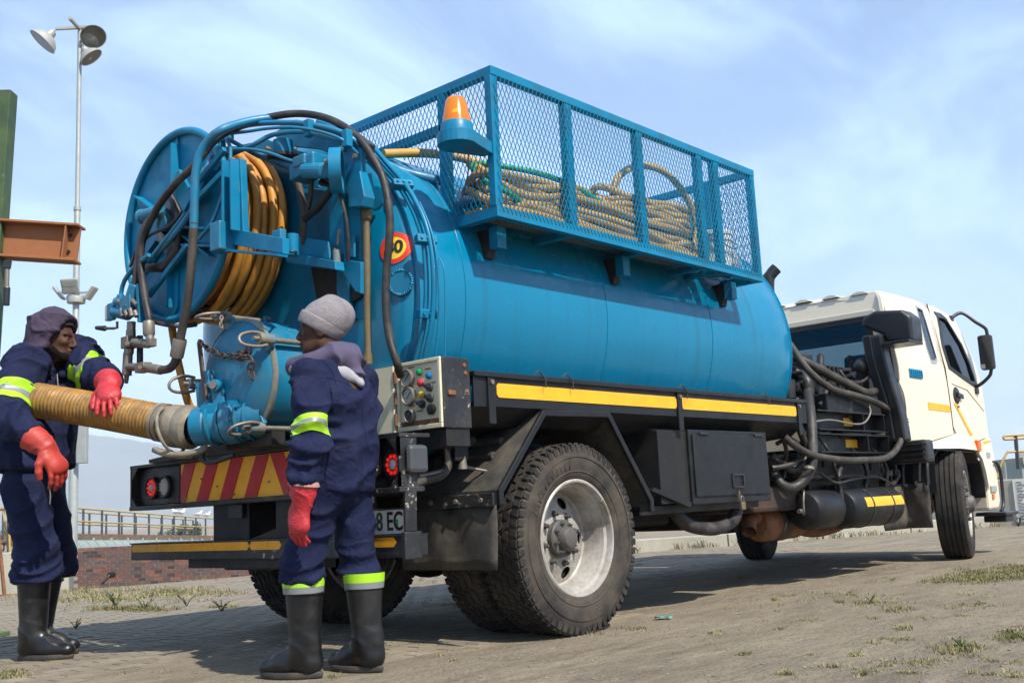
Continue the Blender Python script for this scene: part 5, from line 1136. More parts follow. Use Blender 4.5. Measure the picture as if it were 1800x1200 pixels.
# ---- swing frame carrying the reel
q = MB()
xf = RX0-0.03
def slab(name, pts, x0, x1, m_='blue', bev=0.004, par=None):
    P = [atX(px, py, x0) for px, py in pts]; return MB().prism([(p[1], p[2]) for p in P], 'x', x0, x1).build(name, M[m_], par or TR, bevel=bev)
arm = slab('swing_frame', [(398, 283), (422, 278), (427, 405), (497, 418), (497, 446), (398, 428)], xf-0.02, xf+0.02)
# flanges standing aft: gives the channel look
for (a, b) in (((398, 283), (398, 428)), ((412, 280), (414, 405))):
    p0, p1 = atX(*a, xf-0.045), atX(*b, xf-0.045); MB().bar(p0, p1, 0.010, 0.055, up=(1, 0, 0)).build('frame_flange', M['blue'], arm)
p0, p1 = atX(397, 440, xf-0.03), atX(497, 449, xf-0.03); MB().bar(p0, p1, 0.06, 0.012).build('frame_flange', M['blue'], arm)
MB().obox((atX(398, 405, xf)+atX(415, 435, xf))/2+np.array([-0.05, 0, 0]), (0.05, 0, 0), (0, 0.045, 0.0), (0, 0, 0.075)).build('frame_shoe', M['blue_worn'], arm, bevel=0.008)
for py in (403, 434):
    MB().bar(atX(318, py-3, RX0-0.035), atX(398, py, RX0-0.035), 0.05, 0.012).build('crossbar', M['blue'], arm)
MB().bar(atX(318, 412, RX0-0.012), atX(398, 418, RX0-0.012), 0.016, 0.07).build('crossbar_web', M['blue'], arm)
# diagonal stays from the hub to the frame
for a, b in (((330, 345), (395, 262)), ((338, 360), (410, 285)), ((262, 520), (330, 430))):
    MB().bar(atX(*a, RX0-0.07), atX(*b, RX0-0.05), 0.025, 0.03).build('stay', M['blue'], arm, bevel=0.004)
p = atX(321, 335, RX0-0.10); MB().obox(p, (0.012, 0, 0), (0, 0.07, 0.09), (0, -0.045, 0.035)).build('stay_plate', M['blue'], arm, bevel=0.003)
MB().tube([atX(262, 470, RX0-0.06), atX(290, 470, RX0-0.06), atX(312, 440, RX0-0.06), atX(316, 380, RX0-0.06), atX(300, 345, RX0-0.06)], 0.028, 8).build('drive_chain_guard', M['plastic_k'], arm, smooth=50)
# hinge between the two arms
hp = atX(508, 425, -1.44)
hg = MB().obox(atX(491, 427, -1.48), (0.02, 0, 0), (0, 0.035, 0), (0, 0, 0.065)).build('hinge_knuckle', M['blue_worn'], TR, bevel=0.006)
MB().cyl(atX(514, 412, -1.42), atX(514, 450, -1.42), 0.032, 0.032, 16).build('hinge_pin', M['blue'], hg, smooth=40, bevel=0.003)
MB().cyl(atX(487, 427, -1.50), atX(487, 427, -1.53), 0.018, 0.018, 6).build('hinge_bolt', M['steel'], hg)
MB().tube(catmull([atX(487, 450, -1.46), atX(500, 443, -1.5), atX(516, 443, -1.48), atX(521, 444, -1.42)], 0.02), 0.007, 6).build('hinge_strap', M['under'], hg, smooth=60)
a2 = slab('support_arm', [(500, 443), (588, 458), (590, 474), (503, 461)], -1.26, -1.20)
slab('support_arm_web', [(520, 416), (576, 424), (580, 456), (522, 448)], -1.22, -1.205, par=a2)
MB().cyl(atX(592, 440, -1.20), atX(593, 470, -1.20), 0.022, 0.022, 14).build('pivot', M['blue_edge'], a2, smooth=40)
MB().tube([atX(594, 430, -1.20), atX(595, 418, -1.20), atX(597, 403, -1.20)], 0.008, 8).build('pivot_pin', M['steel'], a2, smooth=50)
br = slab('arm_bracket', [(597, 455), (634, 460), (634, 516), (624, 512), (598, 474)], -1.16, -1.13)
slab('arm_bracket_gusset', [(604, 425), (622, 412), (622, 452), (603, 452)], -1.15, -1.135, par=br)
# mast column and head of the swing crane
col_ = MB().bar(atX(607, 560, -1.10), atX(604, 330, -1.10), 0.10, 0.03, up=(1, 0, 0)).build('crane_column', M['blue'], TR, bevel=0.004)
slab('column_side', [(576, 330), (600, 336), (606, 470), (580, 450)], -1.16, -1.12, par=col_)
slab('column_side', [(610, 340), (633, 330), (634, 470), (612, 462)], -1.12, -1.09, par=col_)
slab('column_foot', [(546, 470), (622, 480), (634, 520), (600, 545), (560, 548)], -1.10, -1.08, 'under', par=col_)
slab('boom_plate', [(478, 235), (500, 222), (610, 240), (636, 262), (634, 330), (612, 345), (600, 320), (590, 275), (560, 262), (500, 256)], -1.16, -1.13, par=col_)
slab('boom_top', [(490, 214), (520, 210), (608, 226), (640, 250), (636, 262), (604, 244), (494, 226)], -1.16, -1.08, 'black_worn', par=col_)
MB().cyl(atX(498, 248, -1.30), atX(498, 276, -1.30), 0.055, 0.055, 20).build('slew_post', M['blue'], col_, smooth=40, bevel=0.003)
MB().cyl(atX(498, 274, -1.30), atX(498, 279, -1.30), 0.085, 0.085, 20).build('slew_flange', M['under'], col_, smooth=40)
q = MB(); q.obox(atX(545, 296, -1.30), (0.06, 0, 0), (0, 0.10, -0.01), (0, 0.0, 0.045)); q.cyl(atX(535, 300, -1.34), atX(570, 300, -1.34), 0.04, 0.04, 16); q.obox(atX(535, 285, -1.33), (0.04, 0, 0), (0, 0.05, 0), (0, 0, 0.03)); q.build('hydraulic_motor', M['blue_worn'], TR, bevel=0.01)
MB().lathe([(0.10, -0.03), (0.115, -0.03), (0.115, 0.03), (0.10, 0.03)], atX(592, 300, -1.29), (0.7, -0.7, 0), 28).build('drive_cover', M['blue'], TR, smooth=40)
MB().tube([atX(565, 320, -1.25), atX(585, 330, -1.25), atX(560, 365, -1.25), atX(535, 385, -1.25)], 0.02, 8).build('drive_link', M['under'], TR, smooth=50)
slab('box_bracket', [(612, 320), (632, 300), (640, 345), (636, 362), (612, 364)], -1.20, -1.12, par=col_)
slab('frame_plate', [(420, 255), (470, 245), (500, 258), (560, 275), (560, 330), (530, 330), (500, 290), (440, 275)], -1.17, -1.155, 'blue', par=col_)
slab('back_plate', [(540, 330), (640, 345), (640, 560), (545, 560)], -1.075, -1.065, 'blue', par=col_)
hose('return_hose', [atX(520, 310, -1.2), atX(530, 345, -1.2), atX(534, 385, -1.2), atX(528, 425, -1.2)], 0.02, M['hose_dust'], TR)
# bronze standpipe
spx = -1.12
st = MB().cyl(atX(644, 385, spx), atX(647, 625, spx), 0.019, 0.019, 14).build('standpipe', M['brass'], TR, smooth=40)
MB().lathe([(0.019, 0), (0.028, 0.01), (0.028, 0.05), (0.024, 0.06)], atX(645, 388, spx), (0, 0, 1), 16).build('union', M['brass'], st, smooth=35)
q = MB(); q.lathe([(0.024, 0.0), (0.026, 0.0), (0.026, 0.02), (0.032, 0.03), (0.032, 0.085), (0.028, 0.09), (0.028, 0.11), (0.0, 0.11)], atX(645, 364, spx), (0, 0, 1), 18); q.build('pipe_elbow', M['blue'], st, smooth=40)
q = MB(); q.cyl(atX(645, 348, spx), atX(664, 350, spx+0.10), 0.022, 0.022, 14); q.cyl(atX(659, 348, spx+0.05), atX(664, 350, spx+0.07), 0.062, 0.062, 24); q.build('flange_joint', M['blue'], st, smooth=40)
for px in (641, 650): MB().cyl(atX(px, 305, spx), atX(px, 328, spx), 0.010, 0.010, 8).build('grease_line', M['steel'], st)
MB().cyl(atX(647, 622, spx), atX(647, 640, spx), 0.026, 0.026, 12).build('union', M['brass'], st, smooth=40)

# more lines and fittings about the swing head
over([(360, 300, -1.55), (392, 268, -1.50), (430, 262, -1.45), (470, 268, -1.40), (510, 282, -1.36), (548, 290, -1.33), (575, 288, -1.30)], 0.009)
over([(388, 236, -1.47), (430, 232, -1.43), (470, 226, -1.39), (515, 224, -1.35), (560, 231, -1.30), (602, 246, -1.24), (630, 272, -1.16)], 0.009)
over([(395, 240, -1.47), (405, 262, -1.49), (402, 300, -1.53), (390, 345, -1.56), (372, 392, -1.58), (350, 420, -1.58)], 0.010)
over([(560, 305, -1.28), (590, 330, -1.24), (606, 372, -1.22), (612, 420, -1.20), (612, 460, -1.18)], 0.010, 'hose_k')
over([(548, 318, -1.27), (545, 350, -1.26), (536, 392, -1.24), (533, 430, -1.22)], 0.012, 'hose_dust')
over([(228, 470, -1.64), (240, 440, -1.63), (262, 415, -1.62), (300, 395, -1.60), (330, 360, -1.58)], 0.008, 'hose_k')
for px, py, x in ((572, 285, -1.31), (574, 296, -1.30), (578, 303, -1.29)):
    p = atX(px, py, x); MB().cyl(p, p+np.array([0.02, -0.05, 0]), 0.016, 0.016, 6).build('line_fitting', M['steel'], TR)
for px, py, x in ((470, 262, -1.28), (515, 262, -1.22), (560, 280, -1.20), (600, 262, -1.18), (625, 275, -1.17), (620, 350, -1.15), (586, 440, -1.18)):
    p = atX(px, py, x); MB().cyl(p+np.array([0.02, 0, 0]), p-np.array([0.015, 0, 0]), 0.013, 0.013, 6).build('bolt', M['steel'], TR)
for (px, py) in ((405, 300), (420, 330), (405, 380)):
    p = atX(px, py, xf-0.022); MB().obox(p, (0.001, 0, 0), (0, 0.004, 0), (0, 0, 0.03)).build('paint_scar', M['blue_edge'], arm)
# ---- cage of angle iron and expanded metal on the right shoulder of the tank
CX0, CX1, CY, CZ0, CZ1 = -0.546, 2.268, -1.197, 2.194, 3.03
YI = 0.10
cage = MB().bar((CX0-0.0, CY+0.025, CZ1-0.025), (CX1, CY+0.025, CZ1-0.025), 0.05, 0.05).build('cage', M['blue'], TR, bevel=0.003)
def cbar(name, a, b, w=0.05, h=0.05, up=(0, 0, 1)): return MB().bar(a, b, w, h, up).build(name, M['blue'], cage, bevel=0.003)
cbar('rail', (CX0, CY+0.025, CZ0+0.03), (CX1, CY+0.025, CZ0+0.03), 0.05, 0.06)
for x in (CX0+0.025, 0.11, 0.82, 1.525, 1.735, CX1-0.025):
    w = 0.055 if x in (CX0+0.025, CX1-0.025) else 0.065
    cbar('post', (x, CY+0.027, CZ0+0.06), (x, CY+0.027, CZ1-0.05), w, 0.046, up=(0, 1, 0))
for x in (CX0+0.025, CX1-0.025):
    cbar('end_rail', (x, CY+0.05, CZ1-0.025), (x, YI, CZ1-0.025)); cbar('end_rail', (x, CY+0.05, CZ0+0.03), (x, -0.80, CZ0+0.03), 0.05, 0.06)
    cbar('end_rail', (x, -0.80, 2.79), (x, YI, 2.79), 0.05, 0.045)
    cbar('end_post', (x, -0.81, CZ0+0.06), (x, -0.81, CZ1-0.05), 0.05, 0.06, up=(0, 1, 0)); cbar('end_post', (x, YI-0.025, 2.76), (x, YI-0.025, CZ1-0.05), 0.05, 0.05)
for x in (0.11, 0.82, 1.525, 1.735):
    cbar('floor_bar', (x, CY+0.05, CZ0+0.02), (x, -0.86, CZ0+0.02), 0.05, 0.04)
cbar('inner_rail', (CX0+0.05, YI-0.025, 2.80), (CX1-0.05, YI-0.025, 2.80), 0.04, 0.04)
for x in (-0.40, 0.75, 2.05):
    o = MB().prism([(CY+0.18, CZ0), (-0.86, CZ0), (-0.90, CZ0-0.16), (-0.97, CZ0-0.16)], 'x', x, x+0.06).build('cage_bracket', M['under'], cage)
    MB().box(x-0.005, x+0.065, -1.06, -1.0, CZ0-0.12, CZ0).build('bracket_leg', M['blue'], cage)
def expanded(name, o, du, dv, nu, nv, wu, wv, nrm_, keep=None, th=0.0038):
    """diamond mesh: o origin, du/dv unit axes, cells wu x wv (long way along dv)"""
    o, du, dv, n = V3(o), nrm(du), nrm(dv), nrm(nrm_); q = MB()
    for i in range(nu*2):
        for j in range(nv*2):
            # zigzag strands between lattice nodes
            if (i+j) % 2: continue
            a = o+du*i*wu/2+dv*j*wv/2
            for k in (1, -1):
                i2, j2 = i+1, j+k
                if j2 < 0 or j2 > nv*2: continue
                b = o+du*i2*wu/2+dv*j2*wv/2
                if keep and not (keep(a) and keep(b)): continue
                d = nrm(b-a); s_ = np.cross(n, d)*th*0.5; nn_ = n*0.0013
                vs = [a-s_-nn_, a+s_-nn_, a+s_+nn_, a-s_+nn_, b-s_-nn_, b+s_-nn_, b+s_+nn_, b-s_+nn_]
                q.add(vs, [(0, 1, 5, 4), (1, 2, 6, 5), (2, 3, 7, 6), (3, 0, 4, 7)])
    return q.build(name, M['blue'], cage)
WU, WV = 0.033, 0.070
expanded('mesh_panel', (CX0+0.02, CY-0.002, CZ0+0.03), (1, 0, 0), (0, 0, 1), int((CX1-CX0-0.04)/WU), int((CZ1-CZ0-0.03)/WV), WU, WV, (0, 1, 0))
for x in (CX0-0.002, CX1+0.002):
    expanded('mesh_panel', (x, CY+0.02, CZ0+0.03), (0, 1, 0), (0, 0, 1), int((YI-CY)/WU), int((CZ1-CZ0-0.03)/WV), WU, WV, (1, 0, 0), keep=lambda p: math.hypot(p[1], p[2]-TZ) > TRAD+0.01 and (p[2] > CZ0+0.03))
expanded('mesh_floor', (CX0+0.03, CY+0.05, CZ0+0.045), (1, 0, 0), (0, 1, 0), int((CX1-CX0-0.06)/WU), 4, WU, WV, (0, 0, 1))
# beacon on its bracket at the rear corner
bp = np.array([-0.775, -1.15, 2.60])
q = MB(); outline = []
for t in np.linspace(R(60), R(300), 17): outline.append((bp[0]+0.105*math.cos(t), bp[1]+0.105*math.sin(t)))
outline += [(CX0+0.0, bp[1]-0.035), (CX0+0.0, bp[1]+0.03)]
bk = MB().prism(outline, 'z', 2.535, 2.60).build('beacon_bracket', M['blue'], TR, bevel=0.003)
MB().lathe([(0.0, 0), (0.088, 0), (0.083, 0.05), (0.080, 0.055)], (bp[0], bp[1], 2.60), (0, 0, 1), 28).build('beacon_base', M['blue'], bk, smooth=35)
MB().lathe([(0.078, 0.055), (0.074, 0.075), (0.055, 0.175), (0.045, 0.192), (0.02, 0.20), (0, 0.201)], (bp[0], bp[1], 2.60), (0, 0, 1), 28).build('beacon_lens', M['amber'], bk, smooth=60)
MB().ball((bp[0]-0.01, bp[1]-0.01, 2.70), (0.016, 0.016, 0.024), 12, 8).build('beacon_bulb', M['amber_glow'], bk, smooth=60)
MB().lathe([(0.05, 0.056), (0.052, 0.062), (0.03, 0.10), (0.0, 0.10)], (bp[0], bp[1], 2.60), (0, 0, 1), 20).build('reflector', M['orange'], bk, smooth=50)
hose('beacon_wire', [(-0.70, -1.15, 2.535), (-0.69, -1.14, 2.47), (-0.66, -1.10, 2.40), (-0.60, -1.0, 2.33)], 0.004, M['rust'], TR, 6)
# ---- exhaust stack tip seen past the cage
q = MB(); q.tube(catmull([(3.45, -0.62, 1.5), (3.45, -0.62, 2.40), (3.46, -0.63, 2.50), (3.49, -0.68, 2.56)], 0.05), 0.04, 14, rfun=lambda t: 1.0 if t < 0.85 else 1.25); q.build('exhaust_stack', M['plastic_k'], TR, smooth=50)
# ---- blower / pump unit between tank and cab
q = MB(); q.box(3.40, 4.50, -0.80, 0.6, 1.30, 1.72); eng = q.build('blower_unit', M['engine'], TR, bevel=0.04)
for i, x in enumerate(np.linspace(3.50, 4.40, 12)): MB().box(x-0.012, x+0.012, -0.835, -0.5, 1.34, 1.75).build('cooling_fin', M['engine'], eng, bevel=0.006)
MB().cyl((3.85, -0.84, 1.58), (3.85, 0.3, 1.58), 0.17, 0.17, 24).build('blower_case', M['engine'], eng, smooth=40, bevel=0.01)
MB().cyl((4.18, -0.82, 1.56), (4.18, 0.3, 1.56), 0.14, 0.14, 24).build('blower_case', M['engine'], eng, smooth=40, bevel=0.01)
for k in range(8):
    a = k*math.pi/4; MB().bar((3.85+0.05*math.cos(a), -0.85, 1.58+0.05*math.sin(a)), (3.85+0.16*math.cos(a), -0.845, 1.58+0.16*math.sin(a)), 0.012, 0.02, up=(0, 1, 0)).build('case_rib', M['engine'], eng)
q = MB(); q.cyl(atY(1442, 645, -0.75), atY(1442, 626, -0.75), 0.035, 0.03, 12); q.cyl(atY(1442, 626, -0.75), atY(1442, 622, -0.75), 0.018, 0.018, 8); q.build('breather', M['engine'], eng, smooth=40)
p = atY(1494, 632, -0.75); MB().tube([p+np.array([0.03*math.cos(t), 0, 0.035*math.sin(t)]) for t in np.linspace(0, 6.283, 15)[:-1]], 0.010, 8, closed=True).build('lifting_eye', M['engine'], eng, smooth=60); MB().bar(p-np.array([0, 0, 0.03]), p-np.array([0, 0, 0.10]), 0.03, 0.02).build('eye_stem', M['engine'], eng)
p = atY(1515, 643, -0.92); MB().ball(p, 0.072, 20, 14).build('accumulator', M['engine'], eng, smooth=60); MB().cyl(p+np.array([0.05, 0, -0.03]), p+np.array([0.09, 0.02, -0.22]), 0.028, 0.03, 12).build('accumulator_pipe', M['engine'], eng, smooth=40)
q = MB(); q.tube(catmull([atY(1398, 655, -0.8), atY(1410, 663, -0.85), atY(1418, 672, -0.9), atY(1420, 690, -0.9), atY(1420, 720, -0.95)], 0.03), 0.05, 12); q.build('elbow_pipe', M['engine'], eng, smooth=50)
MB().tube(catmull([atY(1386, 668, -0.85), atY(1388, 700, -0.85)], 0.05), 0.05, 10).build('pump_pipe', M['engine'], eng, smooth=50); q = MB(); q.obox(atY(1400, 640, -0.7), (0.12, 0, 0), (0, 0.1, 0), (0, 0, 0.08)); q.build('pump_cover', M['engine'], eng, bevel=0.02); q = MB(); q.obox(atY(1402, 690, -0.75), (0.1, 0, 0), (0, 0.1, 0), (0, 0, 0.1)); q.build('pump_body', M['engine'], eng, bevel=0.02)
# stepped black channels with reflective tape
def channel(z0, z1, xr, xl_=3.05):
    y0 = -1.14; c = MB(); c.box(xl_, xr, y0+0.10, y0+0.112, z0, z1); c.box(xl_, xr+0.03, y0, y0+0.112, z1, z1+0.010); c.box(xl_, xr+0.06, y0, y0+0.112, z0-0.010, z0); c.box(xr-0.42, xr-0.41, y0+0.0, y0+0.10, z0, z1); c.box(xr-0.01, xr, y0, y0+0.10, z0, z1); return c.build('step_channel', M['black'], TR)
c1 = channel(1.165, 1.30, 4.28); c2 = channel(0.99, 1.12, 4.33)
MB().box(3.69, 4.08, -1.047, -1.042, 1.205, 1.27).build('reflective_tape', M['tape'], c1); MB().box(3.69, 4.10, -1.047, -1.042, 1.03, 1.095).build('reflective_tape', M['tape'], c2)
MB().box(3.42, 4.22, -1.05, -0.7, 1.31, 1.46).build('battery_box', M['black'], TR, bevel=0.01)
MB().box(3.0, 4.5, -1.0, -0.5, 0.78, 0.985).build('shelf_body', M['under'], TR, bevel=0.02)
MB().ball((3.62, -1.02, 1.14), (0.06, 0.06, 0.045), 12, 8).build('filter_bowl', M['engine'], TR, smooth=60)
# lower frame plates and lightening holes
q = sheet([(3.25, 0.60), (4.55, 0.60), (4.50, 0.95), (4.1, 0.98), (3.9, 0.88), (3.6, 0.90), (3.45, 0.98), (3.3, 0.95)], [[(3.82+0.07*math.cos(t), 0.80+0.07*math.sin(t)) for t in np.linspace(0, 6.283, 17)[:-1]], [(4.25+0.07*math.cos(t), 0.80+0.07*math.sin(t)) for t in np.linspace(0, 6.283, 17)[:-1]]], lambda u, v: (u, -0.90, v), 0.012, normal=(0, -1, 0)); q.build('hanger_plate', M['black'], TR)
# air tanks
def airtank(x0, x1, y, z, r, name='air_tank'):
    pr = [(0.0, -0.05), (r*0.5, -0.04), (r*0.85, -0.02), (r, 0.02), (r, x1-x0-0.02), (r*0.85, x1-x0+0.02), (r*0.5, x1-x0+0.04), (0, x1-x0+0.05)]
    return MB().lathe(pr, (x0, y, z), (1, 0, 0), 32).build(name, M['black'], TR, smooth=35)
t1 = airtank(2.97, 3.38, -1.00, 0.555, 0.15); t2 = airtank(3.52, 4.42, -1.03, 0.545, 0.158)
for x in (3.80, 4.20): MB().lathe([(0.158, -0.012), (0.163, -0.012), (0.163, 0.012), (0.158, 0.012)], (x, -1.03, 0.545), (1, 0, 0), 32).build('strap', M['black_worn'], t2, smooth=30)
for x0, x1 in ((3.66, 3.785), (3.815, 4.185), (4.215, 4.40)):
    pr = MB(); vs = []; k = 6
    for i in range(k+1):
        a = R(150)+R(28)*i/k
        for x in (x0, x1): vs.append((x, -1.03+0.1605*math.cos(a), 0.545+0.1605*math.sin(a)))
    pr.add(vs, [(2*i, 2*i+2, 2*i+3, 2*i+1) for i in range(k)]); pr.build('reflective_tape', M['tape'], t2)
for t_, x in ((t1, 2.92), (t2, 3.47)):
    MB().cyl((x, -1.0, 0.55), (x-0.05, -1.0, 0.55), 0.016, 0.016, 8).build('drain_plug', M['steel'], t_)
MB().tube(catmull([(2.95, -1.0, 0.70), (2.88, -1.05, 0.70), (2.84, -1.06, 0.62), (2.85, -1.05, 0.53), (2.93, -1.0, 0.54)], 0.02), 0.008, 6).build('air_pipe', M['steel'], t1, smooth=60)
MB().tube(catmull([(3.50, -1.06, 0.50), (3.46, -1.07, 0.62), (3.47, -1.06, 0.78), (3.55, -1.04, 0.86), (3.66, -1.0, 0.86)], 0.03), 0.022, 8).build('air_pipe', M['hose_k'], t2, smooth=60)
for x in (3.95, 4.36): MB().tube(catmull([(x, -1.06, 0.70), (x+0.01, -1.08, 0.85), (x-0.06, -1.06, 0.96), (x-0.18, -1.03, 1.03)], 0.03), 0.018, 8).build('tank_strap_rod', M['black'], t2, smooth=60)
MB().tube(catmull([(4.45, -1.0, 0.70), (4.6, -1.02, 0.72), (4.8, -1.0, 0.80)], 0.03), 0.022, 8).build('air_pipe', M['hose_k'], t2, smooth=60)
# muffler and tail pipe, rusty
mu = MB().lathe([(0.0, 0), (0.09, 0.0), (0.125, 0.03), (0.13, 0.06), (0.13, 0.55), (0.12, 0.60), (0.05, 0.63)], (2.72, -0.72, 0.465), (1, 0, 0), 28).build('muffler', M['rust'], TR, smooth=40)
MB().lathe([(0.131, 0.0), (0.137, 0.01), (0.137, 0.16), (0.131, 0.17)], (2.90, -0.72, 0.465), (1, 0, 0), 28).build('muffler_band', M['rusty_black'], mu, smooth=40)
q = MB().tube(catmull([(2.80, -0.72, 0.50), (2.68, -0.72, 0.52), (2.58, -0.74, 0.50), (2.50, -0.78, 0.42)], 0.03), 0.055, 14, cap=False); q.build('tail_pipe', M['rust'], mu, smooth=50)
MB().tube(catmull([(3.3, -0.70, 0.42), (3.7, -0.70, 0.37), (4.2, -0.68, 0.40), (4.6, -0.60, 0.5)], 0.05), 0.05, 12).build('exhaust_pipe', M['rust'], mu, smooth=50)
MB().box(2.3, 3.0, -0.95, -0.4, 0.56, 0.75).build('heat_shield', M['rusty_black'], TR, bevel=0.03)
# hoses hanging in the gap
def H(L, r, m='hose_k', name='coolant_hose'): return hose(name, [atY(px, py, y) for px, py, y in L], r, M[m], TR, 11)
H([(1385, 600, -0.75), (1400, 622, -0.9), (1425, 655, -1.0), (1462, 683, -1.08), (1500, 694, -1.10), (1535, 705, -1.12), (1560, 720, -1.12), (1572, 740, -1.12), (1567, 756, -1.10), (1553, 764, -1.05), (1535, 760, -1.0)], 0.028, 'hose_dust')
H([(1392, 625, -0.8), (1420, 638, -0.9), (1465, 662, -1.0), (1500, 680, -1.04), (1523, 690, -1.05), (1545, 686, -1.03), (1555, 684, -1.0)], 0.036, 'hose_dust')
H([(1530, 643, -0.98), (1553, 652, -1.05), (1572, 668, -1.12), (1584, 695, -1.18), (1588, 730, -1.2), (1586, 765, -1.2), (1575, 790, -1.2), (1555, 805, -1.2), (1520, 808, -1.2), (1480, 808, -1.2), (1430, 800, -1.18), (1400, 785, -1.15), (1378, 767, -1.1)], 0.027, 'hose_dust')
H([(1420, 690, -0.98), (1425, 730, -1.1), (1428, 780, -1.15), (1426, 820, -1.15), (1412, 845, -1.1), (1392, 857, -1.05), (1372, 850, -1.0), (1360, 830, -0.95)], 0.039)
H([(1402, 745, -1.1), (1410, 765, -1.1), (1418, 790, -1.1), (1412, 815, -1.1), (1395, 827, -1.05), (1375, 815, -1.0), (1356, 800, -0.95)], 0.028)
H([(1398, 775, -1.12), (1410, 800, -1.12), (1398, 812, -1.1), (1375, 820, -1.05), (1357, 822, -1.0)], 0.020)
H([(1376, 770, -1.05), (1382, 790, -1.05), (1380, 815, -1.0), (1378, 840, -1.0)], 0.016)
H([(1425, 742, -1.13), (1460, 738, -1.14), (1500, 745, -1.15), (1520, 742, -1.15), (1530, 725, -1.14), (1527, 712, -1.1)], 0.008, 'steel', 'cable')
MB().lathe([(0.040, 0), (0.043, 0), (0.043, 0.02), (0.040, 0.02)], atY(1421, 825, -1.15), (0.3, 0, 1), 16).build('hose_band', M['steel'], TR)
# ---- cab
KB = 1.15                      # half width at the belt
def cab_y(z): return -(KB-0.13*max(0.0, z-1.75)) if z < 2.25 else -(KB-0.065-0.13*max(0, z-2.25)**1.0-0.9*max(0, z-2.30)**1.6)
def cabpt(px, py):
    y = -KB
    for i in range(20): p = atY(px, py, y); y = 0.5*y+0.5*cab_y(p[2])
    return (p[0], p[2])
XR = 4.70
cab = MB().box(XR+0.10, 6.55, -1.0, 1.0, 1.04, 1.10).build('cab', M['under'], TR)
win = [cabpt(*p) for p in ((1644, 551), (1655, 554), (1664, 562), (1690, 606), (1704, 638), (1716, 675), (1712, 677), (1690, 662), (1668, 646), (1657, 610))]
qw = [cabpt(*p) for p in ((1609, 537), (1620, 543), (1626, 560), (1647, 632), (1645, 637), (1637, 636), (1628, 610), (1611, 545))]
door_out = [cabpt(*p) for p in ((1632, 537), (1645, 541), (1662, 550), (1676, 566), (1700, 608), (1718, 655), (1728, 705), (1733, 760), (1733, 782))]
xb = [p for p in door_out]
xd = 5.86
door = [(5.90, 2.46), (6.10, 2.455), (6.38, 2.40), (6.50, 2.34), (6.62, 2.15), (6.74, 1.92), (6.80, 1.70), (6.83, 1.40), (6.83, 1.16), (6.55, 1.12), (6.40, 1.10), (5.92, 1.19), (5.86, 1.25), (5.855, 1.5), (5.83, 1.8)]
rear_q = [(XR, 1.09), (5.3, 1.10), (5.86, 1.17), (5.845, 1.25), (5.84, 1.5), (5.815, 1.8), (5.885, 2.46), (5.6, 2.475), (5.2, 2.475), (XR+0.05, 2.46), (XR, 2.38)]
sill = [(XR+0.06, 1.085), (XR+0.06, 1.04), (5.0, 1.02), (5.9, 1.03), (6.35, 1.015), (6.47, 0.93), (6.53, 0.80), (6.56, 0.66), (6.62, 0.66), (6.66, 0.80), (6.82, 0.92), (6.83, 1.15), (6.55, 1.11), (6.40, 1.09), (5.92, 1.18), (5.86, 1.165), (5.3, 1.09)]
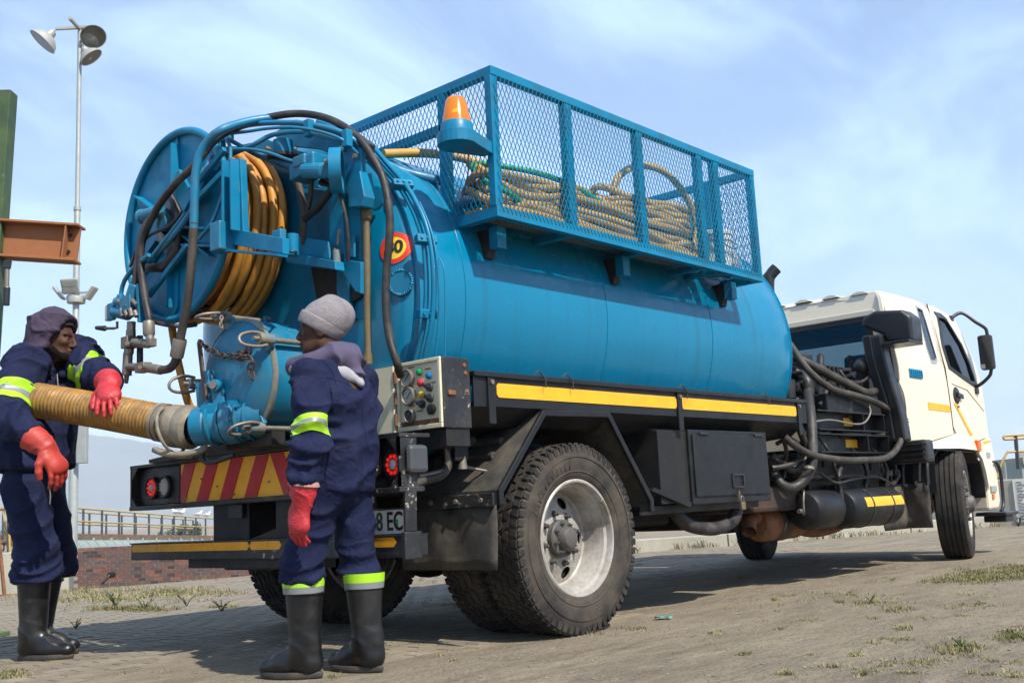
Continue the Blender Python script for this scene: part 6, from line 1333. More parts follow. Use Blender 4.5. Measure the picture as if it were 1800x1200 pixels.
for s_ in (-1, 1):
    fn = lambda u, v, s_=s_: (u, -s_*cab_y(v)*1.0 if s_ > 0 else cab_y(v), v)
    nn_ = (0, s_, 0)
    o = sheet(rear_q, [qw], fn, 0.03, 0.09, nn_).build('rear_quarter', M['white'], cab, smooth=40)
    o = sheet(door, [win], fn, 0.03, 0.09, nn_).build('door', M['white'], cab, smooth=40)
    sheet(sill, [], lambda u, v, s_=s_: (u, s_*(KB+0.015+(0.02 if v < 1.05 else 0)), v), 0.03, None, nn_).build('sill', M['white'], cab, smooth=40)
    cwin = V3(win).mean(0); f1 = [tuple(cwin+(V3(p)-cwin)*1.06) for p in win]; f0 = [tuple(cwin+(V3(p)-cwin)*0.90) for p in win]
    sheet(f1, [f0], lambda u, v, s_=s_: (u, s_*(-cab_y(v)+0.006), v), 0.02, None, nn_).build('window_seal', M['plastic_k'], cab)
    sheet(win, [], lambda u, v, s_=s_: (u, s_*(-cab_y(v)-0.012), v), 0.005, None, nn_).build('door_window', M['glass'], cab)
    sheet(qw, [], lambda u, v, s_=s_: (u, s_*(-cab_y(v)-0.004), v), 0.005, None, nn_).build('quarter_window', M['glass_dark'], cab)
    cq = V3(qw).mean(0); f1 = [tuple(cq+(V3(p)-cq)*1.05) for p in qw]; sheet(f1, [[tuple(cq+(V3(p)-cq)*0.93) for p in qw]], lambda u, v, s_=s_: (u, s_*(-cab_y(v)+0.004), v), 0.01, None, nn_).build('window_seal', M['grey'], cab)
    # door handle
    hx, hz = cabpt(1681, 695); y = cab_y(hz)
    q = MB().lathe([(0.0, 0.012), (0.075, 0.010), (0.085, 0.002), (0.085, 0.0)], (hx, s_*KB, hz), (0, s_, 0), 24); q.build('handle_cup', M['plastic_k'], cab, smooth=40); MB().obox((hx+0.05, s_*(KB+0.02), hz+0.0), (0.075, 0, -0.01), (0, 0.010, 0), (0, 0, 0.022)).build('door_handle', M['plastic_k'], cab, bevel=0.006)
    MB().tube([(hx-0.01, s_*(KB+0.01), hz-0.10), (hx-0.01, s_*(KB+0.014), hz-0.12)], 0.014, 10).build('door_lock', M['steel'], cab)
    a, b = cabpt(1631, 709), cabpt(1671, 716)
    MB().prism([(a[0], a[1]+0.012), (a[0], a[1]-0.055), (xd-0.03, b[1]-0.045), (xd-0.03, b[1]+0.02)], 'y', s_*(KB+0.001), s_*(KB+0.004)).build('reflective_tape', M['tape'], cab)
    a, b = cabpt(1677, 708), cabpt(1707, 765)
    MB().prism([(a[0]-0.02, a[1]), (a[0]+0.05, a[1]), (b[0]+0.04, b[1]), (b[0]-0.03, b[1])], 'y', s_*(KB+0.001), s_*(KB+0.004)).build('reflective_tape', M['tape'], cab)
    MB().prism([(6.60, 1.03), (6.82, 1.03), (6.82, 1.12), (6.60, 1.11)], 'y', s_*(KB+0.016), s_*(KB+0.019)).build('reflective_tape', M['tape'], cab)
    MB().obox((6.40, s_*(KB+0.03), 1.06), (0.045, 0, 0), (0, 0.018, 0), (0, 0, 0.055)).build('side_marker', M['orange'], cab, bevel=0.008)
    MB().box(6.62, 6.74, *sorted((s_*(KB+0.014), s_*(KB+0.03))), 0.93, 1.0).build('repeater', M['grey'], cab, bevel=0.006)
    # raised pressing line on the door
    MB().tube([(5.95, s_*(KB+0.0), 1.66), (6.35, s_*(KB+0.002), 1.62), (6.78, s_*(KB+0.0), 1.42)], 0.006, 6).build('door_swage', M['white'], cab, smooth=60)
    # black door edge rubber
    MB().tube([(5.888, s_*-cab_y(2.44), 2.46), (5.823, s_*KB, 1.8), (5.848, s_*KB, 1.5), (5.852, s_*KB, 1.2)], 0.006, 6).build('door_gap', M['plastic_k'], cab)
    # wheel arch liner
    al = [(5.25, 0.62), (5.27, 0.95), (5.40, 1.02), (6.33, 1.0), (6.46, 0.90), (6.53, 0.70), (6.54, 0.55)]
    il = offset_poly(al, 0.012); MB().prism(al+il[::-1], 'y', s_*(KB+0.005), s_*0.62).build('wheel_arch', M['plastic_k'], cab)
    # splash ribs behind the wheel
    for k in range(4): MB().tube(catmull([(5.24-0.02*k, s_*(1.12-0.10*k), 1.0), (5.16-0.03*k, s_*(1.12-0.10*k), 0.86), (5.14-0.03*k, s_*(1.12-0.10*k), 0.70)], 0.05), 0.022, 8).build('splash_rib', M['plastic_k'], cab, smooth=60)
    y0, y1 = sorted((s_*0.80, s_*1.13)); ny = 10; vs = []
    for zi in range(6):
        for yi in range(ny+1): vs.append((5.12+0.012*math.sin(yi*0.9+zi)+0.02*zi/5, y0+(y1-y0)*yi/ny, 0.72-0.40*zi/5))
    fo_ = MB().add(vs, [(a*(ny+1)+b, a*(ny+1)+b+1, (a+1)*(ny+1)+b+1, (a+1)*(ny+1)+b) for a in range(5) for b in range(ny)]).build('front_mud_flap', M['flap'], TR, smooth=60); sm = fo_.modifiers.new('s', 'SOLIDIFY'); sm.thickness = 0.01
    vs = []
    for zi in range(6):
        for yi in range(ny+1): vs.append((4.62+0.5*yi/ny+0.0*zi, s_*(0.90+0.01*math.sin(zi*1.3+yi)), 0.72-0.40*zi/5))
    fo_ = MB().add(vs, [(a*(ny+1)+b, a*(ny+1)+b+1, (a+1)*(ny+1)+b+1, (a+1)*(ny+1)+b) for a in range(5) for b in range(ny)]).build('splash_curtain', M['flap'], TR, smooth=60); sm = fo_.modifiers.new('s', 'SOLIDIFY'); sm.thickness = 0.01
# rear wall with window
wy = 0.86
fnr = lambda u, v: (XR+(0.0 if v < 2.3 else (v-2.3)*0.25), u, v)
ro = [(-1.13, 1.09), (-KB+0.01, 1.75), (-1.085, 2.25), (-1.05, 2.40), (-0.98, 2.455), (0.98, 2.455), (1.05, 2.40), (1.085, 2.25), (KB-0.01, 1.75), (1.13, 1.09)]
wn_ = [(-0.92, 1.70), (-0.92, 2.17), (-0.88, 2.21), (0.88, 2.21), (0.92, 2.17), (0.92, 1.70)]
sheet(ro, [wn_], fnr, 0.03, None, (-1, 0, 0)).build('rear_wall', M['white'], cab)
cq = np.array([0, 1.955]); sheet([tuple(cq+(V3(p)-cq)*np.array([1.03, 1.10])) for p in wn_], [[tuple(cq+(V3(p)-cq)*np.array([0.975, 0.93])) for p in wn_]], lambda u, v: (XR-0.008, u, v), 0.02, None, (-1, 0, 0)).build('rear_window_seal', M['plastic_k'], cab)
sheet(wn_, [], lambda u, v: (XR+0.012, u, v), 0.005, None, (-1, 0, 0)).build('rear_window', M['glass_dark'], cab)
MB().box(XR-0.012, XR-0.001, -0.98, 0.98, 2.24, 2.29).build('gutter_pressing', M['white'], cab, bevel=0.005)
# roof with pressed ribs
vs = []; nxr, nyr = 18, 22
for i in range(nxr+1):
    for j in range(nyr+1):
        x = XR+0.03+(6.42-XR-0.03)*i/nxr; t = -1+2*j/nyr; yy = t*1.02; z = 2.50-0.12*abs(t)**6-0.03*t*t-(0.10*((i/nxr-0.6)/0.4)**2 if i/nxr > 0.6 else 0)-(0.05 if i == 0 else 0); vs.append((x, yy, z))
MB().add(vs, [(i*(nyr+1)+j, (i+1)*(nyr+1)+j, (i+1)*(nyr+1)+j+1, i*(nyr+1)+j+1) for i in range(nxr) for j in range(nyr)]).build('roof', M['white'], cab, smooth=50)
for j in range(7):
    y = -0.84+0.28*j; q = MB(); vs = []
    for i in range(9):
        x = XR+0.02+1.2*i/8; w_ = 0.085
        for k in range(5): a = -1+0.5*k; vs.append((x, y+w_*a, 2.472+0.038*(1-a*a)*(1 if i > 0 else 0.75)-0.03*(y/1.02)**2))
    q.add(vs, [(i*5+k, (i+1)*5+k, (i+1)*5+k+1, i*5+k+1) for i in range(8) for k in range(4)]+[(0, 1, 2, 3, 4)]); q.build('roof_rib', M['white'], cab, smooth=40)
# front: panel, windscreen, dashboard, seats, wheel
sheet([(-1.12, 0.95), (-1.12, 1.60), (1.12, 1.60), (1.12, 0.95)], [], lambda u, v: (6.84-0.02*(u/1.1)**2, u, v), 0.03, 0.3, (1, 0, 0)).build('front_panel', M['white'], cab, smooth=40)
sheet([(-1.08, 1.60), (-1.0, 2.40), (1.0, 2.40), (1.08, 1.60)], [], lambda u, v: (6.80-(v-1.60)*0.42, u, v), 0.008, None, (1, 0, 0)).build('windscreen', M['glass'], cab)
MB().box(6.35, 6.78, -1.05, 1.05, 1.35, 1.62).build('dashboard', M['plastic_k'], cab, bevel=0.06)
for y in (-0.6, 0.6):
    MB().box(5.35, 5.85, y-0.25, y+0.25, 1.25, 1.42).build('seat', M['dkgrey'], cab, bevel=0.05); MB().box(5.30, 5.42, y-0.24, y+0.24, 1.40, 1.98).build('seat_back', M['dkgrey'], cab, bevel=0.04)
MB().tube([(6.25+0.03*math.sin(t), -0.6+0.21*math.cos(t), 1.66+0.20*math.sin(t)) for t in np.linspace(0, 6.283, 25)[:-1]], 0.016, 8, closed=True).build('steering_wheel', M['plastic_k'], cab, smooth=60)
MB().box(XR+0.04, 6.3, -1.0, 1.0, 2.36, 2.40).build('headlining', M['grey'], cab); MB().box(XR+0.04, 6.7, -1.08, 1.08, 1.10, 1.13).build('cab_floor', M['plastic_k'], cab); MB().box(XR+0.04, XR+0.06, -1.0, 1.0, 1.13, 1.66).build('trim_panel', M['dkgrey'], cab)
MB().box(5.9, 6.3, -1.0, 1.0, 2.24, 2.36).build('overhead_shelf', M['dkgrey'], cab, bevel=0.03)
# bumper
MB().prism([(6.60, 0.42), (6.60, 0.92), (6.86, 0.92), (6.95, 0.80), (6.95, 0.50), (6.88, 0.42)], 'y', -1.16, 1.16).build('bumper', M['white'], cab, bevel=0.03)
MB().box(6.66, 6.82, -1.175, -1.155, 0.60, 0.66).build('bumper_strip', M['grey'], cab); MB().box(6.69, 6.74, -1.172, -1.162, 0.53, 0.58).build('bumper_marker', M['orange'], cab)
q = MB(); q.box(6.62, 7.02, -1.30, -1.0, 0.365, 0.40); q.box(6.70, 6.92, -1.27, -1.05, 0.30, 0.365); q.build('entry_step', M['plastic_k'], cab, bevel=0.012)
MB().tube(catmull([(6.75, -1.17, 0.90), (6.90, -1.175, 0.89), (6.98, -1.175, 0.80), (7.0, -1.17, 0.62), (6.97, -1.17, 0.46), (6.88, -1.17, 0.40)], 0.04), 0.018, 8).build('bumper_guard', M['plastic_k'], cab, smooth=60)
# blue vent
v0, v1 = cabpt(1597, 647), cabpt(1621, 666)
q = MB(); q.box(v0[0], v1[0], -KB-0.012, -KB+0.002, v1[1], v0[1]); vo_ = q.build('vent', M['blue'], cab, bevel=0.012)
for k in range(6): x = v0[0]+0.03+(v1[0]-v0[0]-0.06)*k/5; MB().box(x-0.008, x+0.008, -KB-0.020, -KB-0.011, v1[1]+0.015, v0[1]-0.015).build('louvre', M['blue'], vo_)
# mirror
mx = 6.62
mp_ = [atX(*p, mx) for p in ((1721, 590), (1746, 587), (1748, 648), (1722, 652))]; mc = sum(mp_)/4
my = abs(mp_[1][1]-mp_[0][1])/2; mz = abs(mp_[0][2]-mp_[3][2])/2
mir = MB().obox(mc, (0.04, 0, 0), (0, my, 0), (0, 0, mz)).build('mirror', M['mirror'], cab, bevel=0.03, seg=4)
MB().obox(mc-np.array([0.042, 0, 0]), (0.004, 0, 0), (0, my*0.86, 0), (0, 0, mz*0.92)).build('mirror_glass', plain('mirror_glass', (0.03, 0.03, 0.035), 0.08), mir, bevel=0.002)
MB().obox(mc+np.array([-0.047, my*0.5, -mz*0.8]), (0.001, 0, 0), (0, 0.02, 0), (0, 0, 0.022)).build('mirror_label', M['dial'], mir)
ctop = (6.42, cab_y(2.36)+0.02, 2.36); cbot = (6.62, -KB+0.01, 1.62)
hose('mirror_arm', [ctop, atX(1690, 550, mx-0.1), atX(1715, 566, mx-0.05), atX(1733, 578, mx), atX(1735, 592, mx)], 0.018, M['plastic_k'], mir, 8); hose('mirror_arm', [atX(1742, 645, mx), atX(1741, 658, mx), atX(1728, 672, mx), atX(1715, 681, mx), cbot], 0.018, M['plastic_k'], mir, 8)
for c in (ctop, cbot): MB().obox(c, (0.04, 0, 0), (0, 0.03, 0), (0, 0, 0.03)).build('arm_foot', M['plastic_k'], mir, bevel=0.008)
# air intake on the back of the cab
sx_ = XR-0.22
hd = [atX(*p, sx_) for p in ((1517, 575), (1520, 558), (1540, 547), (1588, 545), (1604, 556), (1609, 600), (1562, 603), (1558, 590))]
ai = MB().prism([(p[1], p[2]) for p in hd], 'x', sx_-0.05, sx_+0.20).build('air_intake', M['plastic_k'], TR, bevel=0.03, seg=3)
MB().obox((atX(1585, 604, sx_)), (0.16, 0, 0), (0, 0.125, 0.0), (0, 0, 0.014)).build('intake_lip', M['plastic_k'], ai, bevel=0.006)
for off in (0, 17):
    P = [atX(1528+off, 590, sx_-0.03), atX(1534+off, 625, sx_-0.03), atX(1543+off, 660, sx_-0.02), atX(1556+off, 700, sx_), atX(1566+off, 740, sx_+0.02), atX(1572+off, 775, sx_+0.02)]
    q = MB(); path = catmull(P, 0.04); vs = []
    for p in path: vs += [p+np.array([-0.07, 0.045, 0]), p+np.array([-0.07, -0.045, 0]), p+np.array([0.07, -0.045, 0]), p+np.array([0.07, 0.045, 0])]
    m_ = len(path); q.add(vs, [(4*i+k, 4*i+4+k, 4*i+4+(k+1) % 4, 4*i+(k+1) % 4) for i in range(m_-1) for k in range(4)]+[(0, 1, 2, 3), (4*m_-1, 4*m_-2, 4*m_-3, 4*m_-4)]); q.build('intake_duct', M['plastic_k'], ai, bevel=0.018)
for k in range(8): p = atX(1572+(k % 2), 742+4.4*k, XR-0.12); MB().lathe([(0.10, -0.012), (0.125, 0), (0.10, 0.012)], p, (0.0, 0.15, 1), 20).build('bellows_ring', M['plastic_k'], ai, smooth=50)
q = MB().obox(atX(1592, 795, 4.75)+np.array([0, 0, 0]), (0.10, 0, 0), (0, 0.22, 0.0), (0, 0, 0.10)); fb = q.build('filter_box', M['plastic_k'], TR, bevel=0.03)
for k in range(4): p = atX(1606, 781+9*k, 4.63); MB().obox(p, (0.012, 0, 0), (0, 0.11, 0), (0, 0, 0.006)).build('filter_rib', M['plastic_k'], fb, bevel=0.004)
MB().bar(atX(1612, 812, 4.75), atX(1612, 845, 4.75), 0.05, 0.05).build('filter_stay', M['black'], fb)

# clutter of pipes, valves and wiring in the machinery gap
H([(1440, 640, -0.9), (1455, 655, -0.95), (1452, 690, -0.98), (1440, 712, -1.0)], 0.016, 'hose_k', 'oil_line')
H([(1475, 650, -0.9), (1490, 668, -0.95), (1512, 672, -0.98), (1530, 660, -1.0)], 0.014, 'hose_k', 'oil_line')
H([(1545, 660, -1.0), (1560, 690, -1.06), (1566, 720, -1.08), (1560, 745, -1.06)], 0.018, 'hose_k', 'oil_line')
H([(1432, 760, -1.05), (1455, 790, -1.1), (1470, 830, -1.1), (1476, 860, -1.08)], 0.012, 'hose_k', 'air_line')
H([(1440, 830, -1.08), (1470, 848, -1.1), (1500, 842, -1.1), (1540, 838, -1.08), (1570, 852, -1.05)], 0.012, 'hose_k', 'air_line')
H([(1400, 700, -0.95), (1412, 740, -1.0), (1408, 790, -1.02), (1392, 830, -1.0)], 0.018, 'hose_dust', 'air_line')
H([(1365, 780, -1.0), (1385, 770, -1.05), (1405, 780, -1.06), (1415, 800, -1.06)], 0.016, 'hose_dust', 'air_line')
rq = random.Random(9)
for k in range(26):
    px, py = rq.uniform(1400, 1560), rq.uniform(650, 715); p = atY(px, py, -0.86); r_ = rq.uniform(0.012, 0.035)
    MB().cyl(p+np.array([0, 0.05, 0]), p-np.array([0, rq.uniform(0.0, 0.05), 0]), r_, r_*0.9, 6 if k % 3 else 12).build('engine_boss', M['engine'], eng, bevel=0.003)
for k in range(10):
    px, py = rq.uniform(1440, 1590), rq.uniform(812, 862); p = atY(px, py, -0.97); MB().obox(p, (rq.uniform(.02, .07), 0, 0), (0, 0.05, 0), (0, 0, rq.uniform(.02, .05))).build('valve_block', M['under'], TR, bevel=0.008)
for px, py in ((1424, 735), (1426, 775), (1424, 812)):
    MB().lathe([(0.040, -0.008), (0.043, -0.008), (0.043, 0.008), (0.040, 0.008)], atY(px, py, -1.13 if py > 740 else -1.10), (0.05, 0, 1), 18).build('hose_band', M['steel'], TR)
MB().cyl(atY(1486, 740, -1.0), atY(1486, 700, -1.0), 0.06, 0.06, 16).build('oil_filter', M['engine'], TR, smooth=40, bevel=0.01)
# ================================================================== PEOPLE (sculpted as blended distance fields, one surface each)
class Field:
    def __init__(s, lo, hi, h):
        s.h = h; s.lo = V3(lo); n = np.ceil((V3(hi)-s.lo)/h).astype(int)+1; s.n = n; s.D = np.full(tuple(n), 0.15, np.float32)
        s.ax = [s.lo[k]+h*np.arange(n[k]) for k in range(3)]
    def _box(s, lo, hi):
        i0 = np.clip(np.floor((lo-s.lo)/s.h).astype(int), 0, s.n-1); i1 = np.clip(np.ceil((hi-s.lo)/s.h).astype(int)+1, 1, s.n); sl = tuple(slice(a, b) for a, b in zip(i0, i1))
        X, Y, Z = np.meshgrid(s.ax[0][sl[0]], s.ax[1][sl[1]], s.ax[2][sl[2]], indexing='ij', sparse=True); return sl, X, Y, Z
    def _mix(s, sl, d, k, op):
        a = s.D[sl]; d = d.astype(np.float32)
        if op == 'sub':
            d = -d; h = np.clip(0.5-0.5*(a-d)/k, 0, 1) if k else None
            s.D[sl] = np.maximum(a, d) if not k else a*(1-h)+d*h+k*h*(1-h)
        else:
            if not k: s.D[sl] = np.minimum(a, d)
            else: h = np.clip(0.5+0.5*(a-d)/k, 0, 1); s.D[sl] = a*(1-h)+d*h-k*h*(1-h)
    def cap(s, a, b, r0, r1=None, k=0.02, op='add', flat=None):
        """tapered capsule; flat = (direction, factor) squashes the section along a direction"""
        a, b = V3(a), V3(b); r1 = r0 if r1 is None else r1; m = max(r0, r1)*(1.6 if flat else 1.0)+0.06
        sl, X, Y, Z = s._box(np.minimum(a, b)-m, np.maximum(a, b)+m)
        ab = b-a; L2 = max(ab@ab, 1e-9); px, py, pz = X-a[0], Y-a[1], Z-a[2]
        t = np.clip((px*ab[0]+py*ab[1]+pz*ab[2])/L2, 0, 1); qx, qy, qz = px-t*ab[0], py-t*ab[1], pz-t*ab[2]
        r = r0+(r1-r0)*t
        if flat:
            w = nrm(flat[0]); c = qx*w[0]+qy*w[1]+qz*w[2]; g = 1/flat[1]-1
            qx, qy, qz = qx+w[0]*c*g, qy+w[1]*c*g, qz+w[2]*c*g
        s._mix(sl, np.sqrt(qx*qx+qy*qy+qz*qz)-r, k, op); return s
    def ell(s, c, rad, axes=None, k=0.02, op='add'):
        c, rad = V3(c), V3(rad); A = np.eye(3) if axes is None else np.array([nrm(a) for a in axes]); m = max(rad)+0.06
        sl, X, Y, Z = s._box(c-m, c+m); px, py, pz = X-c[0], Y-c[1], Z-c[2]
        k0 = 0; k1 = 0
        for i in range(3):
            u = px*A[i][0]+py*A[i][1]+pz*A[i][2]; k0 = k0+(u/rad[i])**2; k1 = k1+(u/rad[i]**2)**2
        k0 = np.sqrt(k0); k1 = np.sqrt(np.maximum(k1, 1e-12)); s._mix(sl, k0*(k0-1)/k1, k, op); return s
    def cut(s, p, n, k=0.0):
        """remove everything on the side n points to"""
        p, n = V3(p), nrm(n); X, Y, Z = np.meshgrid(*s.ax, indexing='ij', sparse=True); d = (X-p[0])*n[0]+(Y-p[1])*n[1]+(Z-p[2])*n[2]
        s._mix((slice(None),)*3, -(-d) * 1.0 if False else -d, k, 'sub') if False else None
        a = s.D; s.D = np.maximum(a, d.astype(np.float32)); return s
    def mesh(s):
        D = s.D; h = s.h; n = D.shape; neg = D < 0
        c = np.zeros((n[0]-1, n[1]-1, n[2]-1), np.int8)
        for i in (0, 1):
            for j in (0, 1):
                for k in (0, 1): c += neg[i:n[0]-1+i, j:n[1]-1+j, k:n[2]-1+k]
        act = (c > 0) & (c < 8); idx = np.argwhere(act); vid = -np.ones(act.shape, np.int64); vid[act] = np.arange(len(idx))
        P = np.zeros((len(idx), 3)); W = np.zeros(len(idx))
        cor = [(i, j, k) for i in (0, 1) for j in (0, 1) for k in (0, 1)]
        val = {o: D[idx[:, 0]+o[0], idx[:, 1]+o[1], idx[:, 2]+o[2]] for o in cor}
        for a in cor:
            for ax in range(3):
                if a[ax] == 0:
                    b = list(a); b[ax] = 1; b = tuple(b); va, vb = val[a], val[b]; m = (va < 0) != (vb < 0)
                    t = np.where(m, va/np.where(np.abs(va-vb) < 1e-12, 1e-12, va-vb), 0)
                    q = np.tile(np.array(a, float), (len(idx), 1)); q[:, ax] += t; P += q*m[:, None]; W += m
        V = s.lo+h*(idx+P/np.maximum(W, 1)[:, None])
        F = []
        for ax in range(3):
            o1, o2 = [(1, 2), (2, 0), (0, 1)][ax]
            sl0 = [slice(1, n[k]-1) for k in range(3)]; sl0[ax] = slice(0, n[ax]-1); sl1 = list(sl0); sl1[ax] = slice(1, n[ax])
            A, B = neg[tuple(sl0)], neg[tuple(sl1)]
            for flip, msk in ((False, A & ~B), (True, ~A & B)):
                e = np.argwhere(msk)
                if not len(e): continue
                e = e+np.array([0 if k == ax else 1 for k in range(3)])
                def at(d1, d2):
                    q = e.copy(); q[:, o1] -= d1; q[:, o2] -= d2; return vid[q[:, 0], q[:, 1], q[:, 2]]
                quad = np.stack([at(1, 1), at(0, 1), at(0, 0), at(1, 0)], 1)
                if flip: quad = quad[:, ::-1]
                F.append(quad)
        F = np.concatenate(F); return V, F
_perm = rng.permutation(512)
_val = rng.random(512)
def noise3(P, s):
    """smooth value noise; s = scale(s) per axis"""
    q = P*s; i = np.floor(q).astype(int); f = q-i; f = f*f*f*(f*(f*6-15)+10)
    def hsh(a, b, c): return _val[(_perm[(_perm[(_perm[a & 511]+b) & 511]+c) & 511])]
    r = 0
    for a in (0, 1):
        for b in (0, 1):
            for c in (0, 1):
                w = (f[:, 0] if a else 1-f[:, 0])*(f[:, 1] if b else 1-f[:, 1])*(f[:, 2] if c else 1-f[:, 2]); r = r+w*hsh(i[:, 0]+a, i[:, 1]+b, i[:, 2]+c)
    return r
def ridge(P, s): return 1-np.abs(2*noise3(P, s)-1)
def vnormals(V, F):
    a = V[F[:, 2]]-V[F[:, 0]]; b = V[F[:, 3]]-V[F[:, 1]]; fn_ = np.cross(a, b); N_ = np.zeros_like(V)
    for k in range(4): np.add.at(N_, F[:, k], fn_)
    return N_/np.maximum(np.linalg.norm(N_, axis=1, keepdims=True), 1e-12)
def relax(V, F, it=2, w=0.5):
    for _ in range(it):
        S = np.zeros_like(V); C = np.zeros(len(V))
        for k in range(4):
            j = F[:, k]; n1 = F[:, (k+1) % 4]; n0 = F[:, k-1]
            np.add.at(S, j, V[n1]+V[n0]); np.add.at(C, j, 2)
        V = V*(1-w)+w*S/np.maximum(C, 1)[:, None]
    return V
def sculpt(name, fld, m, parent, smooth=2, disp=None):
    V, F = fld.mesh(); V = relax(V, F, smooth)
    if disp is not None:
        Nn = vnormals(V, F); V = V+Nn*disp(V)[:, None]; V = relax(V, F, 1, 0.3)
    me = bpy.data.meshes.new(name); me.from_pydata(V.tolist(), [], F.tolist()); me.materials.append(m)
    me.polygons.foreach_set('use_smooth', [True]*len(F)); me.update(); return link(name, me, parent)
def segfold(V, a, b, f_along, f_across, amp, seed=0, centre=None, width=1.0, rmax=0.2):
    """cloth creases running round a limb a-b; optional concentration at a fraction of its length"""
    a, b = V3(a), V3(b); d = b-a; L = np.linalg.norm(d); d = d/L; u, v, _ = frame_of(d); q = V-a
    t = q@d; x = q@u; y = q@v; dist = np.sqrt(x*x+y*y)
    Pn = np.stack([x*f_across+seed*3.7, y*f_across+seed*1.3, t*f_along+0.35*(x+y)*f_along+seed], 1)
    r = ridge(Pn, 1.0)**2.2
    w = np.clip(1-(np.clip(dist-rmax*0.7, 0, None)/(rmax*0.5)), 0, 1)*np.clip((t+0.08)/0.06, 0, 1)*np.clip((L+0.08-t)/0.06, 0, 1)
    if centre is not None: w = w*np.exp(-((t/L-centre)/width)**2)
    return amp*(r-0.35)*w
# cloth and skin materials
M['navy'] = mat('navy_workwear', (0.0085, 0.0125, 0.043), 0.85, var=0.2, scale=7, dirt=(0.022, 0.026, 0.052), dirt_amt=0.35, dirt_scale=5, bump=0.25, bump_scale=320, spec=0.2, bump2=0.45, bump2_scale=9)
M['hood_b'] = mat('faded_purple_hood', (0.085, 0.072, 0.118), 0.9, var=0.14, scale=9, bump=0.35, bump_scale=260, spec=0.15)
M['hood'] = mat('purple_grey_hood', (0.058, 0.044, 0.070), 0.9, var=0.14, scale=9, bump=0.35, bump_scale=260, spec=0.15, bump2=0.6, bump2_scale=11)
M['hood_lining'] = mat('pale_hood_lining', (0.33, 0.32, 0.335), 0.9, var=0.1, scale=12, bump=0.3, bump_scale=260, spec=0.15)
M['knit'] = mat('grey_knit', (0.255, 0.232, 0.238), 0.95, var=0.08, scale=14, bump=0.6, bump_scale=240, spec=0.1, bump2=0.35, bump2_scale=12)
M['blackcap'] = mat('black_cap', (0.012, 0.011, 0.012), 0.9, var=0.2)
M['skin'] = mat('dark_skin', (0.062, 0.026, 0.014), 0.62, var=0.22, scale=22, bump=0.12, bump_scale=150, rvar=0.06, spec=0.28)
M['lime'] = plain('lime_band', (0.34, 0.64, 0.010), 0.65); M['silver'] = plain('silver_band', (0.20, 0.21, 0.21), 0.4)
M['glove'] = mat('red_rubber_glove', (0.44, 0.022, 0.030), 0.52, var=0.14, scale=12, dirt=(0.22, 0.03, 0.025), dirt_amt=0.35, dirt_scale=14, bump=0.06, bump_scale=60, bump2=0.3, bump2_scale=30)
M['glove_worn'] = mat('worn_red_glove', (0.40, 0.032, 0.020), 0.55, var=0.18, scale=12, dirt=(0.14, 0.03, 0.02), dirt_amt=0.42, dirt_scale=16, bump=0.08, bump_scale=60)
M['boot'] = mat('black_gumboot', (0.006, 0.006, 0.006), 0.40, var=0.3, scale=6, dirt=(0.040, 0.036, 0.030), dirt_amt=0.40, dirt_scale=6, bump=0.04, bump_scale=50)
M['sole'] = mat('muddy_sole', (0.030, 0.028, 0.025), 0.75, var=0.3, scale=12, dirt=(0.13, 0.085, 0.05), dirt_amt=0.45, dirt_scale=14)
M['cuff'] = mat('pink_cuff', (0.52, 0.30, 0.27), 0.85, var=0.1)
M['eye'] = plain('eye_white', (0.22, 0.19, 0.17), 0.3); M['lip'] = plain('lip', (0.11, 0.04, 0.03), 0.5); M['tooth'] = plain('teeth', (0.7, 0.66, 0.58), 0.4); M['hair'] = mat('dark_hair', (0.010, 0.007, 0.006), 0.95, var=0.3, scale=60, bump=0.6, bump_scale=300, spec=0.1)
def band(jk, a, b, t0, t1, parent, rows=('lime', 'silver', 'lime'), off=0.004, tilt=None, frac=(0.36, 0.64), rmax=0.118, name='reflective_band'):
    """reflective band hugging the sleeve: rays from the limb axis out to the cloth"""
    me = jk.data; bv = BVHTree.FromPolygons([v.co[:] for v in me.vertices], [p.vertices[:] for p in me.polygons])
    a, b = V3(a), V3(b); d = nrm(b-a); u, v, _ = frame_of(d); L = np.linalg.norm(b-a); cuts = [0, frac[0], frac[1], 1.0]
    for r in range(3):
        q = MB(); n = 64; vs = []; ks = 4
        for k in range(ks+1):
            f = cuts[r]+(cuts[r+1]-cuts[r])*k/ks; t = t0+(t1-t0)*f
            for i in range(n):
                an = 2*math.pi*i/n; e = math.cos(an)*u+math.sin(an)*v; o = a+d*L*t
                if tilt is not None: o = o+d*(e@V3(tilt))
                hit = bv.ray_cast(Vector(o), Vector(e), rmax); dist = hit[3] if hit[0] is not None else 0.055
                vs.append((o, e, dist))
        dd = np.array([x[2] for x in vs]).reshape(ks+1, n)
        for _ in range(2): dd = (np.roll(dd, 1, 1)+2*dd+np.roll(dd, -1, 1))/4
        pts = [vs[k*n+i][0]+vs[k*n+i][1]*(dd[k, i]+off) for k in range(ks+1) for i in range(n)]
        q.add(pts, [(k*n+i, k*n+(i+1) % n, (k+1)*n+(i+1) % n, (k+1)*n+i) for k in range(ks) for i in range(n)])
        q.build(name, M[rows[r]], parent, smooth=60)
def seam(jk, pts, d, parent, r=0.0022, name='seam'):
    me = jk.data; bv = BVHTree.FromPolygons([v.co[:] for v in me.vertices], [p.vertices[:] for p in me.polygons]); out = []
    for p in catmull(pts, 0.02):
        hit = bv.ray_cast(Vector(p+V3(d)*0.6), Vector(-V3(d)), 0.9)
        if hit[0] is not None: out.append(np.array(hit[0])+V3(d)*0.001)
    if len(out) > 3: MB().tube(out, r, 6).build(name, M['navy'], parent, smooth=60)
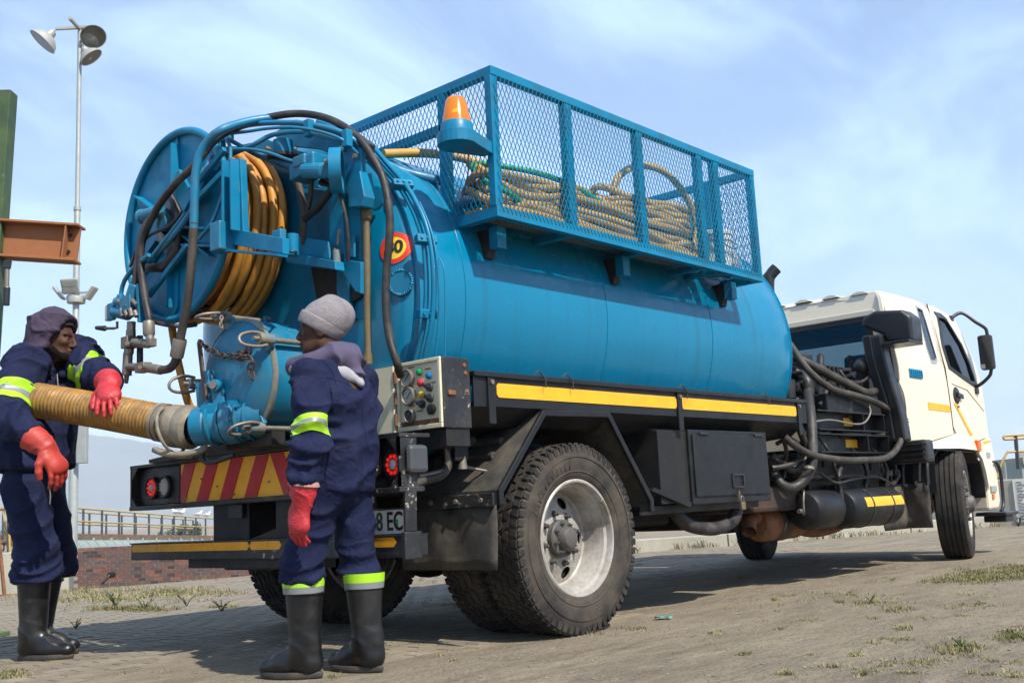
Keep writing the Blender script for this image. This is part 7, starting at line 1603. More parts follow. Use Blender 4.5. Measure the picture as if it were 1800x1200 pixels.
def boot(parent, ankle, fdir, top_z=0.40, lean=(0, 0), sh_r=0.088, mir=1, gz=0.0, name='boot'):
    """wellington: ankle = ground point under the ankle, fdir = toe direction"""
    f = nrm((fdir[0], fdir[1], 0)); l = np.array([-f[1], f[0], 0]); A = V3((ankle[0], ankle[1], gz)); U = np.array([0, 0, 1.0])
    lo = A-np.array([0.34, 0.34, 0.01]); hi = A+np.array([0.34, 0.34, top_z+0.08]); h = 0.0065; F_ = Field(lo, hi, h)
    tp = A+U*top_z+f*lean[0]+l*lean[1]
    F_.cap(A+U*0.10-f*0.005, tp+U*0.03, 0.066, sh_r, 0.02); F_.cap(A+U*0.075-f*0.035, A+U*0.16-f*0.012, 0.052, 0.062, 0.03)
    F_.cap(A+U*0.060-f*0.03, A+U*0.055+f*0.10, 0.048, 0.046, 0.03, flat=(l, 1.0)); F_.cap(A+U*0.052+f*0.09, A+U*0.050+f*0.195, 0.052, 0.044, 0.03, flat=(U, 0.86))
    F_.cap(A+U*0.11+f*0.03, A+U*0.07+f*0.12, 0.05, 0.045, 0.03)
    F_.cut(A+U*0.028, (0, 0, -1)); F_.cut(tp, nrm(tp-A))
    ax = nrm(tp-A)
    def dsp(V):
        d = segfold(V, A+U*0.05, tp, 16, 5, 0.007, 3, 0.22, 0.22, 0.2); return d+0.003*(noise3(V, 9)-0.5)
    o = sculpt(name, F_, M['boot'], parent, 2, dsp)
    # sole with heel, and top rim
    out = [];
    for t in np.linspace(0, 2*math.pi, 40)[:-1]:
        x = 0.070+0.158*math.cos(t); w = 0.050*(1+0.16*math.cos(t)-0.16*math.cos(2*t)) ; out.append((x, w*math.sin(t)*1.06))
    q = MB()
    def ring(z, s_): return [A+f*(x*s_+0.07*(1-s_))+l*y*s_+U*z for x, y in out]
    n = len(out); vs = ring(0.002, 0.98)+ring(0.006, 1.03)+ring(0.024, 1.05)+ring(0.032, 1.0); q.add(vs, [(k*n+i, k*n+(i+1) % n, (k+1)*n+(i+1) % n, (k+1)*n+i) for k in range(3) for i in range(n)]+[tuple(range(n-1, -1, -1)), tuple(range(3*n, 4*n))]); q.build('sole', M['sole'], o, smooth=50)
    u, v, _ = frame_of(ax)
    MB().tube([tp-ax*0.012+(sh_r-0.0015)*(math.cos(t)*u+math.sin(t)*v) for t in np.linspace(0, 6.2832, 41)[:-1]], 0.006, 8, closed=True).build('boot_rim', M['boot'], o, smooth=60)
    return o
def glove(parent, wrist, hdir, palm_n, fore, curl=0.3, thumb_side=1, mat_='glove', spread=0.012, size=1.0, cuff_len=0.13, name='glove', fingers=None):
    """wrist point, direction of the hand, palm normal (towards the palm), forearm point; thumb_side along side axis"""
    W = V3(wrist); d = nrm(hdir); pn = V3(palm_n); pn = nrm(pn-d*(pn@d)); sd = np.cross(d, pn)*thumb_side; S = size
    fr = V3(fore); cd = nrm(fr-W)
    lo = np.minimum.reduce([W-0.26, W+d*0.2-0.1, fr-0.1]); hi = np.maximum.reduce([W+0.26, W+d*0.2+0.1, fr+0.1]); F_ = Field(lo, hi, 0.0048)
    pc = W+d*0.055*S
    F_.cap(W-d*0.01, W+d*0.085*S, 0.040*S, 0.047*S, 0.02, flat=(pn, 0.66)); F_.cap(W+d*0.05*S+sd*0.018*S, W+d*0.090*S-sd*0.022*S, 0.036*S, 0.036*S, 0.02, flat=(pn, 0.7))
    F_.cap(W, W+cd*cuff_len*0.5, 0.040*S, 0.050*S, 0.02); F_.cap(W+cd*cuff_len*0.4, W+cd*cuff_len, 0.050*S, 0.060*S, 0.02)
    lens = (0.078, 0.088, 0.082, 0.064)
    for i, L in enumerate(lens):
        o = (1.5-i)*(0.0235*S); base = W+d*(0.098-0.004*abs(i-1.2))*S+sd*o; c = curl if np.ndim(curl) == 0 else curl[i]
        p = base; dirn = nrm(d+sd*(1.5-i)*spread*3)
        for j, fr_ in enumerate((0.45, 0.31, 0.26)):
            an = c*(0.6+0.55*j); e = nrm(dirn*math.cos(an)+pn*math.sin(an)); q = p+e*L*fr_*S*1.1; F_.cap(p, q, (0.0112-0.0008*j)*S, (0.0106-0.0009*j)*S, 0.004); p = q; dirn = e; pn2 = pn
    tb = W+d*0.028*S+sd*0.030*S; t1 = tb+nrm(d*0.75+sd*0.75+pn*0.35)*0.045*S; t2 = t1+nrm(d*0.95+sd*0.25+pn*0.35)*0.036*S; t3 = t2+nrm(d+pn*0.45)*0.024*S
    F_.cap(tb, t1, 0.021*S, 0.0165*S, 0.016); F_.cap(t1, t2, 0.0155*S, 0.0145*S, 0.006); F_.cap(t2, t3, 0.0142*S, 0.012*S, 0.006)
    F_.cut(W+cd*cuff_len, cd)
    return sculpt(name, F_, M[mat_], parent, 1, lambda V: segfold(V, W+d*0.02, W+cd*cuff_len, 26, 9, 0.006, 5, 0.35, 0.5, 0.14)+0.0015*(noise3(V, 40)-0.5))
def head_field(F_, c, f, u, S=1.0, jaw=True):
    """c = head centre, f = facing, u = up; fills skull and face"""
    f = nrm(f); u = nrm(V3(u)-f*(V3(u)@f)); l = np.cross(u, f); ax = (f, l, u)
    F_.ell(c-f*0.012+u*0.03, (0.098*S, 0.077*S, 0.105*S), ax, 0.02)           # skull
    F_.ell(c+f*0.028-u*0.035, (0.066*S, 0.062*S, 0.085*S), ax, 0.02)          # face block
    F_.cap(c+f*0.045-u*0.088-l*0.022, c+f*0.045-u*0.088+l*0.022, 0.030*S, 0.030*S, 0.025)   # chin
    for s_ in (-1, 1):
        F_.cap(c-f*0.005-u*0.062+l*0.050*s_, c+f*0.045-u*0.085+l*0.026*s_, 0.026*S, 0.026*S, 0.025)   # jaw line
        F_.ell(c+f*0.066-u*0.012+l*0.040*s_, (0.024, 0.024, 0.020), ax, 0.02)      # cheek bone
        F_.ell(c+f*0.091+u*0.012+l*0.032*s_, (0.016, 0.018, 0.011), ax, 0.008, 'sub')   # eye socket
        F_.ell(c+f*0.076+u*0.010+l*0.032*s_, (0.0145, 0.016, 0.012), ax, 0.003)     # lid
        F_.cap(c+f*0.090+u*0.034+l*0.014*s_, c+f*0.078+u*0.034+l*0.052*s_, 0.010, 0.008, 0.012)    # brow
        F_.ell(c+f*0.102-u*0.034+l*0.013*s_, (0.013, 0.012, 0.010), ax, 0.008)     # nostril wing
        F_.ell(c-f*0.012-u*0.006+l*0.078*s_, (0.026, 0.010, 0.034), (nrm(f*0.95+l*0.25*s_), l, u), 0.006)  # ear
    F_.cap(c+f*0.094+u*0.022, c+f*0.113-u*0.026, 0.010, 0.0145, 0.012)           # nose
    F_.cap(c+f*0.094-u*0.060-l*0.020, c+f*0.094-u*0.060+l*0.020, 0.0105, 0.0105, 0.008)   # upper lip
    F_.cap(c+f*0.090-u*0.077-l*0.017, c+f*0.090-u*0.077+l*0.017, 0.0105, 0.0105, 0.008)   # lower lip
    F_.cap(c+f*0.106-u*0.0685-l*0.024, c+f*0.106-u*0.0685+l*0.024, 0.0035, 0.0035, 0.003, 'sub')
    return f, l, u
# ------------------------------------------------------------------ the man in the grey beanie
def man_beanie():
    O = np.array([-1.280, -0.698, 0.0]); f = nrm((-0.25, 0.968, 0)); l = np.array([-f[1], f[0], 0]); U = np.array([0, 0, 1.0])
    P = lambda a, b, z: O+f*a+l*b+U*z
    root = thing('person', 'standing person in navy workwear and grey beanie, back to the camera, red gloves', 'person', O)
    # joints
    hip = P(-0.09, 0, 0.90); chest = P(-0.115, 0, 1.28); neck = P(-0.07, 0, 1.47); hc = P(-0.025, 0.0, 1.622); hf = nrm(f*0.90+l*0.40+U*0.04); hl_ = nrm(np.cross(U, hf)); 
    shl, shr = P(-0.09, 0.205, 1.40), P(-0.09, -0.205, 1.40); ell_, elr = P(-0.165, 0.278, 1.14), P(-0.03, -0.25, 1.14); wl_, wr_ = P(-0.125, 0.280, 0.90), P(0.02, -0.27, 0.92)
    hl, hr = P(-0.085, 0.10, 0.86), P(-0.100, -0.105, 0.86); kl, kr = P(0.035, 0.115, 0.50), P(-0.115, -0.125, 0.50); al, ar = P(0.03, 0.105, 0.10), P(-0.168, -0.11, 0.10)
    # body: one surface from crown to ankle
    B = Field(O+np.array([-0.42, -0.42, 0.03]), O+np.array([0.42, 0.42, 1.82]), 0.0052)
    head_field(B, hc, hf, U); B.cap(neck-U*0.02, hc-U*0.05-f*0.02, 0.058, 0.056, 0.02)
    B.cap(chest+l*0.09, chest-l*0.09, 0.10, 0.10, 0.04); B.cap(chest, hip, 0.115, 0.115, 0.04); B.cap(hip+l*0.06, hip-l*0.06, 0.11, 0.11, 0.04); B.cap(chest+U*0.05, neck, 0.09, 0.06, 0.04)
    for s1, e1, w1 in ((shl, ell_, wl_), (shr, elr, wr_)): B.cap(s1, e1, 0.05, 0.04, 0.02); B.cap(e1, w1, 0.04, 0.03, 0.02); B.cap(w1, w1-U*0.10, 0.032, 0.024, 0.02)
    for h1, k1, a1 in ((hl, kl, al), (hr, kr, ar)): B.cap(h1, k1, 0.078, 0.055, 0.02); B.cap(k1, a1, 0.052, 0.036, 0.02); B.cap(a1, a1+f*0.12-U*0.05, 0.036, 0.03, 0.02)
    body = sculpt('body', B, M['skin'], root, 1)
    for s_ in (-1, 1): MB().ball(hc+hf*0.0755+U*0.010+hl_*0.032*s_, 0.0135, 12, 8).build('eye', M['eye'], body, smooth=60); MB().ball(hc+hf*0.085+U*0.010+hl_*0.032*s_, 0.006, 10, 6).build('iris', M['hair'], body, smooth=60)
    q = Field(hc-0.16, hc+0.16, 0.005); q.cap(hc+hf*0.062-U*0.098-hl_*0.012, hc+hf*0.062-U*0.098+hl_*0.012, 0.022, 0.022, 0.01); q.ell(hc+hf*0.072-U*0.108, (0.014, 0.016, 0.016), None, 0.012); sculpt('beard', q, M['hair'], body, 1)
    # jacket
    J = Field(O+np.array([-0.55, -0.55, 0.78]), O+np.array([0.55, 0.55, 1.60]), 0.0085)
    J.cap(chest+l*0.075-U*0.02, chest-l*0.085-U*0.02, 0.126, 0.128, 0.05); J.cap(P(-0.105, 0.09, 1.40), P(-0.105, -0.09, 1.40), 0.090, 0.090, 0.06)
    J.cap(P(-0.125, 0.052, 1.20), P(-0.10, 0.058, 0.84), 0.122, 0.120, 0.05); J.cap(P(-0.125, -0.065, 1.20), P(-0.10, -0.065, 0.84), 0.126, 0.122, 0.05)
    J.cap(P(-0.085, 0, 1.38), P(-0.06, 0, 1.45), 0.105, 0.075, 0.05)
    for s1, e1, w1 in ((shl, ell_, wl_), (shr, elr, wr_)):
        J.cap(s1-U*0.005, s1*0.5+e1*0.5, 0.074, 0.072, 0.03); J.cap(s1*0.5+e1*0.5, e1, 0.072, 0.070, 0.012); J.cap(e1, w1+(w1-e1)*0.06, 0.070, 0.065, 0.01)
        J.cut(w1+nrm(w1-e1)*0.012, w1-e1) if False else None
    # hem and cuffs: trimmed level
    X, Y, Z = np.meshgrid(*J.ax, indexing='ij', sparse=True)
    for e1, w1 in ((ell_, wl_), (elr, wr_)):
        d = nrm(w1-e1); c = w1+d*0.005; t = (X-c[0])*d[0]+(Y-c[1])*d[1]+(Z-c[2])*d[2]; rr = np.sqrt((X-c[0])**2+(Y-c[1])**2+(Z-c[2])**2); J.D = np.where((t > -0.01) & (rr < 0.115), np.maximum(J.D, t), J.D).astype(np.float32)
    J.D = np.maximum(J.D, (0.842+0.010*np.sin(9*X+4*Y)-Z)).astype(np.float32)
    def jd(V):
        d = segfold(V, shl, ell_, 13, 7, 0.034, 1, 0.65, 0.6, 0.17)+segfold(V, ell_, wl_, 18, 6, 0.036, 2, 0.35, 0.7, 0.15)+segfold(V, shr, elr, 15, 6, 0.026, 4, None, 1, 0.17)
        d = d+segfold(V, chest+U*0.1, hip-U*0.05, 8, 3.5, 0.034, 6, 0.7, 0.7, 0.40)+0.020*(ridge(V+3.1, np.array([7, 7, 3.5]))**3-0.25)+0.008*(ridge(V+13.1, np.array([15, 15, 11.0]))**3-0.25)
        return d
    jk = sculpt('jacket', J, M['navy'], root, 1, jd)
    band(jk, shl, ell_, 0.90, 1.17, root, tilt=None)
    band(jk, shr, elr, 0.85, 1.12, root)
    seam(jk, [P(-0.10, y, z) for y, z in ((0.17, 1.37), (0.10, 1.345), (0.0, 1.335), (-0.10, 1.345), (-0.18, 1.37))], -f, root)
    seam(jk, [P(-0.10, 0.0, z) for z in (1.33, 1.2, 1.05, 0.95, 0.86)], -f, root)
    seam(jk, [P(a, 0.10, z) for a, z in ((-0.05, 1.47), (-0.115, 1.42), (-0.15, 1.36), (-0.16, 1.29), (-0.14, 1.24))], nrm(l*0.6-f*0.8), root)
    # trousers
    T = Field(O+np.array([-0.50, -0.50, 0.36]), O+np.array([0.50, 0.50, 1.02]), 0.0085)
    T.cap(hip+l*0.055-U*0.02, hip-l*0.055-U*0.02, 0.128, 0.128, 0.05)
    for h1, k1, a1 in ((hl, kl, al), (hr, kr, ar)):
        T.cap(h1, k1, 0.102, 0.087, 0.035); T.cap(k1, k1*0.2+a1*0.8, 0.087, 0.086, 0.03)
        T.ell(k1*0.82+a1*0.18, (0.100, 0.100, 0.06), None, 0.04)
    X, Y, Z = np.meshgrid(*T.ax, indexing='ij', sparse=True); T.D = np.maximum(T.D, 0.446+0.008*np.sin(14*X)-Z).astype(np.float32)
    def td(V):
        d = segfold(V, kl+U*0.1, al+U*0.28, 22, 5, 0.026, 3, 0.72, 0.55, 0.16)+segfold(V, kr+U*0.1, ar+U*0.28, 22, 5, 0.026, 8, 0.72, 0.55, 0.16)
        d = d+segfold(V, hl, kl, 9, 5, 0.018, 5, None, 1, 0.17)+segfold(V, hr, kr, 9, 5, 0.018, 9, None, 1, 0.17); return d
    tr = sculpt('trousers', T, M['navy'], root, 2, td)
    # reflective hems
    for k1, a1, top in ((kl, al, 0.40), (kr, ar, 0.40)):
        c = k1*0.23+a1*0.77; z0 = 0.392; q0 = np.array([c[0], c[1], z0])
        for (r0, r1, za, zb, m_) in ((0.0965, 0.100, 0.414, 0.456, 'lime'), (0.0935, 0.0965, 0.385, 0.414, 'silver')):
            q0 = np.array([c[0], c[1], 0]); MB().lathe([(r0, za), (r1, zb)], q0+f*0.0, (0, 0, 1), 36).build('reflective_hem', M[m_], tr, smooth=60)
    boot(root, P(0.035, 0.105, 0), nrm(f*0.98+l*0.14), 0.395, (-0.005, 0.0), 0.090, 1); boot(root, P(-0.165, -0.11, 0), nrm(f*0.97-l*0.10), 0.395, (0.01, 0.0), 0.088, -1)
    # shirt cuff and gloves
    d = nrm(wl_-ell_); MB().lathe([(0.070, -0.03), (0.074, 0.0), (0.072, 0.028), (0.066, 0.030)], wl_, d, 30).build('shirt_cuff', M['cuff'], root, smooth=50)
    glove(root, wl_+f*0.012-U*0.100, nrm(-U*0.96+f*0.28), nrm(-l*0.95-f*0.15), wl_+U*0.02, 0.40, -1, size=1.16, cuff_len=0.115); glove(root, wr_-U*0.10, nrm(-U+f*0.15), l, wr_+U*0.02, 0.35, 1, size=1.12)
    # hood lying on the shoulders with a pale lining
    Hf = Field(P(-0.06, 0, 1.33)-np.array([0.30, 0.30, 0.03]), P(-0.06, 0, 1.62)+np.array([0.30, 0.30, 0.03]), 0.006)
    ring = [P(-0.03+0.125*math.cos(t), 0.128*math.sin(t), 1.465+0.004*math.cos(t)-0.02*max(0, math.cos(t))) for t in np.linspace(0, 2*math.pi, 25)]
    for i in range(24):
        back = max(0, -math.cos(2*math.pi*i/24)); Hf.cap(ring[i]+U*0.015*back, ring[i+1]+U*0.015*max(0, -math.cos(2*math.pi*(i+1)/24)), 0.032+0.022*back, None, 0.03)
    Hf.cap(P(-0.16, 0.06, 1.485), P(-0.18, -0.05, 1.48), 0.050, 0.046, 0.03); Hf.cap(P(-0.165, 0.01, 1.47), P(-0.215, -0.02, 1.41), 0.060, 0.035, 0.03)
    sculpt('hood', Hf, M['hood_b'], root, 1, lambda V: 0.026*(ridge(V+1.7, np.array([9, 9, 15.0]))**2-0.35))
    Lf = Field(P(-0.06, 0, 1.27)-np.array([0.32, 0.32, 0.0]), P(-0.06, 0, 1.60)+np.array([0.32, 0.32, 0]), 0.006)
    R3 = [P(-0.04+0.165*math.cos(t), 0.150*math.sin(t), 1.440+0.010*math.cos(t)-0.05*max(0, -math.cos(t))**3) for t in np.linspace(R(35), R(325), 25)]
    for i in range(24): Lf.cap(R3[i], R3[i+1], 0.016+0.006*max(0, math.sin(math.pi*i/24)), None, 0.02)
    Lf.cap(P(-0.19, 0.05, 1.41), P(-0.245, -0.01, 1.345), 0.017, 0.012, 0.02); Lf.cap(P(-0.19, -0.06, 1.41), P(-0.245, -0.01, 1.345), 0.017, 0.012, 0.02)
    sculpt('hood_lining', Lf, M['hood_lining'], root, 1, lambda V: 0.008*(ridge(V+5.7, np.array([12, 12, 12.0]))**2-0.35))
    # beanie
    Bn = Field(hc-0.19, hc+np.array([0.19, 0.19, 0.22]), 0.0055); bk = nrm(-hf*0.55+U*0.83)
    ax = (nrm(hf-U*(hf@U)), hl_, U)
    Bn.ell(hc-hf*0.012+U*0.048, (0.118, 0.094, 0.108), ax, 0.02); Bn.ell(hc-hf*0.066+U*0.082, (0.098, 0.088, 0.092), ax, 0.05)
    cutn = nrm(-U+hf*0.42*-1.0); cp = hc+hf*0.10+U*0.050
    Bn.cut(hc-hf*0.05-U*0.028, nrm(-U*0.86+hf*0.50))
    bn = sculpt('beanie', Bn, M['knit'], root, 1, lambda V: 0.014*(ridge(V+9.3, np.array([9, 9, 7.0]))**3-0.2)*np.clip((V[:, 2]-hc[2]-0.03)/0.05, 0, 1))
    Bf = Field(hc-0.19, hc+np.array([0.19, 0.19, 0.22]), 0.0055); Bf.ell(hc-hf*0.012+U*0.048, (0.1285, 0.1035, 0.116), ax, 0.02); nn_ = nrm(-U*0.86+hf*0.50); Bf.cut(hc-hf*0.05-U*0.034, nn_); Bf.cut(hc-hf*0.05-U*0.034-nn_*0.062, -nn_)
    sculpt('beanie_cuff', Bf, M['knit'], bn, 1, lambda V: 0.003*(noise3(V, 18)-0.5))
    root.location = (-1.530, -0.930, 0.0); root.scale = (0.94, 0.94, 0.94)      # stands clear of the step bar
man_beanie()
# ------------------------------------------------------------------ the man in the hood, leaning over the suction hose
def man_hood():
    O = np.array([-1.85, 1.15, 0.0]); f = R2.copy(); l = F2.copy(); U = np.array([0, 0, 1.0])
    P = lambda a, b, z: O+f*a+l*b+U*z
    root = thing('person', 'hooded person in navy workwear leaning over the suction hose, red gloves', 'person', O)
    tf = nrm(f*0.80-l*0.60); tl = np.cross(U, tf)          # chest turned towards the camera
    hip = P(-0.07, 0.04, 0.97); chest = P(-0.055, 0.07, 1.42); neck = P(0.0, 0.02, 1.64); hc = P(0.062, 0.0, 1.752); hf = nrm(f*0.985-l*0.10-U*0.06); hu = nrm(U*0.99-f*0.08)
    L_ = lambda px, py, b: atD(px, py, (O-CAM)@F2+b)
    shr, shl = L_(46, 640, -0.15), L_(134, 622, 0.12)
    elr = L_(12, 735, -0.43); wr_ = L_(62, 768, -0.46); el_ = L_(166, 662, 0.02); wl_ = L_(187, 668, -0.24)
    hr, hl = P(-0.06, -0.10, 0.92), P(-0.06, 0.12, 0.92); kr, kl = P(0.015, -0.09, 0.55), P(0.02, 0.14, 0.55); ar, al = P(0.0, -0.075, 0.1), P(-0.075, 0.16, 0.1)
    B = Field(O+np.array([-0.52, -0.58, 0.03]), O+np.array([0.42, 0.42, 1.94]), 0.0055)
    head_field(B, hc, hf, hu); B.cap(neck-U*0.06, hc-hu*0.05-hf*0.02, 0.060, 0.057, 0.02)
    B.cap(chest+tl*0.09, chest-tl*0.09, 0.11, 0.11, 0.04); B.cap(chest, hip, 0.12, 0.12, 0.04); B.cap(hip+l*0.06, hip-l*0.06, 0.12, 0.12, 0.04); B.cap(chest+U*0.08, neck, 0.09, 0.06, 0.04)
    for s1, e1, w1, h1 in ((shr, elr, wr_, L_(80, 795, -0.47)), (shl, el_, wl_, L_(196, 678, -0.335))): B.cap(s1, e1, 0.05, 0.042, 0.02); B.cap(e1, w1, 0.042, 0.032, 0.02); B.cap(w1, h1, 0.032, 0.026, 0.02)
    for h1, k1, a1 in ((hr, kr, ar), (hl, kl, al)): B.cap(h1, k1, 0.08, 0.055, 0.02); B.cap(k1, a1, 0.052, 0.036, 0.02); B.cap(a1, a1+f*0.12-U*0.05, 0.036, 0.03, 0.02)
    body = sculpt('body', B, M['skin'], root, 1)
    hl_ = np.cross(hu, hf)
    for s_ in (-1, 1): MB().ball(hc+hf*0.0755+hu*0.010+hl_*0.032*s_, 0.0135, 12, 8).build('eye', M['eye'], body, smooth=60); MB().ball(hc+hf*0.0850+hu*0.010+hl_*0.032*s_, 0.006, 10, 6).build('iris', M['hair'], body, smooth=60); MB().tube(catmull([hc+hf*0.099+hu*0.036+hl_*0.016*s_, hc+hf*0.094+hu*0.041+hl_*0.034*s_, hc+hf*0.078+hu*0.034+hl_*0.054*s_], 0.01), 0.0042, 6).build('eyebrow', M['hair'], body, smooth=60)
    q = Field(hc-0.18, hc+0.16, 0.005)
    for s_ in (-1, 1): q.cap(hc-hf*0.002-hu*0.055+hl_*0.054*s_, hc+hf*0.046-hu*0.092+hl_*0.030*s_, 0.028, 0.0275, 0.015)
    q.cap(hc+hf*0.054-hu*0.098-hl_*0.02, hc+hf*0.054-hu*0.098+hl_*0.02, 0.0265, 0.0265, 0.02); q.cap(hc-hu*0.13, hc+hf*0.03-hu*0.11, 0.03, 0.03, 0.02); sculpt('beard', q, M['hair'], body, 1)
    # jacket
    J = Field(O+np.array([-0.66, -0.74, 0.96]), O+np.array([0.62, 0.55, 1.80]), 0.0085)
    J.cap(chest+tl*0.10+U*0.03, chest-tl*0.10+U*0.03, 0.155, 0.155, 0.05); J.cap(chest+tl*0.08+U*0.12-tf*0.02, chest-tl*0.08+U*0.12-tf*0.02, 0.115, 0.115, 0.06)
    for s_ in (-1, 1): J.cap(chest+tl*0.08*s_, hip+l*0.08*-s_*-1+U*0.05, 0.155, 0.155, 0.05)
    J.cap(hip+l*0.08+U*0.06, hip-l*0.08+U*0.06, 0.150, 0.150, 0.05); J.cap(chest+U*0.16, neck-U*0.015, 0.10, 0.085, 0.05)
    for s1, e1, w1 in ((shr, elr, wr_), (shl, el_, wl_)):
        J.cap(s1, s1*0.5+e1*0.5, 0.108, 0.098, 0.05); J.cap(s1*0.5+e1*0.5, e1, 0.092, 0.084, 0.025); J.cap(e1, w1, 0.084, 0.072, 0.02)
    X, Y, Z = np.meshgrid(*J.ax, indexing='ij', sparse=True)
    for e1, w1 in ((elr, wr_), (el_, wl_)):
        d = nrm(w1-e1); c = w1-d*0.01; t = (X-c[0])*d[0]+(Y-c[1])*d[1]+(Z-c[2])*d[2]; rr = np.sqrt((X-c[0])**2+(Y-c[1])**2+(Z-c[2])**2); J.D = np.where((t > -0.01) & (rr < 0.12), np.maximum(J.D, t), J.D).astype(np.float32)
    J.D = np.maximum(J.D, (1.045+0.010*np.sin(9*X+4*Y)-Z)).astype(np.float32)
    def jd(V):
        d = segfold(V, shr, elr, 12, 6, 0.030, 1, None, 1, 0.18)+segfold(V, elr, wr_, 18, 6, 0.030, 2, 0.2, 0.6, 0.16)+segfold(V, shl, el_, 14, 6, 0.028, 4, None, 1, 0.18)+segfold(V, el_, wl_, 16, 6, 0.024, 7, None, 1, 0.16)
        return d+segfold(V, chest+U*0.12, hip, 8, 3.5, 0.034, 6, 0.8, 0.7, 0.40)+0.020*(ridge(V+3.1, np.array([7, 7, 3.5]))**3-0.25)+0.008*(ridge(V+13.1, np.array([15, 15, 11.0]))**3-0.25)
    jk = sculpt('jacket', J, M['navy'], root, 1, jd)
    band(jk, shr, elr, 0.52, 0.84, root); band(jk, shl, el_, 0.60, 1.05, root)
    # zip
    z0, z1 = chest+tf*0.170+U*0.14, chest+tf*0.176-U*0.10; MB().tube(catmull([z0, (z0+z1)/2+tf*0.012, z1], 0.02), 0.004, 6).build('zip', M['steel'], root, smooth=60)
    # collar
    Cf = Field(neck-np.array([0.2, 0.2, 0.14]), neck+np.array([0.2, 0.2, 0.1]), 0.006)
    rg = [neck+tf*(0.09*math.cos(t)+0.005)+tl*0.098*math.sin(t)-U*(0.055+0.03*math.cos(t)) for t in np.linspace(R(25), R(335), 25)]
    for i in range(24): Cf.cap(rg[i], rg[i+1], 0.024, None, 0.02)
    sculpt('collar', Cf, M['navy'], root, 1)
    # trousers
    T = Field(O+np.array([-0.50, -0.50, 0.36]), O+np.array([0.50, 0.50, 1.14]), 0.0085)
    T.cap(hip+l*0.06, hip-l*0.06, 0.140, 0.140, 0.05)
    for h1, k1, a1 in ((hr, kr, ar), (hl, kl, al)):
        T.cap(h1, k1, 0.122, 0.102, 0.035); T.cap(k1, k1*0.25+a1*0.75, 0.108, 0.098, 0.03); T.ell(k1*0.80+a1*0.20, (0.124, 0.124, 0.07), None, 0.04)
    X, Y, Z = np.meshgrid(*T.ax, indexing='ij', sparse=True); T.D = np.maximum(T.D, 0.425+0.010*np.sin(14*X)-Z).astype(np.float32)
    def td(V):
        d = segfold(V, kr+U*0.1, ar+U*0.28, 22, 5, 0.030, 3, 0.72, 0.6, 0.17)+segfold(V, kl+U*0.1, al+U*0.28, 22, 5, 0.030, 8, 0.72, 0.6, 0.17)
        return d+segfold(V, hr, kr, 8, 5, 0.018, 5, None, 1, 0.18)+segfold(V, hl, kl, 8, 5, 0.018, 9, None, 1, 0.18)
    tr = sculpt('trousers', T, M['navy'], root, 2, td)
    c = kl*0.25+al*0.75; MB().lathe([(0.104, 0.415), (0.106, 0.445)], np.array([c[0], c[1], 0]), (0, 0, 1), 36).build('reflective_hem', M['lime'], tr, smooth=60)
    MB().tube(catmull([P(0.085, -0.13, 0.95), P(0.095, -0.125, 0.88), P(0.09, -0.12, 0.83)], 0.02), 0.0035, 6).build('fly_seam', M['silver'], tr, smooth=60)
    boot(root, P(-0.005, -0.07, 0), nrm(f*0.985-l*0.16), 0.425, (-0.005, 0), 0.088, -1); boot(root, P(-0.085, 0.165, 0), nrm(f*0.97-l*0.05), 0.425, (0.045, -0.01), 0.090, 1)
    # gloves: near hand hangs, far hand lies over the hose
    glove(root, L_(82, 786, -0.47), nrm(f*0.45-U*0.9), nrm(-f*0.75-U*0.3+l*0.5), wr_-f*0.02, 0.42, -1, 'glove_worn', size=1.22, cuff_len=0.11)
    glove(root, L_(194, 674, -0.365), nrm(f*0.16-U*0.66-l*0.70), nrm(-U*0.72+l*0.66), wl_, (0.24, 0.28, 0.28, 0.26), -1, size=1.22, cuff_len=0.10, spread=0.02)
    # hood up over a black cap
    ax = (hf, hl_, hu)
    Cp = Field(hc-0.19, hc+np.array([0.19, 0.19, 0.22]), 0.0055); Cp.ell(hc-hf*0.008+hu*0.036, (0.110, 0.087, 0.110), ax, 0.02); Cp.cut(hc+hu*0.048, nrm(-hu*0.85+hf*0.25)); sculpt('cap', Cp, M['blackcap'], root, 1)
    Hd = Field(hc-np.array([0.27, 0.27, 0.30]), hc+np.array([0.22, 0.22, 0.24]), 0.0065)
    Hd.ell(hc-hf*0.030+hu*0.048, (0.142, 0.118, 0.138), ax, 0.03); Hd.ell(hc-hf*0.062-hu*0.045, (0.120, 0.115, 0.120), ax, 0.05); Hd.cap(hc-hf*0.06-hu*0.10, neck-tf*0.04-U*0.05, 0.115, 0.12, 0.05)
    Hd.ell(hc-hf*0.085+hu*0.105, (0.07, 0.075, 0.06), ax, 0.05)
    # face opening: scooped out and trimmed on a slant
    Hd.cut(hc+hf*0.018+hu*0.0, nrm(hf*0.86-hu*0.50)); Hd.ell(hc+hf*0.06-hu*0.01, (0.112, 0.082, 0.118), ax, 0.012, 'sub'); Hd.cap(hc-hu*0.05, neck-U*0.05, 0.062, 0.07, 0.01, 'sub')
    sculpt('hood', Hd, M['hood'], root, 1, lambda V: 0.018*(ridge(V+1.7, np.array([8, 8, 11.0]))**2.5-0.25)+0.006*(ridge(V+7.1, np.array([20, 20, 26.0]))**2-0.3))
man_hood()
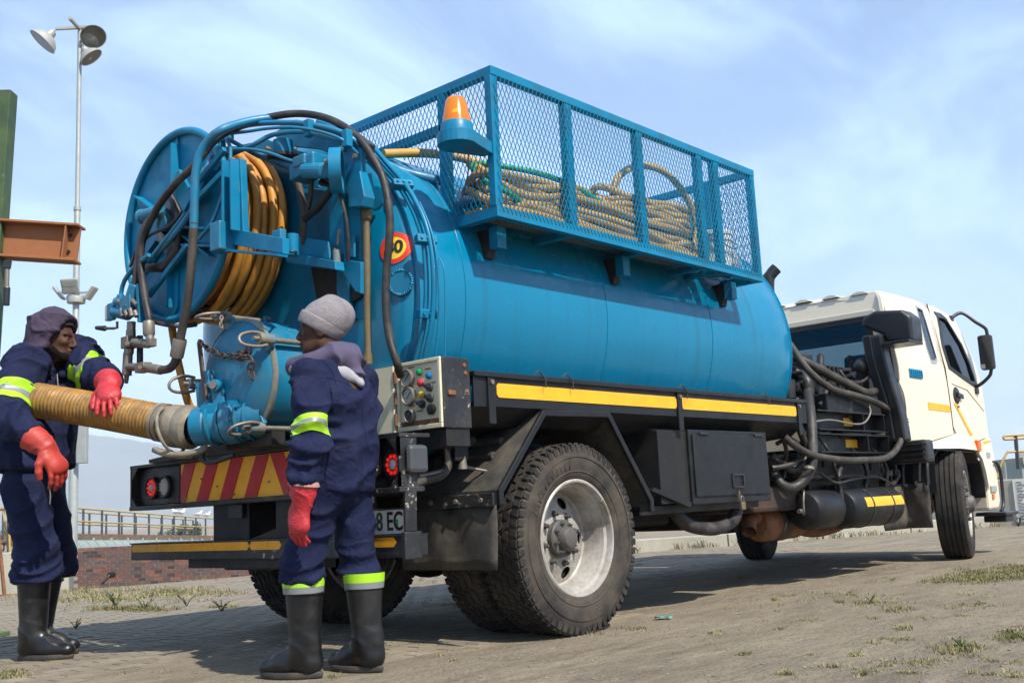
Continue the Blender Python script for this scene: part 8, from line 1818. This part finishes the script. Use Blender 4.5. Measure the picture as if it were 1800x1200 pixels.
# ================================================================== LOOSE THINGS
# suction hose held by the hooded man, clamped to the outlet valve
def suction():
    pts = [v_end+vd*0.03, v_end-vd*0.10, atD(318, 749, 5.44), atD(272, 740, 5.51), atD(220, 730, 5.58), atD(160, 719, 5.65), atD(100, 709, 5.70), atD(50, 701, 5.73), atD(0, 696, 5.77), atD(-80, 692, 5.9), atD(-220, 720, 6.2)]
    path = np.array(catmull(pts, 0.004)); seg = np.r_[0, np.cumsum(np.linalg.norm(np.diff(path, axis=0), axis=1))]
    def at(s_): return np.array([np.interp(s_, seg, path[:, k]) for k in range(3)])
    root = thing('suction_hose', 'thick ribbed amber suction hose with cam coupling, held by the hooded person', 'hose', at(0.4)*np.array([1, 1, 0]))
    s0, s1 = 0.27, seg[-1]; n = int((s1-s0)/0.0035); rr = 0.090
    P = [at(s0+(s1-s0)*i/n) for i in range(n+1)]; per = 0.0235
    def rf(t):
        s_ = t*(s1-s0); ph = (s_/per) % 1.0; return rr+0.0065*(1-abs(2*ph-1)**1.5*1.4)
    MB().tube(P, 1.0, 30, rfun=rf).build('ribbed_hose', M['suction'], root, smooth=70)
    def ringp(a, b, prof, name, m_):
        A, B = at(a), at(b); d = nrm(B-A); return MB().lathe(prof, A, d, 40).build(name, M[m_], root, smooth=35)
    L = 0.16
    o = ringp(0.02, 0.18, [(0.09, -0.01), (0.100, 0.0), (0.112, 0.01), (0.114, 0.055), (0.106, 0.07), (0.111, 0.085), (0.111, 0.125), (0.100, 0.14), (0.096, 0.15)], 'cam_coupling', 'alu')
    ringp(0.16, 0.26, [(0.095, 0.0), (0.086, 0.004), (0.086, 0.12), (0.092, 0.125)], 'hose_tail_piece', 'alu')
    ringp(0.275, 0.34, [(0.097, 0.0), (0.102, 0.004), (0.102, 0.022), (0.097, 0.026)], 'hose_clamp', 'steel'); ringp(0.31, 0.36, [(0.097, 0.0), (0.1015, 0.003), (0.1015, 0.018), (0.097, 0.022)], 'hose_clamp', 'alu')
    A = at(0.10); d = nrm(at(0.14)-at(0.06)); up = np.array([0, 0, 1.0]); vu = nrm(up-d*(up@d)); sd = np.cross(d, vu); sd = sd if sd@(CAM-A) > 0 else -sd
    # lever ring and its handle slung below
    MB().tube([A+d*0.05+(0.118*math.cos(t))*vu+(0.118*math.sin(t))*sd+d*0.030*math.cos(t) for t in np.linspace(0, 6.2832, 41)[:-1]], 0.009, 8, closed=True).build('lever_ring', M['alu'], o, smooth=60)
    hose('lever_arm', [A+d*0.12-vu*0.09+sd*0.05, A+d*0.05-vu*0.118+sd*0.05, A-d*0.05-vu*0.128+sd*0.04, A-d*0.13-vu*0.115+sd*0.02, A-d*0.15-vu*0.09], 0.017, M['alu'], o, 10, 0.02)
    hose('lever_arm', [A+d*0.10-vu*0.100+sd*0.02, A+d*0.02-vu*0.128, A-d*0.07-vu*0.136], 0.014, M['alu'], o, 10, 0.02)
suction()
# hose piled in the cage: long flattened coils
def coil(name, label, cx, cy, cz, rx, ry, turns, r, m, seed, tilt=0.0, group=None, rise=0.0):
    rr_ = random.Random(seed); pts = []
    for k in range(int(turns*14)):
        t = 2*math.pi*k/14; tn = k/14
        a = rx*(0.70+0.45*vnoise(tn, 0, 0.7, seed)+0.10*rr_.random()); b = ry*(0.7+0.7*vnoise(tn, 5, 0.45, seed))
        x = cx+a*math.cos(t)+0.10*(vnoise(tn, 9, 1.3, seed)-0.5); y = cy+b*math.sin(t)
        z = cz+rise*tn+0.11*vnoise(tn*2, 3, 0.4, seed)+tilt*math.sin(t)+0.05*(rr_.random()-0.5)
        y = min(max(y, -1.145+r), -0.2)
        zt = TZ+math.sqrt(max(0.0, (TRAD+r+0.005)**2-y*y)); z = max(z, zt if abs(y) < TRAD else CZ0+0.05+r); pts.append((min(max(x, CX0+0.09), CX1-0.15), y, z))
    o = hose(name, pts, r, M[m], None, 9, 0.04); return tag(o, label, 'hose', group)
coil('hose_coil', 'dusty yellow hose heaped in flat coils along the bottom of the cage', 0.72, -0.98, 2.26, 0.95, 0.13, 9, 0.023, 'hose_dusty', 21, 0.05, None, 0.020)
coil('hose_coil', 'second dusty yellow hose lying loosely on top towards the rear of the cage', 0.10, -0.92, 2.36, 0.55, 0.16, 6, 0.023, 'hose_dusty', 33, 0.06, None, 0.024)
coil('hose_coil', 'tight stack of yellow hose turns beside the big upright loop in the cage', 1.10, -1.0, 2.27, 0.45, 0.12, 9, 0.023, 'hose_dusty', 47, 0.02, None, 0.032)
lp = [atY(px, py, yy) for px, py, yy in ((1095, 425, -1.02), (1078, 400, -1.04), (1076, 360, -1.05), (1082, 320, -1.04), (1105, 297, -1.02), (1140, 292, -1.0), (1175, 308, -0.99), (1205, 345, -1.0), (1222, 385, -1.02), (1222, 425, -1.05), (1208, 442, -1.06))]
tag(hose('hose_loop', lp, 0.024, M['hose_dusty'], None, 10, 0.04), 'single thick yellow hose loop standing up in the middle of the cage', 'hose')
g = [(-0.43, -1.0, 2.46), (-0.36, -1.08, 2.40), (-0.25, -1.09, 2.36), (-0.30, -1.0, 2.44), (-0.42, -0.92, 2.54), (-0.34, -0.9, 2.60), (-0.05, -1.05, 2.57), (0.25, -1.1, 2.53), (0.55, -1.1, 2.46), (0.68, -1.08, 2.40), (0.60, -1.02, 2.36), (0.2, -1.0, 2.44)]
tag(hose('garden_hose', g, 0.017, M['green_hose'], None, 8, 0.04), 'thin green hose thrown across the yellow coils in the cage', 'hose')
tag(hose('hose_end', [(-0.75, -0.55, 2.66), (-0.5, -0.62, 2.70), (-0.3, -0.78, 2.66), (-0.05, -0.95, 2.52), (0.1, -1.05, 2.42)], 0.026, M['hose_dusty'], None, 9, 0.04), 'yellow hose end running out through the rear of the cage', 'hose')
fr_ = []  # flat floor runs added to block light through the mesh and deepen the shadow
for k in range(9):
    y = -1.135+0.026*k; xa, xb_ = (CX0+0.10, CX1-0.62) if k % 2 == 0 else (CX1-0.62, CX0+0.10)
    for j in range(9): t = j/8; fr_.append((xa+(xb_-xa)*t+random.uniform(-.02, .02), y+random.uniform(-.012, .012)+0.013*(t if j > 6 else 0), max(CZ0+0.078+random.uniform(0, .012), (TZ+math.sqrt(max(0, (TRAD+0.028)**2-y*y)) if abs(y) < TRAD+0.028 else 0))))
tag(hose('hose_coil', fr_, 0.022, M['hose_dusty'], None, 8, 0.06), 'yellow hose runs added on the mesh floor under the heap for extra shadow', 'hose')
# bucket, crate and sack at the front of the cage
bk_ = thing('bucket', 'white plastic bucket with wire handle at the front end of the cage', 'bucket', (1.98, -0.99, 2.25))
MB().lathe([(0.0, 0.0), (0.105, 0.0), (0.128, 0.27), (0.136, 0.27), (0.136, 0.295), (0.130, 0.30), (0.124, 0.295), (0.102, 0.01), (0.0, 0.01)], (1.98, -0.99, 2.25), (0, 0, 1), 32).build('bucket_body', M['bucket'], bk_, smooth=35)
MB().lathe([(0.128, 0.225), (0.133, 0.228), (0.133, 0.24), (0.129, 0.243)], (1.98, -0.99, 2.25), (0, 0, 1), 32).build('bucket_rib', M['bucket'], bk_, smooth=35)
hose('bucket_handle', [(1.845, -0.99, 2.53), (1.87, -1.10, 2.46), (1.98, -1.135, 2.41), (2.09, -1.11, 2.46), (2.115, -0.99, 2.53)], 0.0045, M['steel'], bk_, 6, 0.03)
cr = thing('tool_crate', 'blue open crate standing behind the hose loop in the cage', 'crate', (1.52, -0.90, 2.27))
q = MB(); 
for a in (-0.13, 0.13): MB().box(1.52+a-0.006, 1.52+a+0.006, -1.02, -0.78, 2.34, 2.62).build('crate_side', M['blue'], cr)
for b in (-1.02, -0.78): MB().box(1.396, 1.644, b-0.006, b+0.006, 2.34, 2.62).build('crate_side', M['blue'], cr)
MB().box(1.40, 1.64, -1.01, -0.79, 2.33, 2.345).build('crate_floor', M['blue'], cr)
sk = Field((2.0, -1.15, 2.24), (2.24, -0.85, 2.55), 0.008); sk.ell((2.13, -1.0, 2.34), (0.075, 0.09, 0.10), None, 0.02); sk.ell((2.14, -0.99, 2.42), (0.04, 0.05, 0.06), None, 0.04)
so3 = sculpt('sack', sk, M['hood_lining'], None, 1, lambda V: 0.012*(ridge(V, np.array([16, 16, 16.0]))**2-0.3)); tag(so3, 'small pale cloth sack wedged beside the bucket in the cage', 'sack')
# litter: teal scrap by the rear wheel
lt = atZ(1166, 1088, 0.0); q = MB(); rl = random.Random(2)
vs = []; 
for i in range(7):
    for j in range(4): vs.append(lt+R2*(i-3)*0.016+F2*(j-1.5)*0.022+np.array([0, 0, 0.006+0.018*rl.random()]))
q.add(vs, [(i*4+j, (i+1)*4+j, (i+1)*4+j+1, i*4+j+1) for i in range(6) for j in range(3)]); lo_ = q.build('plastic_scrap', mat('teal_plastic', (0.10, 0.30, 0.29), 0.6), None, smooth=50); tag(lo_, 'crumpled teal plastic scrap on the ground right of the rear wheel', 'litter'); lo_.modifiers.new('s', 'SOLIDIFY').thickness = 0.002
# ---- grass, weeds and stones
rg_ = random.Random(77)
def blades(mb, c, n, rad, h, w=0.004):
    for i in range(n):
        a = rg_.random()*6.283; r = rad*math.sqrt(rg_.random()); p = np.array([c[0]+math.cos(a)*r, c[1]+math.sin(a)*r, c[2]]); b = rg_.random()*6.283; hh = h*(0.45+0.75*rg_.random()); ln = hh*(0.4+1.5*rg_.random())
        e = np.array([math.cos(b), math.sin(b), 0]); s_ = np.array([-e[1], e[0], 0])*w; q = p+e*ln*0.35+np.array([0, 0, hh*0.65]); t = p+e*ln+np.array([0, 0, hh])
        mb.add([p-s_, p+s_, q+s_*0.7, q-s_*0.7, t], [(0, 1, 2, 3), (3, 2, 4)])
gm_ = MB(); dm_ = MB()
def patch(px, py, wpx, hpx, n, h, dry=0.4, w=0.004, nb=7, rad=0.05):
    for i in range(n):
        x = px+rg_.gauss(0, 0.5)*wpx; y = py+rg_.gauss(0, 0.5)*hpx
        p = atG(x, y); h_ = h*0.62; blades(dm_ if rg_.random() < dry else gm_, p, nb+3, rad*1.2, h_*(0.5+0.9*rg_.random()), w*0.6)
# strips seen in the photograph: long verge left, patches at the right, thin tufts in joints
patch(230, 1040, 190, 9, 250, 0.07, 0.55, 0.006, 8, 0.10); patch(160, 1052, 160, 9, 170, 0.06, 0.5, 0.006, 8, 0.10); patch(330, 1043, 80, 6, 140, 0.05, 0.5, 0.005, 7, 0.08); patch(395, 1068, 30, 3, 50, 0.04, 0.5); patch(60, 1045, 120, 14, 120, 0.08, 0.5, 0.006, 8, 0.1)
patch(215, 1071, 60, 4, 90, 0.06, 0.1, 0.005, 8, 0.05); patch(270, 1074, 40, 3, 50, 0.05, 0.15); patch(130, 1035, 30, 10, 80, 0.14, 0.5, 0.006); patch(260, 1018, 150, 3, 90, 0.06, 0.6, 0.006)
patch(1740, 1012, 90, 10, 240, 0.030, 0.25, 0.0035, 8, 0.06); patch(1690, 1020, 70, 6, 140, 0.025, 0.35, 0.0035, 8, 0.06); patch(1785, 1000, 40, 10, 120, 0.035, 0.2, 0.0035, 8, 0.06)
patch(1530, 1060, 40, 5, 40, 0.028, 0.35, 0.003); patch(1580, 1072, 30, 4, 30, 0.028, 0.35, 0.003); patch(1690, 1142, 45, 12, 60, 0.030, 0.3, 0.003, 8, 0.04); patch(1780, 1120, 30, 6, 50, 0.035, 0.25, 0.003, 8, 0.04); patch(1625, 1165, 40, 6, 22, 0.02, 0.5, 0.003); patch(1480, 1045, 80, 10, 40, 0.02, 0.5, 0.003); patch(1425, 1090, 20, 2, 12, 0.015, 0.4, 0.003); patch(1700, 1065, 60, 6, 26, 0.02, 0.4, 0.003)
patch(1000, 1113, 60, 3, 46, 0.03, 0.75, 0.0025, 6, 0.03); patch(1120, 1105, 30, 3, 24, 0.022, 0.6, 0.0025, 6, 0.03); patch(800, 1060, 100, 8, 40, 0.03, 0.4, 0.003); patch(20, 1185, 24, 8, 40, 0.03, 0.5, 0.003)
patch(900, 1130, 500, 35, 60, 0.010, 0.7, 0.002, 4, 0.03); patch(1500, 1120, 300, 40, 70, 0.012, 0.6, 0.002, 4, 0.03)
for k in range(46):
    patch(rg_.uniform(1180, 1800), rg_.uniform(1010, 1195), rg_.uniform(6, 26), rg_.uniform(1.5, 5), rg_.randint(3, 14), rg_.uniform(0.012, 0.032), rg_.uniform(0.2, 0.7), 0.003, 6, 0.02)
for k in range(22):
    patch(rg_.uniform(60, 860), rg_.uniform(1030, 1195), rg_.uniform(5, 20), rg_.uniform(1.5, 4), rg_.randint(2, 8), rg_.uniform(0.010, 0.025), rg_.uniform(0.3, 0.8), 0.003, 6, 0.02)
# growth along the foot of the kerb and walls
for k in range(46):
    s_ = -1+k*0.24+rg_.uniform(-.1, .1); p = KA+KD*s_+KN*0.06
    if rg_.random() < 0.55: blades(gm_ if rg_.random() < 0.6 else dm_, p, 16, 0.10, 0.10*(0.4+rg_.random()), 0.006)
o = gm_.build('grass', M['grass']); tag(o, 'short green grass growing in the joints of the yard', 'grass', None, 'stuff')
o = dm_.build('dry_grass', M['drygrass']); tag(o, 'straw coloured dry grass in thin strips across the yard', 'grass', None, 'stuff')
# weeds with stems and leaves
def weed(px, py, h, n, label):
    c = atG(px, py); q = MB(); r_ = random.Random(int(px*7+py))
    root = thing('weed', label, 'weed', c, 'weeds growing between the pavers'); st = MB(); lf = MB()
    for i in range(n):
        a = r_.random()*6.283; L = h*(0.6+0.6*r_.random()); e = np.array([math.cos(a), math.sin(a), 0]); pts = catmull([c, c+e*L*0.35+np.array([0, 0, L*0.55]), c+e*L*0.75+np.array([0, 0, L*0.9])], 0.02); st.tube(pts, 0.003, 5)
        for j in range(6):
            p = pts[int((j+1)/7*(len(pts)-1))]; d = nrm(np.array([r_.gauss(0, 1), r_.gauss(0, 1), 0.6])); s_ = nrm(np.cross(d, (0, 0, 1)))*h*0.06; m_ = p+d*h*0.12; lf.add([p, m_-s_, p+d*h*0.24, m_+s_], [(0, 1, 2, 3)])
    st.build('stem', M['weed'], root); lf.build('leaves', M['weed'], root)
for a in ((133, 1105, 0.07, 6, 'small dark weed by the boots of the hooded person'), (205, 1068, 0.16, 8, 'bushy green weed in the left yard near the brick wall'), (255, 1072, 0.12, 6, 'low green weed just right of the bushy one'), (328, 1065, 0.11, 5, 'thin pale weed under the chevron board'), (390, 1075, 0.10, 5, 'dark ragged weed left of the far rear wheel'), (1530, 1058, 0.05, 5, 'small spiky weed in the sunny paving under the air tanks'), (1690, 1140, 0.05, 5, 'low weed clump in the right foreground'), (1270, 958, 0.20, 5, 'upright weed against the kerb right of the rear wheel'), (1312, 955, 0.20, 5, 'upright weed against the kerb left of the far front wheel'), (1700, 928, 0.22, 7, 'weed at the foot of the wall beside the front step'), (1790, 925, 0.22, 7, 'weed under the notice panel at the right edge')): weed(*a)
# pebbles and debris
pb = MB()
for i in range(420):
    x, y = rg_.uniform(0, 1800), 1200-abs(rg_.gauss(0, 1))*95; p = atG(x, max(y, 985)); s_ = 0.0025+0.006*rg_.random()**2
    pb.ball(p+np.array([0, 0, s_*0.3]), (s_*(0.7+rg_.random()), s_*(0.7+rg_.random()), s_*0.6), 6, 4)
o = pb.build('pebbles', M['paver'], None, smooth=60); tag(o, 'loose pebbles and grit scattered over the yard', 'pebbles', None, 'stuff')
# ---- haze over the distance
hz = MB().box(-3450, 3450, -3450, 3450, -4.5, 300).build('haze', None) if False else None
def haze():
    m = bpy.data.materials.new('haze_air'); m.use_nodes = True; nt = m.node_tree; nt.nodes.clear(); o = nt.nodes.new('ShaderNodeOutputMaterial'); v = nt.nodes.new('ShaderNodeVolumePrincipled')
    v.inputs['Color'].default_value = (0.80, 0.90, 1.0, 1); v.inputs['Density'].default_value = 0.00034; v.inputs['Anisotropy'].default_value = -0.1; nt.links.new(v.outputs[0], o.inputs['Volume'])
    h = MB().box(-3450, 3450, -3450, 3450, -4.5, 300).build('haze', m); tag(h, 'thin pale haze over the distance', 'haze', None, 'stuff')
haze()
